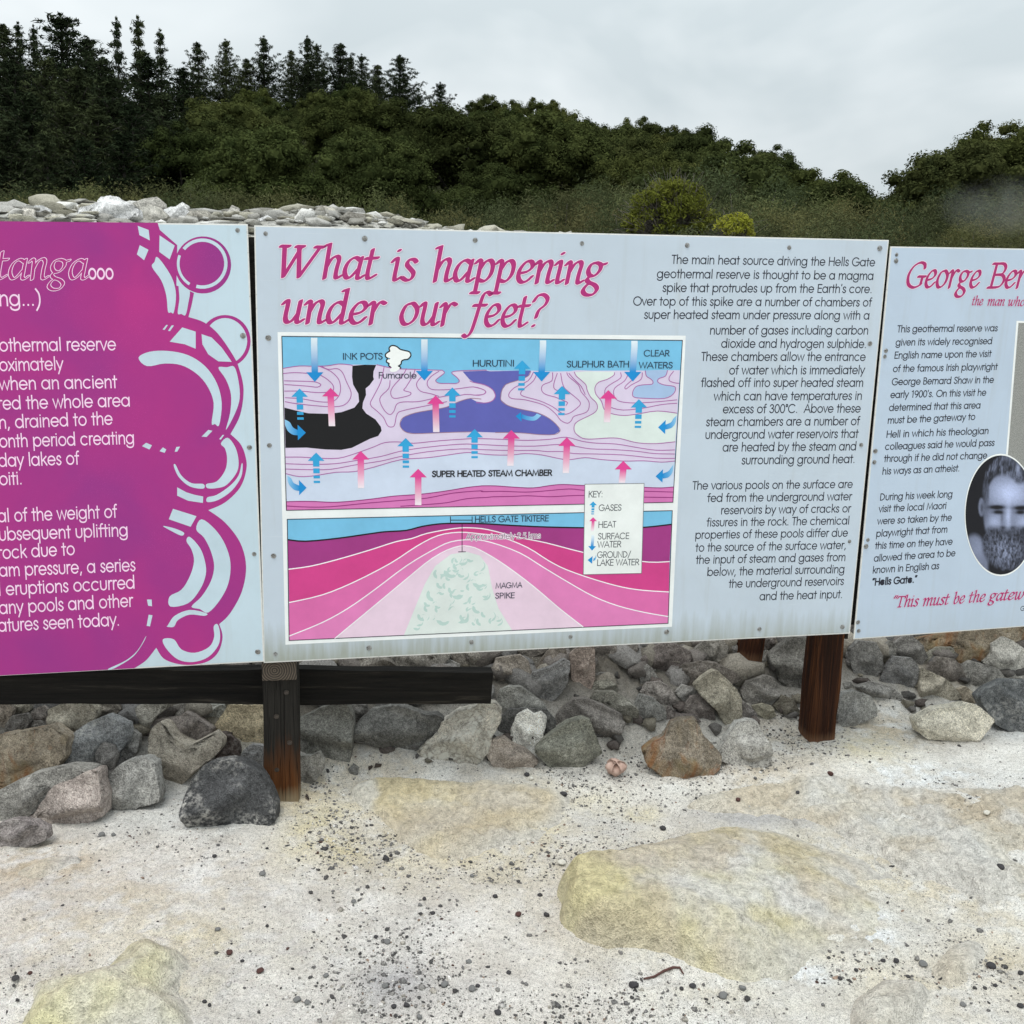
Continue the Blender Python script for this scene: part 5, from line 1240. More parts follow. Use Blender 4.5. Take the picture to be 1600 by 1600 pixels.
STONES = [
 (zA((0,600),(110,590),(380,540),(500,620),(490,760),(400,870),(250,900),(100,960),(0,1010),(-130,960),(-140,700)), (132,116,92), 'rust-streaked tan rock at the left edge below the black rail', dict(mat='R')),
 (zA((390,400),(500,350),(700,348),(750,400),(740,460),(660,540),(570,610),(480,605),(420,550),(385,470)), (140,132,114), 'tan rounded rock touching the underside of the rail, above the blue-grey rock', {}),
 (zA((500,700),(560,610),(690,510),(830,455),(970,520),(990,600),(960,680),(900,740),(880,840),(760,870),(620,860),(520,850),(495,780)), (112,115,119), 'large blue-grey rock with white bloom left of the heart-shaped rock', dict(bloom=.7)),
 (zA((750,740),(800,660),(880,690),(905,760),(880,880),(800,960),(760,900)), (112,108,106), 'small narrow grey rock leaning on the large blue-grey rock', {}),
 (zA((980,590),(1040,560),(1085,600),(1080,700),(1030,780),(950,780),(945,720)), (125,124,122), 'small upright pale grey rock between the blue-grey and heart-shaped rocks', dict(bloom=.5)),
 (zB((75,560),(110,525),(280,520),(340,475),(400,500),(545,600),(530,640),(400,710),(300,720),(100,700),(0,640)), (112,102,97), 'brown-grey rock behind the notch of the heart-shaped rock', {}),
 (zB((75,680),(100,600),(165,552),(210,590),(250,660),(310,700),(375,725),(430,705),(560,632),(620,690),(615,740),(560,810),(470,870),(400,940),(340,995),(210,990),(140,900),(120,830),(85,750)), (138,128,112), 'heart-shaped sandy brown rock beside the left post', dict(rough=.6, facets=1)),
 (zA((780,1010),(830,950),(920,850),(1010,800),(1130,780),(1200,820),(1215,930),(1240,1060),(1230,1110),(1130,1130),(1020,1170),(920,1180),(850,1130),(800,1080)), (126,126,124), 'grey five-sided rock resting on the sand below the heart-shaped rock', dict(bloom=.5)),
 (zA((0,1030),(120,970),(240,910),(500,855),(640,860),(740,880),(560,960),(430,1000),(360,1080),(290,1200),(200,1245),(0,1285),(-90,1200),(-80,1080)), (116,114,110), 'long grey wedge of rock at the left edge under the rusty rock', {}),
 (zA((190,1250),(280,1220),(320,1150),(430,1000),(560,950),(680,890),(755,875),(765,970),(800,1070),(795,1210),(740,1250),(620,1290),(480,1295),(360,1300)), (138,124,118), 'pinkish grey pointed rock lying in front of the long grey wedge', dict(facets=4)),
 (zA((0,1290),(100,1260),(250,1280),(350,1330),(360,1400),(300,1430),(150,1480),(0,1490),(-80,1400)), (112,104,104), 'low mauve-grey rock, the lowest at the left edge', {}),
 (zB((345,1210),(365,1090),(400,1000),(470,900),(560,855),(680,840),(800,860),(900,920),(960,1000),(1010,1090),(1055,1210),(1055,1310),(1000,1355),(880,1360),(800,1380),(640,1360),(430,1365),(380,1310)), (62,64,68), 'big smooth charcoal boulder against the foot of the left post', dict(bloom=1.0, rough=.6, facets=2, grow=1.0)),
 (zA((45,520),(90,450),(200,430),(230,490),(190,560),(130,590),(45,610)), (92,88,85), 'dark grey rock above the rusty rock, lowest of the four by the left edge', {}),
 (zA((230,440),(270,390),(340,365),(390,400),(385,480),(330,510),(240,495)), (116,108,104), 'small grey-brown rock directly under the rail, left of the tan rounded rock', {}),
 (zA((190,530),(240,490),(310,485),(355,520),(310,570),(220,585)), (104,100,96), 'very small flat rock lying on top of the rusty rock', {}),
 (zA((0,345),(70,345),(95,400),(80,470),(40,540),(0,560),(-50,450)), (120,108,94), 'brown rock cut off by the left edge just under the rail', {}),
 (zA((90,350),(230,340),(230,400),(160,435),(110,400)), (118,112,96), 'little olive rock tucked under the rail near the left edge', {}),
 (zA((740,400),(760,350),(900,350),(930,400),(880,460),(780,450)), (122,114,104), 'tan-grey rock under the rail right of the tan rounded rock', {}),
 (zA((1000,450),(1080,370),(1180,350),(1320,350),(1280,400),(1210,450),(1180,520),(1100,580),(1060,540)), (128,124,114), 'flat pale grey rock slanting under the rail above the heart-shaped rock', {}),
 (zB((180,500),(250,420),(340,400),(420,430),(420,500),(300,510)), (108,104,100), 'grey rock half hidden by the rail above the brown-grey rock', {}),
 (zB((450,430),(500,405),(640,410),(660,480),(590,520),(480,490)), (120,122,116), 'pale grey-green rock under the rail left of the yellow earth', dict(bloom=.5)),
 (zB((590,700),(620,650),(690,650),(760,710),(770,780),(740,850),(650,850),(600,830)), (78,64,60), 'dark reddish brown rock between the heart-shaped rock and the post', {}),
 (zB((770,840),(810,760),(860,725),(950,730),(955,950),(900,920),(830,870)), (116,116,118), 'grey rock wedged behind the charcoal boulder beside the post', {}),
 (zB((560,600),(640,500),(690,420),(960,420),(960,720),(860,730),(770,745),(690,650)), (168,150,108), 'crumbly yellowish earth showing between the brown rocks and the left post', dict(rough=1.8, deep=.35, facets=2)),
 (zC((40,960),(130,960),(190,930),(225,1000),(220,1060),(160,1150),(60,1190),(30,1080)), (122,120,114), 'small grey triangular rock against the right side of the left post', {}),
 (zC((30,680),(200,600),(300,560),(400,560),(440,640),(450,800),(420,1010),(320,1035),(230,960),(30,960)), (98,98,92), 'large olive-stained grey rock right of the left post', dict(facets=4)),
 (zC((485,740),(520,680),(620,600),(800,570),(900,600),(1010,640),(1100,640),(1150,680),(1130,760),(1050,840),(960,920),(860,900),(740,880),(620,840),(500,820)), (86,86,84), 'broad dark grey rock under the right end of the rail', dict(facets=4)),
 (zC((985,910),(1040,850),(1130,780),(1160,700),(1280,620),(1400,590),(1440,560),(1550,560),(1595,610),(1590,700),(1540,800),(1500,930),(1420,1010),(1330,1000),(1300,1045),(1220,1050),(1050,1000)), (150,143,130), 'pale rock veined with white crust below the end of the rail', dict(mat='L', rough=1.3)),
 (zC((420,560),(560,560),(580,620),(480,710),(440,650)), (96,94,92), 'small grey rock in the gap between the olive-stained and broad dark rocks', {}),
 (zC((420,1060),(460,1020),(500,1050),(490,1100),(440,1105)), (100,100,98), 'fist-sized grey stone on the sand right of the left post', dict(sub=4)),
 (zC((300,230),(400,180),(640,180),(740,210),(830,300),(700,340),(300,340)), (104,98,90), 'brown-grey rock seen between the board and the rail, right of the post', {}),
 (zC((750,200),(830,150),(1000,130),(1200,120),(1210,180),(1110,300),(860,320)), (122,118,112), 'large grey rock seen between the board and the rail', {}),
 (zC((1130,280),(1160,230),(1210,205),(1290,245),(1290,290),(1200,320)), (140,140,138), 'small whitish rock perched above the rail near its end', dict(bloom=.8, sub=4)),
 (zC((1220,170),(1260,120),(1520,120),(1540,170),(1440,270),(1310,290)), (112,106,98), 'brown-grey rock above the end of the rail', {}),
 (zC((30,270),(110,215),(200,280),(150,330),(40,330)), (116,112,108), 'small grey rock right beside the post above the rail', {}),
 (zD((150,330),(180,250),(360,225),(420,270),(450,370),(370,475),(200,465),(135,400)), (118,108,98), 'squarish brown boulder just past the end of the rail', {}),
 (zD((390,480),(470,360),(600,320),(700,260),(745,290),(720,440),(680,510),(600,590),(560,610),(440,540)), (104,104,106), 'long striped grey rock slanting beside the brown upright rock', {}),
 (zD((755,220),(830,150),(890,138),(940,160),(945,400),(910,490),(820,480),(770,400)), (126,108,98), 'upright reddish brown rock standing under the middle of the centre board', {}),
 (zD((470,340),(580,190),(650,155),(710,170),(720,210),(640,300),(540,350)), (108,98,88), 'slim brown rock above the long striped grey rock', {}),
 (zD((180,190),(200,150),(540,150),(550,200),(420,240),(300,230)), (96,90,84), 'dark flat rock under the edge of the centre board above the squarish brown boulder', {}),
 (zD((180,620),(210,500),(280,470),(370,475),(540,600),(560,640),(420,650),(300,660),(220,700)), (110,110,106), 'grey rock with a sharp shadowed ridge behind the white crusted stone', {}),
 (zD((200,740),(290,650),(400,640),(560,650),(630,740),(620,840),(540,890),(330,870),(210,860)), (78,78,78), 'dark rock directly behind the white crusted stone', {}),
 (zD((290,890),(305,800),(340,700),(420,655),(470,690),(520,670),(560,710),(550,790),(525,900),(440,960),(320,955)), (186,184,178), 'small white crusted stone with a notched top', dict(bloom=.5, rough=1.5)),
 (zD((110,1000),(150,890),(240,870),(300,920),(400,960),(495,1050),(440,1110),(330,1130),(220,1130),(150,1070)), (134,120,108), 'pinkish tan rock below the white crusted stone', {}),
 (zD((495,960),(560,880),(720,760),(850,720),(900,740),(950,880),(990,980),(900,1030),(800,1110),(720,1120),(600,1080),(530,1010)), (112,112,98), 'olive-grey pointed rock at the front of the pile under the centre board', dict(facets=4)),
 (zD((640,810),(660,690),(790,575),(880,570),(1000,620),(1150,690),(1165,750),(1130,810),(1000,870),(930,860),(880,800),(740,790)), (106,100,96), 'smooth brown-grey rock behind the olive pointed rock', dict(facets=4)),
 (zD((920,570),(960,510),(1100,510),(1200,570),(1270,630),(1275,700),(1250,760),(1170,740),(1140,680),(1000,615)), (110,108,98), 'greenish grey rock resting on the smooth brown-grey rock', {}),
 (zD((905,480),(950,430),(1050,410),(1110,450),(1120,500),(960,510),(920,515)), (118,116,104), 'small tan-grey rock right of the upright reddish brown rock, lower of two', {}),
 (zD((930,380),(1000,355),(1090,370),(1130,440),(1050,430),(950,430)), (106,104,102), 'small grey rock right of the upright reddish brown rock, upper of two', {}),
 (zE((0,380),(20,320),(60,295),(100,330),(140,400),(60,440),(10,460)), (112,110,108), 'small grey three-sided rock under the large mauve-brown rock', {}),
 (zE((5,510),(60,440),(160,430),(230,470),(280,560),(290,590),(180,610),(120,560)), (120,112,108), 'pinkish grey rock lying on the plain grey rock in the middle of the pile', {}),
 (zE((0,530),(100,560),(190,640),(200,710),(60,740),(0,745),(-50,640)), (112,112,110), 'plain grey rock on the sand behind the orange-streaked rock', {}),
 (zE((0,250),(100,170),(180,130),(280,140),(380,190),(400,250),(340,300),(250,340),(130,330),(0,290),(-50,290)), (98,88,86), 'large mauve-brown rock high in the pile under the centre board', {}),
 (zE((420,190),(500,110),(640,100),(685,160),(670,240),(580,280),(500,270)), (112,108,102), 'grey rock left of the leaning stake', {}),
 (zE((270,380),(340,300),(480,270),(600,290),(740,360),(780,410),(700,440),(420,470),(290,440)), (98,90,84), 'long dark brown rock behind the tan slab', {}),
 (zE((435,460),(500,400),(580,350),(620,360),(740,480),(780,560),(790,740),(720,785),(650,740),(600,640),(480,530)), (142,134,114), 'tilted tan slab of rock in the right part of the pile', dict(facets=4, bloom=.1)),
 (zE((800,500),(840,430),(980,385),(1040,400),(1080,480),(1050,550),(960,590),(860,610),(810,560)), (112,108,104), 'ridged grey rock between the tan slab and the right post', {}),
 (zE((1020,230),(1110,150),(1200,90),(1330,100),(1350,240),(1340,530),(1200,470),(1080,400),(1090,330),(1030,290)), (100,98,94), 'large dark grey rock partly behind the right post', {}),
 (zE((720,320),(790,295),(880,390),(860,430),(770,430)), (98,92,86), 'small dark brown rock in front of the leaning stake', {}),
 (zE((335,650),(400,550),(480,530),(570,630),(580,720),(470,720)), (104,94,90), 'brown rock under the left side of the tan slab', {}),
 (zE((280,510),(330,450),(420,480),(410,560),(350,590)), (128,126,124), 'small speckled pale grey rock left of the tan slab', dict(bloom=.7, sub=4)),
 (zE((40,970),(130,900),(200,880),(260,770),(330,740),(440,740),(480,850),(560,930),(620,1000),(600,1100),(520,1180),(400,1210),(370,1180),(260,1200),(180,1150),(80,1080)), (112,100,82), 'orange-streaked layered rock lying alone on the sand in front of the pile', dict(mat='R', rough=1.2)),
 (zE((630,980),(680,880),(760,760),(850,735),(910,750),(960,850),(1020,960),(1010,1060),(940,1120),(870,1130),(780,1080),(640,1040)), (142,140,136), 'pale grey pyramid-shaped rock right of the orange-streaked rock', dict(bloom=.6)),
 (zE((200,720),(230,620),(300,680),(430,690),(470,740),(330,760),(240,765)), (104,94,92), 'low mauve rock just behind the orange-streaked rock', {}),
 (zE((880,620),(960,600),(1030,620),(1060,690),(990,720),(920,680)), (136,130,108), 'small yellowish rock right of the tan slab', {}),
 (zE((1050,620),(1120,540),(1200,570),(1240,650),(1230,720),(1130,710)), (104,98,84), 'olive-brown rock left of the right post, half buried', {}),
 (zE((780,590),(830,600),(910,670),(910,730),(800,720)), (106,100,98), 'small grey-mauve rock tucked under the right side of the tan slab', {}),
 (zE((915,240),(950,195),(1005,185),(1010,240),(980,300),(925,290)), (140,138,134), 'small pale angular stone right of the leaning stake', dict(sub=4)),
 (zE((940,170),(970,100),(1110,80),(1120,120),(1040,150),(960,190)), (122,112,108), 'pinkish grey rock behind the leaning stake at the board edge', {}),
 (zD((960,240),(950,150),(1270,125),(1280,180),(1160,270),(1010,290)), (104,98,92), 'grey-brown rock under the board edge right of the upright reddish brown rock', {}),
 (zF((250,220),(310,165),(440,180),(490,280),(490,370),(430,440),(350,460),(280,420),(250,330)), (104,103,102), 'rounded rough grey rock right of the right post', {}),
 (zF((475,470),(530,380),(600,290),(720,300),(775,380),(770,450),(710,550),(600,520)), (102,102,104), 'dark grey angular rock in front of the stones under the right board', {}),
 (zF((770,600),(790,450),(800,375),(860,400),(1000,470),(1080,560),(1100,610),(900,620),(810,625)), (138,130,112), 'tan wedge-shaped rock under the right board', dict(facets=4, bloom=.1)),
 (zF((600,180),(700,105),(800,190),(840,280),(780,360),(640,290),(590,260)), (100,98,96), 'dark grey rock high under the right board, with a pale top', dict(bloom=.5)),
 (zF((460,200),(560,160),(600,200),(590,300),(540,360),(490,330)), (110,108,104), 'small grey rock squeezed between two rounder rocks under the right board', {}),
 (zF((840,380),(940,290),(1050,300),(1130,380),(1160,480),(1070,490),(880,410)), (102,94,88), 'brown-grey rock behind the tan wedge-shaped rock', {}),
 (zF((830,270),(930,210),(1040,210),(1060,280),(960,300),(860,340)), (118,116,104), 'small greenish grey rock below the earth face under the right board', {}),
 (zF((1130,360),(1200,320),(1300,350),(1400,380),(1440,450),(1380,520),(1290,530),(1180,510),(1150,430)), (118,116,112), 'mottled grey rock left of the dark blue-grey boulder', dict(bloom=.8)),
 (zF((1280,320),(1350,260),(1350,190),(1440,135),(1520,170),(1600,230),(1660,330),(1640,440),(1580,480),(1450,455),(1400,380)), (150,148,142), 'large pale grey rock at the right edge above the dark blue-grey boulder', dict(bloom=.6)),
 (zF((1265,600),(1330,540),(1460,480),(1640,480),(1760,600),(1740,800),(1640,890),(1500,860),(1370,790),(1340,740)), (84,88,92), 'dark blue-grey boulder cut off by the right edge', dict(bloom=.6, rough=.6, facets=4)),
 (zF((765,780),(860,730),(930,690),(1080,680),(1160,655),(1240,680),(1310,740),(1355,780),(1310,840),(1240,910),(1180,960),(1070,965),(960,920),(870,920),(790,860)), (172,165,145), 'cream rock lying alone on the pale ground right of the right post', dict(bloom=.5)),
 (zF((290,520),(400,480),(560,520),(640,580),(640,620),(460,640),(380,590)), (124,122,120), 'flat grey rock at the foot of the bank right of the right post', {}),
 (zF((150,640),(200,570),(280,555),(400,600),(440,680),(440,740),(330,790),(230,820),(150,840)), (124,124,122), 'grey cracked rock against the right side of the right post', dict(bloom=.6)),
 (zF((1080,540),(1150,520),(1250,600),(1250,650),(1130,660)), (130,118,98), 'crumbly tan rock between the tan wedge and the dark blue-grey boulder', dict(rough=1.6)),
 (zF((190,490),(250,480),(280,540),(200,555)), (118,116,112), 'little grey stone beside the right post above the cracked rock', dict(sub=4)),
 (zF((780,140),(1000,100),(1240,80),(1420,60),(1600,60),(1600,140),(1340,220),(1270,300),(1100,340),(1050,250),(950,210),(850,250)), (122,108,84), 'crumbling brown earth face under the lower edge of the right board', dict(mat='R', rough=1.2, deep=.5)),
]
for i, (poly, rgb, label, kw) in enumerate(STONES):
    kw = dict(kw); mt = {'R': M_RUST, 'L': M_LICHEN}.get(kw.pop('mat', None))
    stone(poly, rgb, label, group='stones piled behind the boards', mat=mt, seed=i, **kw)
CREST = [
 (zG((495,200),(510,140),(610,115),(625,85),(690,70),(740,80),(800,115),(860,150),(860,190),(780,210),(600,222),(500,220)), (214,212,206), 'largest bright white rock on the crest above the left board'),
 (zG((835,110),(900,85),(980,72),(1025,110),(1025,140),(920,150),(870,140)), (150,148,142), 'flat grey rock right of the largest white rock on the crest'),
 (zG((870,150),(930,120),(1000,140),(1050,190),(1000,225),(870,220)), (160,158,150), 'grey layered rock below the flat grey crest rock'),
 (zG((1010,160),(1070,135),(1150,140),(1200,180),(1120,215),(1060,210)), (205,203,196), 'white broken rock on the crest, second bright one from the left'),
 (zG((1100,130),(1140,105),(1180,130),(1170,155),(1120,155)), (196,194,188), 'small white stone standing on the crest skyline'),
 (zG((1150,210),(1190,160),(1290,160),(1340,200),(1260,225)), (140,136,126), 'brownish grey rock on the crest right of the white broken rock'),
 (zG((215,200),(215,130),(260,125),(310,150),(290,205)), (198,196,190), 'white upright rock on the crest left of the largest white rock'),
 (zG((350,140),(360,115),(420,110),(470,130),(460,165),(380,175)), (158,156,148), 'grey flat-topped rock on the crest skyline left of the largest white rock'),
 (zG((60,135),(90,115),(140,115),(150,140),(100,155)), (160,158,152), 'small grey rock on the crest near the left edge'),
 (zG((100,170),(150,140),(210,150),(210,210),(120,210)), (178,174,166), 'pale lumpy rock on the crest near the left edge'),
 (zG((260,215),(310,175),(390,180),(400,215)), (190,186,178), 'low pale rock on the crest just over the left board'),
 (zG((395,200),(420,155),(470,150),(490,200)), (186,184,176), 'small pale rock touching the left end of the largest white rock'),
 (zG((1410,190),(1450,125),(1490,140),(1500,200)), (148,146,140), 'grey rock on the crest above the gap between left and centre boards'),
 (zH((270,185),(310,150),(355,180),(330,200)), (222,220,216), 'single bright white stone on the crest above the centre board'),
 (zH((170,212),(230,185),(260,205),(200,222)), (200,198,192), 'flat white stone on the crest just over the corner of the centre board'),
 (zH((520,170),(570,125),(640,140),(675,175),(600,190)), (150,146,134), 'brown-grey rock at the right end of the crest skyline'),
 (zH((680,200),(740,165),(830,180),(850,210),(760,235)), (120,116,108), 'dark grey rock where the crest drops away to the right'),
]
for i, (poly, rgb, label) in enumerate(CREST):
    stone(poly, rgb, label, group='pale rocks on the crest', seed=200 + i, rough=1.6, sub=5, bloom=.4, push=-0.1, facets=5)
# ================================================================ crusted rock slabs set in the ground
def mat_crust():
    m, nt, b = mat_new('sulphur_crust')
    oi = nt.nodes.new('ShaderNodeObjectInfo'); co = texco(nt, 'Object')
    n2 = noise(nt, co, 48, 4, 0.68); n3 = noise(nt, co, 230, 2, 0.6)
    a = nt.nodes.new('ShaderNodeAttribute'); a.attribute_name = 'soil'; c = a.outputs['Color']
    c = mixc(nt, 1.0, c, ramp(nt, n2, [(0.27, 0.60), (0.5, 1.0), (0.70, 1.25)]), 'MULTIPLY')
    c = mixc(nt, 1.0, c, ramp(nt, n3, [(0.30, 0.82), (0.6, 1.08)]), 'MULTIPLY')
    nt.links.new(c, b.inputs['Base Color']); b.inputs['Roughness'].default_value = 0.92; b.inputs['Specular IOR Level'].default_value = 0.2
    bump(nt, b, mth(nt, 'ADD', n2, mth(nt, 'MULTIPLY', n3, 0.6)), 1.0, 0.02)
    return m
M_CRUST = mat_crust()
def slab(px, tint, label, h=0.05, edge=(0.03, 0.2), tilt=0.0, step=0.007, seed=0, rough=1.0, name='crusted_rock'):
    poly = crom(gpoly(px), 4); lo = poly.min(0) - .06; hi = poly.max(0) + .06
    ax = np.arange(lo[0], hi[0], step); ay = np.arange(lo[1], hi[1], step); X, Y = np.meshgrid(ax, ay); x, y = X.ravel(), Y.ravel()
    Q = np.stack([x, y], 1); sd = sdist(Q, poly) + 0.022 * fbm(Q * 7, 4, seed + 3)
    u = (x - lo[0]) / (hi[0] - lo[0]); ew = edge[0] + (edge[1] - edge[0]) * sstep(0.05, 0.9, u)
    prof = np.clip(sd / ew, -1, 1); prof = np.where(prof > 0, 1 - (1 - prof) ** 2.2, prof * 1.4)
    hh = h * (1 - tilt * sstep(0.15, 1.0, u))
    z = macro(x, y) + prof * hh + 0.35 * fine(x, y) + rough * (0.010 * fbm(Q * 6, 4, seed) + 0.007 * (0.4 - np.abs(fbm(Q * np.array((7, 15)) + 2, 4, seed + 2))) + 0.005 * fbm(Q * 34, 3, seed + 1)) * sstep(-0.01, 0.05, sd)
    z = z - 0.004 - 0.007 * np.exp(-(fbm(Q * 4.5 + seed, 4, seed + 12) / 0.025) ** 2) * sstep(.0, .06, sd)
    keep = sd > -0.045
    nxx, nyy = len(ax), len(ay); k = (np.arange(nyy-1)[:, None]*nxx + np.arange(nxx-1)[None]).ravel()
    Fq = np.stack([k, k+1, k+nxx+1, k+nxx], 1); Fq = Fq[keep[Fq].all(1)]
    used = np.unique(Fq); remap = np.full(len(x), -1); remap[used] = np.arange(len(used))
    c0 = np.array((poly[:, 0].mean(), poly[:, 1].mean(), 0.0))
    tn = np.array(tint); cream = np.array((.72, .685, .60)); n_a = fbm(Q * 5 + seed, 4, seed + 7, .6); n_b = fbm(Q * 3.3 + seed, 3, seed + 8)
    cc = cream + (tn - cream) * np.clip(.45 + 1.3 * n_a + .45 * sstep(.16, .02, sd), 0, 1)[:, None]
    cc = cc + (np.array((.60, .51, .385)) - cc) * (sstep(.05, .4, n_b) * .55)[:, None]; cc = cc + (np.array((.78, .775, .75)) - cc) * (sstep(.1, .45, fbm(Q * 4 + 9, 4, seed + 9)) * .6)[:, None]
    fade = np.maximum(sstep(.10, .0, sd) * sstep(.3, .7, u), .25 * sstep(.03, .0, sd)); cc = cc + (np.array((.68, .655, .60)) - cc) * (fade * .85)[:, None]
    o = link(name, mesh_np(name, np.stack([x, y, z], 1)[used] - c0, remap[Fq], True, {'soil': np.clip(cc[used], .05, .85)}), None, M_CRUST); o.location = c0; o.color = (*tint, 1)
    tag(o, label, 'rock'); return o
z7g = Zf(0, 1200, 2); z8g = Zf(800, 1200, 2)
slab(z8g((145,420),(160,360),(300,320),(420,262),(600,205),(700,188),(850,200),(1000,255),(1120,300),(1180,380),(1220,460),(1210,540),(1130,570),(930,590),(850,640),(750,660),(650,640),(520,585),(400,565),(280,560),(200,530),(150,480)),
     (0.69, 0.62, 0.36), 'large yellow sulphur-crusted slab on the right of the foreground', 0.105, (0.05, 0.34), 0.8, seed=1, rough=1.2)
slab(z7g((100,760),(110,700),(200,670),(340,620),(420,560),(500,550),(580,590),(600,640),(570,680),(560,720),(590,780),(560,860),(100,860),(90,800)),
     (0.73, 0.685, 0.42), 'pale yellow crusted mound at the lower left corner', 0.07, (0.13, 0.13), 0.0, seed=2, rough=1.4)
slab(z7g((50,335),(130,292),(240,272),(268,300),(200,330),(100,352)), (0.70, 0.61, 0.45), 'small tan crust breaking the sand below the low mauve-grey rock', 0.016, (0.05, 0.02), 0.0, seed=3)
slab(z7g((1110,60),(1250,30),(1500,42),(1700,60),(1780,100),(1760,160),(1650,210),(1500,262),(1350,270),(1260,230),(1200,150),(1120,110)),
     (0.70, 0.60, 0.39), 'flat tan-yellow crust in front of the broad dark grey rock', 0.020, (0.03, 0.10), 0.5, seed=4, rough=2.4)
slab(z8g((540,130),(640,80),(800,60),(1000,40),(1250,70),(1500,60),(1700,80),(1750,330),(1500,430),(1380,370),(1200,300),(1100,250),(1000,200),(800,150)),
     (0.68, 0.60, 0.47), 'wide layered tan crust behind the large yellow slab', 0.026, (0.04, 0.10), 0.3, seed=5, rough=3.0)
slab(z8g((1080,760),(1110,700),(1200,672),(1290,690),(1290,740),(1240,800),(1200,860),(1090,860)), (0.66, 0.60, 0.50), 'rough brownish crust low at the right of the foreground', 0.03, (0.05, 0.05), 0.0, seed=6, rough=1.6)
slab(z8g((1320,640),(1360,560),(1420,530),(1480,560),(1440,640),(1370,680)), (0.68, 0.61, 0.49), 'small tan crusted hump right of the brownish crust', 0.012, (0.04, 0.04), 0.0, seed=7, rough=1.6)
slab(z7g((1030,800),(1060,765),(1110,760),(1140,800),(1120,850),(1040,850)), (0.66, 0.59, 0.37), 'tiny yellow stone crust at the bottom edge of the foreground', 0.018, (0.03, 0.03), 0.0, step=0.005, seed=8)

# ================================================================ pebbles
def full(x, y): return macro(x, y) + fine(x, y)
def mat_pebble(attr):
    m, nt, b = mat_new('pebble_' + ('many' if attr else 'single'))
    co = texco(nt, 'Object')
    if attr: a = nt.nodes.new('ShaderNodeAttribute'); a.attribute_name = 'ink'; c = a.outputs['Color']
    else: c = nt.nodes.new('ShaderNodeObjectInfo').outputs['Color']
    c = mixc(nt, 1.0, c, ramp(nt, noise(nt, co, 190, 2, 0.6), [(0.3, 0.65), (0.7, 1.3)]), 'MULTIPLY')
    nt.links.new(c, b.inputs['Base Color']); b.inputs['Roughness'].default_value = 0.9; b.inputs['Specular IOR Level'].default_value = 0.15
    if attr: bump(nt, b, noise(nt, co, 45, 4, 0.7), 0.8, 0.02)
    return m
M_PEBS = mat_pebble(True); M_PEB = mat_pebble(False)
BLOBS = [(510,1265,60,40,3.2),(565,1300,80,40,2.6),(450,1330,150,40,1),(700,1380,200,50,1.0),(850,1255,100,30,2),(900,1320,80,50,2),(620,1540,120,40,2.8),(760,1560,160,50,2.2),(950,1570,120,35,3.2),
         (700,1470,200,50,1.2),(1100,1560,160,40,1.2),(1330,1510,120,25,1),(1540,1510,70,35,1.6),(1560,1260,80,40,1.2),(250,1265,80,25,1.4),(330,1330,120,35,.8),(60,1540,60,25,.9),(1150,1190,120,25,1.8),(980,1225,120,30,2.6),(1400,1125,120,25,1.2),(1240,1150,60,25,2.0),(540,1215,70,25,2.0)]
_bl = []
for a, b, c, d, w in BLOBS:
    g = ground_pt(a, b); r_ = np.hypot(g[0], g[1]); _bl.append((g[0], g[1], c*r_/F, d*r_/F*2.1, w))
rs = np.random.RandomState(3)
cand = np.stack([rs.uniform(-1.7, 2.0, 120000), rs.uniform(1.5, 3.5, 120000)], 1)
den = np.full(len(cand), .11)
for a, b, c, d, w in _bl: den += w * np.exp(-((cand[:, 0]-a)/c)**2 - ((cand[:, 1]-b)/d)**2)
den *= 0.35 + 1.3 * sstep(-.35, .35, fbm(cand * 4.5, 3, 91)); den *= np.where(cand[:, 1] > foot(cand[:, 0]) + .12, 0.4, 1)
cand = cand[rs.uniform(0, 3.4, len(cand)) < den][:24000]
PV = []; PF = []; PC = []; nb = 0
I0 = ICO[1]
tones = [((.085,.082,.08), .24), ((.16,.155,.15), .26), ((.24,.23,.215), .20), ((.42,.39,.34), .10), ((.66,.64,.60), .11), ((.30,.22,.17), .03), ((.10,.06,.05), .02)]
tc = np.array([t[0] for t in tones]); tp = np.array([t[1] for t in tones]); tp /= tp.sum()
cz = full(cand[:, 0], cand[:, 1])
for (x, y), z in zip(cand, cz):
    s_ = min(float(np.exp(rs.normal(math.log(.0016), .60))), .0070)
    A = rs.normal(size=3) * .25 + 1; V = I0[0] * (1 + .22 * rs.normal(size=(len(I0[0]), 1))) * A * s_; V[:, 2] *= .7
    t_ = rs.uniform(0, 6.28); c_, q_ = math.cos(t_), math.sin(t_); V = np.stack([V[:, 0]*c_ - V[:, 1]*q_, V[:, 0]*q_ + V[:, 1]*c_, V[:, 2]], 1)
    PV.append(V + (x, y, z + s_*.18)); PF.append(I0[1] + nb); nb += len(V)
    PC.append(np.tile(tc[rs.choice(len(tc), p=tp)] * rs.uniform(.8, 1.25), (len(V), 1)))
gr = link('gravel', mesh_np('gravel', np.vstack(PV), np.vstack(PF), True, {'ink': np.vstack(PC)}), None, M_PEBS)
tag(gr, 'fine dark and pale gravel scattered over the pale sand', 'gravel', kind='stuff')
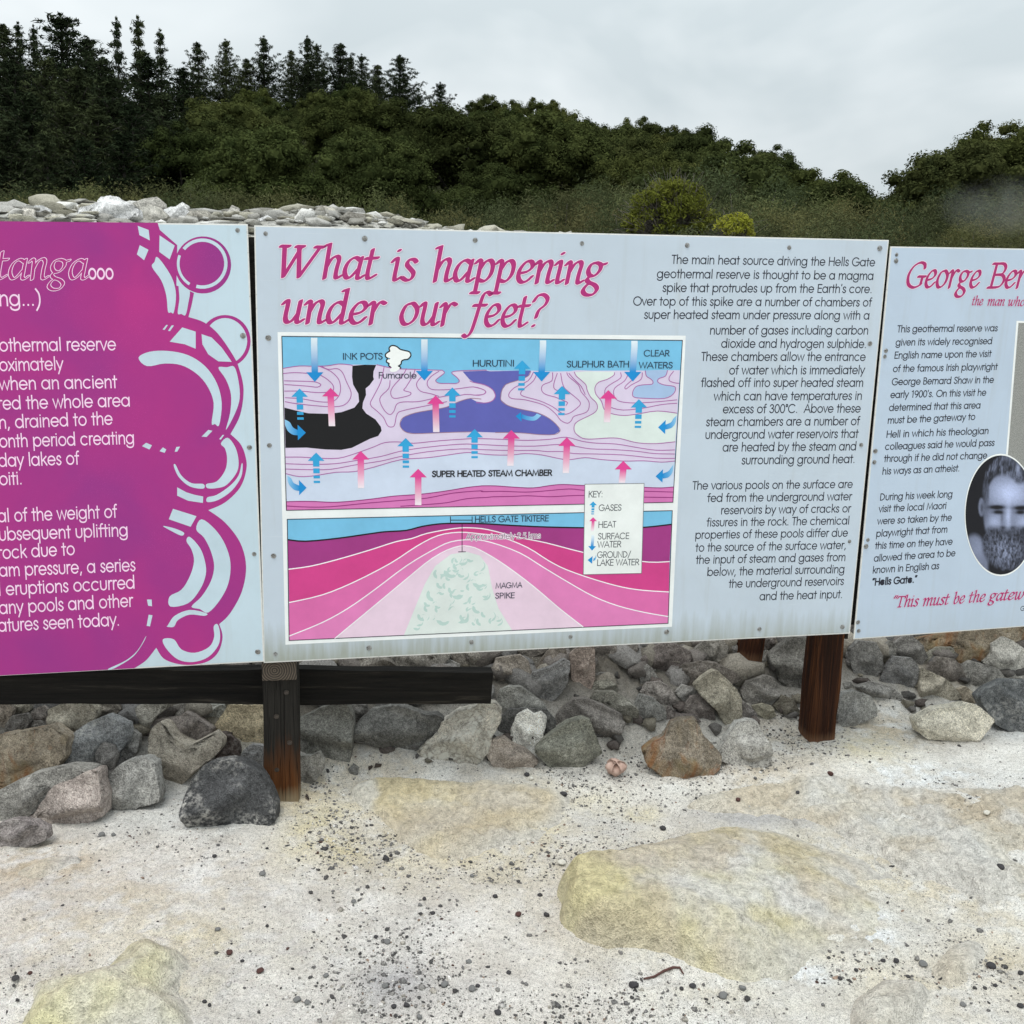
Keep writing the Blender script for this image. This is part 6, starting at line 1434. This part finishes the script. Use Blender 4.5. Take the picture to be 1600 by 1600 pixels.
# loose pebbles one can pick out
PEB = [(z7g, [(835,258,14,0),(820,338,30,1),(670,292,20,0),(1205,280,34,0),(1222,272,18,0),(1115,248,16,0),(718,593,28,3),(815,648,32,3),(758,615,18,0),(1475,342,24,1),(1548,408,24,0),(1105,420,24,1),(1352,458,22,0),(1312,434,20,1),(1326,413,20,0),(1174,530,20,0),
              (1210,545,30,1),(1272,534,16,0),(640,740,20,0),(655,752,18,0),(930,732,34,1),(960,738,26,1),(1230,755,24,0),(1270,752,26,0),(1475,708,34,1),(1492,690,20,0),(1555,780,30,0),(1390,690,34,1),(1205,695,30,1),(1310,785,28,1),(1020,658,26,1),(50,682,30,0),(95,662,18,3),(55,742,16,0),(835,500,16,0),(680,518,24,1),(1465,610,26,1),(1590,640,24,0),(320,215,28,1),(355,212,22,1),(835,742,10,0)]),
       (z8g, [(155,305,36,2),(212,297,28,4),(160,92,32,0),(320,288,34,0),(360,270,26,0),(470,195,28,0),(705,120,24,3),(88,402,22,0),(108,455,28,0),(20,462,30,3),(565,678,28,0),(530,688,20,0),(380,680,40,0),(1285,615,34,1),(1200,607,26,0),(1495,620,36,0),(1520,355,30,0),(1480,168,26,2),(990,65,26,3),(890,107,20,0),(1160,605,20,0),(1025,660,20,0),(1510,682,18,0),(1410,735,24,1),(60,45,24,2),(45,28,26,0),(1075,632,18,0),(1590,640,22,0),(720,690,30,1),(660,705,40,1),(1590,745,24,0)])]
ptone = [((.055,.053,.055), 'dark grey pebble lying loose on the pale ground', 'dark grey pebbles'), ((.17,.17,.165), 'mid-grey pebble lying loose on the pale ground', 'mid-grey pebbles'), ((.62,.60,.53), 'whitish pebble lying loose on the ground by the yellow slab', 'whitish pebbles'), ((.085,.045,.04), 'dark reddish pebble lying loose on the pale ground', 'dark reddish pebbles'), ((.58,.52,.24), 'yellow pebble lying beside the largest whitish pebble', None)]
PM = []
for k in range(5):
    V, Fc = ICO[3]; rk = np.random.RandomState(40 + k); P = V * (1 + .16 * fbm(V * 1.4 + k*3, 3, k)[:, None]) * (1, .8, .62)
    for q in range(5):
        n = rk.normal(size=3); n /= np.linalg.norm(n); d = P @ n; h_ = np.quantile(d, .86); P[d > h_] -= np.outer((d[d > h_] - h_), n)
    me = mesh_np('pebble', P, Fc, True); me.materials.append(M_PEB); PM.append(me)
i = 0
for zf, L in PEB:
    for x, y, w, k in L:
        p_ = zf((x, y))[0]; g = ground_pt(*p_); r_ = np.linalg.norm(g - EYE) * (w/5.2) / F
        o = bpy.data.objects.new('pebble', PM[i % 5]); COL.objects.link(o); o.scale = (r_,)*3; o.rotation_euler = (0, 0, i * 1.9)
        zz = float(full(np.array([g[0]]), np.array([g[1]]))[0]); 
        o.location = (g[0], g[1], zz + r_*.35); c_, lab, grp = ptone[k]; o.color = (*c_, 1)
        tag(o, lab, 'pebble', grp); i += 1
bpy.context.view_layer.update()
deps = bpy.context.evaluated_depsgraph_get()
from mathutils.bvhtree import BVHTree
slabs = [q for q in COL.objects if q.name.startswith('crusted_rock')]
bv = []
for sl in slabs:
    me = sl.data; bv.append((sl, BVHTree.FromPolygons([v.co + sl.location for v in me.vertices], [tuple(p_.vertices) for p_ in me.polygons])))
def top_at(x, y):
    z = float(full(np.array([x]), np.array([y]))[0])
    for sl, t_ in bv:
        h_ = t_.ray_cast(Vector((x, y, 2)), Vector((0, 0, -1)))
        if h_[0] is not None: z = max(z, h_[0].z)
    return z
for o in [q for q in COL.objects if q.name.startswith('pebble')]:
    o.location.z = top_at(o.location.x, o.location.y) + o.scale[0]*.35

# small rubble on the bank and the crest, too small to pick apart
RV = []; RF = []; RC = []; nb = 0
def rubble(n, xr, dr, size, cols, seed, shape=(1.2, 1.2, .8)):
    global nb
    r_ = np.random.RandomState(seed); x = r_.uniform(*xr, n); y = foot(x) + r_.uniform(*dr, n); z = full(x, y)
    for a, b, c in zip(x, y, z):
        s_ = float(np.exp(r_.normal(math.log(size), .4))); s_ = min(s_, size * 1.7); V = I2[0] * (1 + .42 * vnoise(I2[0]*2.1 + r_.uniform(0, 90), 4)[:, None]) * (r_.normal(size=3)*.22 + np.array(shape)) * s_
        n_ = r_.normal(size=3); n_ /= np.linalg.norm(n_); d = V @ n_; V[d > s_*.4] -= np.outer(d[d > s_*.4] - s_*.4, n_)
        RV.append(V + (a, b, c + s_*.25)); RF.append(I2[1] + nb); nb += len(V)
        RC.append(np.tile(np.array(cols[r_.randint(len(cols))]) * r_.uniform(.75, 1.2), (len(V), 1)))
I2 = ICO[2]
rubble(1900, (-2.2, 3.6), (0.04, 1.5), .017, [(.16,.15,.14), (.10,.095,.09), (.22,.20,.16), (.13,.11,.10)], 5)
rubble(920, (-2.2, 3.6), (0.26, 1.1), .036, [(.24,.23,.22), (.17,.165,.16), (.29,.265,.225), (.20,.18,.165)], 8, (1.15, 1.1, .9))
o = link('bank_rubble', mesh_np('bank_rubble', np.vstack(RV), np.vstack(RF), False, {'ink': np.vstack(RC)}), None, M_PEBS)
tag(o, 'small broken stones filling the gaps between the rocks of the bank', 'rubble', kind='stuff')
RV = []; RF = []; RC = []; nb = 0
rubble(2200, (-6.5, 1.2), (2.4, 5.4), .036, [(.46,.45,.42), (.36,.35,.32), (.66,.65,.62), (.30,.29,.26), (.48,.46,.38), (.40,.38,.31)], 6, (1.7, 1.6, .5))
rubble(1800, (-6.5, 1.0), (2.4, 5.4), .018, [(.52,.51,.47), (.40,.39,.35), (.72,.71,.68), (.32,.31,.27)], 7, (1.5, 1.5, .6))
o = link('crest_rubble', mesh_np('crest_rubble', np.vstack(RV), np.vstack(RF), False, {'ink': np.vstack(RC)}), None, M_PEBS)
tag(o, 'pale grey rubble covering the crest of the bank behind the boards', 'rubble', kind='stuff')

# ---------------------------------------------------------------- a curled leaf, bark flakes and a twig
def simple_mat(name, c0, c1, sc=60):
    m, nt, b = mat_new(name); nt.links.new(ramp(nt, noise(nt, texco(nt), sc, 4, 0.6), [(0.3, c0), (0.7, c1)]), b.inputs['Base Color']); b.inputs['Roughness'].default_value = 0.8
    return m
def leaf_at(px, py, size, seed, mat, label, name, curl=1.0, lobes=3):
    g = ground_pt(px, py); r_ = np.random.RandomState(seed); V = []; Fs = []
    for l_ in range(lobes):
        a0 = 2*math.pi*l_/lobes + r_.uniform(-.4, .4); b = len(V); n = 7
        for i in range(n):
            for j in range(5):
                u = i/(n-1); v = (j/4 - .5) * 2; wd = .42 * math.sin(math.pi * min(u*1.0+.08, 1)) ; q = curl * (u*2.2 + .6*abs(v))
                p = np.array((u*.9*math.cos(q*.55), v*wd, .10 + .45*u*math.sin(q*.6) + .22*abs(v)**1.5 + .05*math.sin(9*u+l_)))
                V.append((p[0]*math.cos(a0) - p[1]*math.sin(a0), p[0]*math.sin(a0) + p[1]*math.cos(a0), p[2]))
        for i in range(n-1):
            for j in range(4): Fs.append([b+i*5+j, b+i*5+j+1, b+(i+1)*5+j+1, b+(i+1)*5+j])
    o = link(name, mesh_np(name, np.array(V)*size, Fs, True), None, mat); o.location = (g[0], g[1], top_at(g[0], g[1]) - .08*size)
    md = o.modifiers.new('thickness', 'SOLIDIFY'); md.thickness = .0012
    tag(o, label, 'leaf'); return o
leaf_at(961, 1214, .085, 2, simple_mat('dry_pink_leaf', (.38, .24, .19), (.58, .42, .35)), 'curled pinkish dry leaf on the gravel before the orange-streaked rock', 'dry_leaf', 1.2, 4)
MB_ = simple_mat('dark_bark', (.02, .014, .011), (.06, .04, .03))
def flake(px, py, a, l_, w_, label):
    g = ground_pt(px, py); m = MB(); m.add([(-l_, -w_, 0), (l_*.7, -w_*.7, 0), (l_, w_*.3, .003), (-l_*.4, w_, .002), (-l_*.9, -w_*.8, .004), (l_*.6, -w_*.5, .006), (l_*.8, w_*.2, .006), (-l_*.4, w_*.8, .006)],
                                           [(0,3,2,1),(4,5,6,7),(0,1,5,4),(1,2,6,5),(2,3,7,6),(3,0,4,7)])
    o = m.build('bark_flake', MB_); o.location = (g[0], g[1], top_at(g[0], g[1]) + .004); o.rotation_euler = (.5, .1, a); tag(o, label, 'bark')
flake(578, 1200, 1.2, .014, .006, 'narrow dark bark flake below the broad dark grey rock, left of a pair')
flake(590, 1198, .5, .015, .008, 'broad dark bark flake below the broad dark grey rock, right of a pair')
flake(479, 1251, 1.9, .015, .007, 'dark bark flake against the right side of the left post foot')
tw = MB(); pts = []
for a, b in [(1006,1528),(1022,1522),(1038,1515),(1052,1512),(1062,1514),(1068,1519)]:
    g = ground_pt(a, b); pts.append((g[0], g[1], top_at(g[0], g[1]) + .0035))
tw.tube(pts, [.002, .0026, .003, .003, .0026, .0016], 7); o = tw.build('twig', simple_mat('reddish_twig', (.05, .02, .015), (.12, .05, .04)), smooth=True)
tag(o, 'short bent reddish brown twig in front of the large yellow slab', 'twig')
# ================================================================ vegetation
def mat_leaf(name, c0, c1, trans=0.25):
    m, nt, b = mat_new(name); nt.nodes.remove(b); out = nt.nodes['Material Output']
    oi = nt.nodes.new('ShaderNodeObjectInfo'); co = texco(nt, 'Object')
    c = mixc(nt, ramp(nt, noise(nt, co, 1.6, 3, 0.6), [(0.3, 0.0), (0.7, 1.0)]), c0, c1)
    c = mixc(nt, 1.0, c, ramp(nt, oi.outputs['Random'], [(0.0, (0.60, 0.66, 0.62)), (0.5, (1.0, 1.0, 0.95)), (1.0, (1.5, 1.38, 1.15))]), 'MULTIPLY')
    c = mixc(nt, 1.0, c, oi.outputs['Color'], 'MULTIPLY')
    d = nt.nodes.new('ShaderNodeBsdfDiffuse'); t = nt.nodes.new('ShaderNodeBsdfTranslucent'); x = nt.nodes.new('ShaderNodeMixShader'); x.inputs[0].default_value = trans
    nt.links.new(c, d.inputs[0]); nt.links.new(c, t.inputs[0]); nt.links.new(d.outputs[0], x.inputs[1]); nt.links.new(t.outputs[0], x.inputs[2]); nt.links.new(x.outputs[0], out.inputs[0])
    return m
M_LEAF = mat_leaf('dark_broad_leaf', (0.026, 0.035, 0.014), (0.086, 0.100, 0.037))
M_PINE = mat_leaf('dark_pine_needle', (0.020, 0.028, 0.017), (0.050, 0.064, 0.034), 0.1)
M_SCRUB = mat_leaf('olive_scrub_leaf', (0.058, 0.071, 0.037), (0.120, 0.132, 0.070))
M_LIME = mat_leaf('lime_green_leaf', (0.15, 0.17, 0.03), (0.32, 0.33, 0.07))
M_BARK = simple_mat('dark_tree_bark', (.018, .014, .011), (.05, .042, .034), 5)
M_TWIGS = simple_mat('grey_brown_twigs', (.06, .052, .045), (.12, .105, .09), 9)

def leaves(C, Rr, n, size, rs, up=0.25, aspect=0.45, inner=0.5, flat=1.0, vert=0.0, spread=.7):
    """leaf-sized faces round the given clump centres"""
    k = len(C); idx = np.repeat(np.arange(k), n)
    d = rs.normal(size=(k*n, 3)); d /= np.linalg.norm(d, axis=1, keepdims=True); d[:, 2] = np.where(d[:, 2] < -.6, -d[:, 2]*.6, d[:, 2])
    r = rs.uniform(inner, 1.0, k*n) ** .5; P = C[idx] + d * (r * Rr[idx])[:, None] * np.array((1, 1, flat))
    nrm = d + rs.normal(size=d.shape)*spread + np.array((0, 0, up)); nrm /= np.linalg.norm(nrm, axis=1, keepdims=True)
    a = rs.normal(size=d.shape) + np.array((0, 0, vert)); a -= nrm * (a*nrm).sum(1, keepdims=True); a /= np.linalg.norm(a, axis=1, keepdims=True); b = np.cross(nrm, a)
    s = size * rs.uniform(.6, 1.35, k*n)[:, None]
    V = np.stack([P - a*s, P + b*s*aspect, P + a*s, P - b*s*aspect], 1).reshape(-1, 3)
    return V, np.arange(len(V)).reshape(-1, 4)
def merge(parts):
    V = []; Fq = []; n = 0
    for v, f in parts: V.append(v); Fq.append(f + n); n += len(v)
    return np.vstack(V), np.vstack(Fq)

def broad_tree(seed):
    """rounded evergreen of unit height 5 m: crown of many puffs, forked trunk"""
    rs = np.random.RandomState(seed); k = 120
    d = rs.normal(size=(k, 3)); d[:, 2] = np.abs(d[:, 2])*.9 - .25; d /= np.linalg.norm(d, axis=1, keepdims=True)
    C = d * rs.uniform(.50, .96, (k, 1)) * np.array((2.0, 2.0, 2.1)) + np.array((0, 0, 2.7)) + rs.normal(size=(k, 3))*.12
    C[:, 0] += .35*np.sin(seed); Rr = rs.uniform(.24, .50, k)
    a = leaves(C, Rr * rs.uniform(.95, 1.2, k), 215, .052, rs, .30, .5, .45, .9, 0, .40)
    V, Fc = ICO[1]; cores = []
    for c_, r_ in zip(C, Rr): cores.append((c_ + V * (r_ * .60) * np.array((1, 1, .8)) * (1 + .12 * vnoise(V * 2 + c_, 3)[:, None]), Fc))
    body = merge(cores); bq = (body[0], np.hstack([body[1], body[1][:, 2:3]]))
    low = leaves(np.array([(0, 0, 2.2), (.7, .3, 2.0), (-.6, -.5, 2.1)]), np.array((.9, .8, .8)), 160, .08, rs, .3, .5, .3)
    quads = merge([a, low]); nq = len(quads[0])
    me = bpy.data.meshes.new('crown'); me.from_pydata(np.vstack([quads[0], body[0]]).tolist(), [], quads[1].tolist() + (body[1] + nq).tolist()); me.update()
    crown = me; crown.materials.append(M_LEAF)
    m = MB(); m.tube([(0, 0, -.6), (.05, .02, .8), (.12, .05, 1.7)], [.17, .14, .11], 7)
    for q in range(5):
        t = 2*math.pi*q/5 + seed; m.tube([(.1, .04, 1.4), (.1 + .6*math.cos(t), .6*math.sin(t), 2.2), (1.2*math.cos(t), 1.2*math.sin(t), 3.1)], [.09, .06, .03], 5)
    tr = mesh_np('trunk', m.v, m.f, True); tr.materials.append(M_BARK); return [('trunk', tr), ('crown', crown)]
def pine_tree(seed, slim=1.0, ragged=0.25, nw=24):
    """conifer of unit height 10 m"""
    rs = np.random.RandomState(seed); m = MB(); m.tube([(0, 0, -.8), (.03, 0, 3), (-.03, .03, 6.5), (0, 0, 9.7)], [.20, .15, .08, .02], 7)
    C = []; Rr = []
    for w in range(nw):
        u = w/(nw-1); z = 1.0 + 8.7*u + rs.uniform(-.15, .15); Lb = (2.3*(1-u)**.85 + .14) * slim * rs.uniform(.75, 1.2); nb_ = rs.randint(5, 8)
        for q in range(nb_):
            t = 2*math.pi*(q + rs.uniform(-.3, .3))/nb_ + w*1.1; L = Lb * rs.uniform(1 - ragged*1.6, 1 + ragged); lift = .10 + .45*u + rs.uniform(-.12, .18)
            pts = [np.array((math.cos(t)*L*s_, math.sin(t)*L*s_, z + L*(lift*s_ - .10*math.sin(s_*3)) + .25*L*s_*s_)) for s_ in (0, .5, 1)]
            if L > .5: m.tube(pts, [.035, .022, .008], 4)
            nt_ = max(2, int(L/.26))
            for s_ in np.linspace(.28, 1, nt_):
                C.append(pts[0]*(1-s_)**2 + 2*s_*(1-s_)*(2*pts[1] - (pts[0]+pts[2])/2) + pts[2]*s_*s_ + rs.normal(size=3)*.06); Rr.append(.22 + .12*(1-s_) + .10*(1-u))
    for s_ in np.linspace(0, 1, 4): C.append(np.array((0, 0, 9.3 + .9*s_))); Rr.append(.16 - .06*s_)
    C = np.array(C); Rr = np.array(Rr); V = leaves(C, Rr, 20, .15, rs, .3, .20, .05, .9, 1.1)
    crown = mesh_np('crown', *V); crown.materials.append(M_PINE); tr = mesh_np('trunk', m.v, m.f, True); tr.materials.append(M_BARK); return [('trunk', tr), ('crown', crown)]
def scrub(seed, mat, n=34, leaf=.034, twiggy=0.0, per=200):
    """feathery shrub of unit height 2.5 m"""
    rs = np.random.RandomState(seed); m = MB(); C = []; Rr = []
    for q in range(n):
        t = rs.uniform(0, 6.28); L = rs.uniform(.5, 1.0); lean = rs.uniform(.15, .95); z = 2.35*L*math.cos(lean*.75); r_ = 1.5*L*math.sin(lean)
        p0 = (0.1*math.cos(t), .1*math.sin(t), -.2); p1 = (r_*.5*math.cos(t), r_*.5*math.sin(t), z*.62); p2 = (r_*math.cos(t), r_*math.sin(t), z)
        m.tube([p0, p1, p2], [.022, .013, .004], 4)
        if twiggy:
            for k in range(5):
                a = np.array(p1)*(1 - k/5) + np.array(p2)*k/5; b_ = a + rs.normal(size=3)*.22 + np.array((0, 0, .25)); m.tube([a, (a+b_)/2 + rs.normal(size=3)*.03, b_], [.007, .005, .002], 3)
        for s_ in (.55, .78, 1.0):
            if rs.uniform() < twiggy: continue
            C.append(np.array(p1) + (np.array(p2)-np.array(p1))*((s_-.3)/.7)); Rr.append(rs.uniform(.26, .46))
    V = leaves(np.array(C), np.array(Rr), per, leaf, rs, .2, .26, .08, 1.0, .6, .5)
    crown = mesh_np('foliage', *V); crown.materials.append(mat); tr = mesh_np('stem', m.v, m.f, True); tr.materials.append(M_TWIGS); return [('stem', tr), ('foliage', crown)]
BROAD = [broad_tree(s_) for s_ in (1, 2, 3, 4, 5)]
PINES = [pine_tree(11, 1.1, .35), pine_tree(12, .95, .45), pine_tree(13, 1.35, .4), pine_tree(14, .5, .4, 18)]
SCRUB = [scrub(s_, M_SCRUB) for s_ in (21, 22, 23, 24)]
def lime_bush(seed, n, r, cover):
    """rounded bush of radius r metres: bare grey twigs under a broken shell of yellow-green leaves"""
    rs = np.random.RandomState(seed); m = MB(); C = []; Rr = []
    for q in range(n):
        t = rs.uniform(0, 6.28); e = rs.uniform(.05, 1.5); L = r * rs.uniform(.8, 1.08); p2 = np.array((math.cos(t)*math.cos(e)*L, math.sin(t)*math.cos(e)*L, math.sin(e)*L*1.05))
        p1 = p2 * .5 + rs.normal(size=3)*.05; m.tube([(0, 0, -r*1.4), p1*np.array((1, 1, .6)), p2], [.010, .006, .002], 4)
        for k in range(3):
            b_ = p2 + rs.normal(size=3)*.11; m.tube([p1, (p1 + b_)/2 + rs.normal(size=3)*.02, b_], [.005, .003, .0015], 3)
        if rs.uniform() < cover * (.35 + .65*math.sin(e)): C.append(p2); Rr.append(rs.uniform(.06, .12))
    V = leaves(np.array(C), np.array(Rr), 90, .026, rs, .3, .3, .05, 1, .6)
    f = mesh_np('foliage', *V); f.materials.append(M_LIME); st_ = mesh_np('stem', m.v, m.f, True); st_.materials.append(M_TWIGS); return [('stem', st_), ('foliage', f)]
TWIGGY = lime_bush(31, 250, .52, .85); LIMEB = lime_bush(32, 60, .20, 1.0)

_vr = random.Random(9)
def plant(kind, parts, x, y, z, sz, label, cat, group, col=(1, 1, 1), squash=1.0):
    o = empty(kind, (x, y, z)); o.scale = (sz*squash, sz*squash, sz); o.rotation_euler = (0, 0, _vr.uniform(0, 6.28)); tag(o, label, cat, group)
    for nm, me in parts:
        c = bpy.data.objects.new(nm, me); COL.objects.link(c); c.parent = o; c.color = (*col, 1)
    return o
def by_pixel(px, top, d):
    r_ = ray(px, top); h_ = math.hypot(r_[0], r_[1]); return r_[0]/h_*d, r_[1]/h_*d, EYE[2] + r_[2]/h_*d
def hz_(x, y): return float(hill(np.array([x]), np.array([y]))[0])
def mz_(x, y): return float(macro(np.array([x]), np.array([y]))[0])
# pines on the skyline and in the dark stand on the left
n_ = 0
for px, top, d, v in [(5,45,52,0),(28,40,58,3),(52,45,56,3),(95,28,50,2),(135,62,54,1),(182,35,46,3),(215,33,47,3),(250,52,52,3),(160,95,46,0),(230,90,44,1),(285,110,55,2),(308,70,70,0),(352,65,72,2),(385,95,70,0),(412,60,71,1),(455,82,74,0),(480,60,72,1),(495,72,74,2),(532,72,70,0),(548,90,72,1),(565,88,73,2),(590,105,71,0),(625,90,68,2),(655,150,70,1),(688,132,66,2),
                       (20,100,45,2),(75,95,44,0),(120,110,42,2),(175,120,41,1),(45,150,38,0),(100,165,37,2),(150,170,36,0),(205,165,38,2),(255,150,42,0),(-30,70,50,2),(-60,120,42,0),(10,190,35,2),(70,215,33,0),(130,220,33,2),(190,215,34,0),(240,200,37,1),(275,190,40,2)]:
    x, y, zt = by_pixel(px, top, d); zb = hz_(x, y); H = max(zt - zb, 2.5)
    lab = ('slender spire-topped pine rising above the dark stand at the left' if v == 3 else 'dark pine standing on the skyline of the wooded hill' if px > 290 else 'dark pine in the dense stand at the left')
    grp = ('slender pines at the left' if v == 3 else 'pines on the skyline' if px > 290 else 'pines in the left stand')
    if (px, top) == (95, 28): lab, grp = 'tallest broad-topped pine of the dark stand at the upper left', None
    if (px, top) == (688, 132): lab, grp = 'lone pine at the right end of the pine skyline', None
    w_ = _vr.uniform(.9, 1.4) * (1.35 if px < 290 and v != 3 else 1.0) * (1.2 if H < 6 else 1.0) * (.75 if v == 3 else 1)
    plant('pine_tree', PINES[v], x, y, zb - .3, (H+.3)/10, lab, 'tree', grp, (1, 1, 1), w_); n_ += 1
ORD = 'first second third fourth fifth sixth seventh eighth ninth tenth eleventh twelfth thirteenth fourteenth fifteenth sixteenth seventeenth eighteenth nineteenth twentieth'.split()
def col_of(o): P = np.array(o.location) - EYE; return (P @ CR) / (P @ CF)
def ordinal(group, fmt):
    for i, o in enumerate(sorted([q for q in COL.objects if q.get('group') == group], key=col_of)):
        if i < len(ORD): o['label'] = fmt % ORD[i]
ordinal('slender pines at the left', '%s slender spire-topped pine from the left above the dark stand')
ordinal('pines on the skyline', '%s dark pine from the left along the pine skyline of the hill')
# broadleaf trees: the skyline first, then the slope
sky_b = [(745,190,66),(765,148,68),(800,165,66),(830,150,70),(865,158,70),(895,178,66),(925,190,68),(950,195,66),(985,188,68),(1015,188,66),(1050,195,70),(1080,212,66),(1120,230,68),(1155,236,66),(1185,238,64),(1215,255,64),(1245,262,66),(1275,275,62),(1298,290,60),
         (1465,262,62),(1490,250,66),(1520,246,66),(1550,236,68),(1585,212,66),(1620,205,68),(1660,190,68)]
for px, top, d in sky_b:
    x, y, zt = by_pixel(px, top, d); zb = hz_(x, y); H = min(max(zt - zb, 2.8), 9)
    plant('broadleaf_tree', BROAD[n_ % 5], x, y, zt - H, H/4.9, 'rounded evergreen tree on the skyline of the wooded hill', 'tree', 'evergreens on the skyline', squash=_vr.uniform(.9, 1.1)); n_ += 1
for o in COL.objects:
    if o.get('group') == 'evergreens on the skyline' and 800 + F*col_of(o) > 1400: o['group'] = 'evergreens on the right-hand skyline'
ordinal('evergreens on the skyline', '%s rounded evergreen from the left on the skyline right of the pines')
ordinal('evergreens on the right-hand skyline', '%s rounded evergreen from the left on the right-hand hill skyline')
a0, a1 = R(-34), R(38); r_ = 30.0
while r_ < 68:
    step = 4.0 / r_ * (1.0 if r_ < 45 else 1.1); a = a0 + _vr.uniform(0, step)
    while a < a1:
        aa = a + _vr.uniform(-.3, .3)*step; d = r_ + _vr.uniform(-1.2, 1.2); x, y = d*math.sin(aa), d*math.cos(aa)
        # pixel column of this tree
        P = np.array((x, y, hz_(x, y))) - EYE; cx = P @ CR; cf = P @ CF; px = 800 + F*cx/cf
        if px > 285 and not (1330 < px < 1430 and r_ > 40) and _vr.random() > .06:
            sz = _vr.uniform(.72, 1.12) * (1.0 if px > 720 or r_ < 50 else .75); g_ = _vr.uniform(.8, 1.25)
            plant('broadleaf_tree', BROAD[n_ % 5], x, y, hz_(x, y) - .5, sz, 'rounded dark evergreen tree among many on the wooded slope', 'tree', 'evergreens on the wooded slope', (g_, g_*_vr.uniform(.96, 1.06), g_), _vr.uniform(.95, 1.2)); n_ += 1
        a += step
    r_ += 3.4
# scrub between the bank and the hill
top_l = [(-200,285),(0,282),(140,290),(300,284),(420,288),(560,298),(640,308),(760,318),(820,296),(900,282),(1000,276),(1100,270),(1200,280),(1300,300),(1440,302),(1600,290),(1800,280)]
tx, ty = zip(*top_l)
for row, (d, drop, stp) in enumerate([(25.5, 0, 52), (22.0, 16, 54), (18.5, 34, 60), (15.0, 52, 70), (12.5, 74, 84)]):
    px = -120 + _vr.uniform(0, stp)
    while px < 1760:
        top = np.interp(px, tx, ty) + drop + _vr.uniform(-11, 13); dd = d + _vr.uniform(-1.2, 1.2)
        x, y, zt = by_pixel(px, top, dd); zb = mz_(x, y) - .1; H = max(zt - zb, 1.0); g_ = _vr.uniform(.72, 1.25); br_ = _vr.uniform(.9, 1.15)
        if px > 1100: g_ *= .9
        plant('scrub_bush', SCRUB[n_ % 4], x, y, zb, H/2.5, 'feathery olive scrub bush among the many behind the boards', 'shrub', 'scrub bushes behind the boards', (g_*br_, g_, g_*.95), _vr.uniform(.8, 1.15) * max(1.0, 2.2/H)); n_ += 1
        px += stp * _vr.uniform(.75, 1.25)
x, y, zt = by_pixel(1050, 290, 14.0)
plant('scrub_bush', TWIGGY, x, y, zt - .68, 1.22, 'rounded bare-twigged bush tipped with yellow-green leaves above the centre board', 'shrub', None, (.72, .72, .74))
x, y, zt = by_pixel(1150, 343, 12.6)
plant('scrub_bush', LIMEB, x, y, zt - .21, 1.0, 'small bright yellow-green bush just over the top of the centre board', 'shrub', None, (1.1, 1.1, .9))

# ---------------------------------------------------------------- a wisp of steam drifting before the right-hand hill
def steam(px, py, d, rx, rz, dens, label):
    x, y, z = by_pixel(px, py, d); V, Fc = ICO[3]
    o = link('steam', mesh_np('steam', V * np.array((rx, rx*.7, rz)), Fc, True)); o.location = (x, y, z)
    m = bpy.data.materials.new('thin_steam'); m.use_nodes = True; nt = m.node_tree; nt.nodes.clear()
    out = nt.nodes.new('ShaderNodeOutputMaterial'); pv = nt.nodes.new('ShaderNodeVolumePrincipled'); pv.inputs['Color'].default_value = (.93, .94, .95, 1); pv.inputs['Anisotropy'].default_value = .2
    co = texco(nt); ln = nt.nodes.new('ShaderNodeVectorMath'); ln.operation = 'LENGTH'; nt.links.new(mapping(nt, co, (1/rx, 1/(rx*.7), 1/rz)), ln.inputs[0])
    f = ramp(nt, ln.outputs['Value'], [(0.15, 1.0), (0.95, 0.0)]); q = ramp(nt, noise(nt, co, 1.3, 3, 0.6, .6), [(0.38, 0.0), (0.66, 1.0)])
    nt.links.new(mth(nt, 'MULTIPLY', mth(nt, 'MULTIPLY', f, q), dens), pv.inputs['Density']); nt.links.new(pv.outputs[0], out.inputs['Volume'])
    o.data.materials.append(m); tag(o, label, 'steam', kind='stuff')
steam(1578, 322, 11.5, .8, .36, .42, 'thin white steam drifting over the scrub at the right edge')
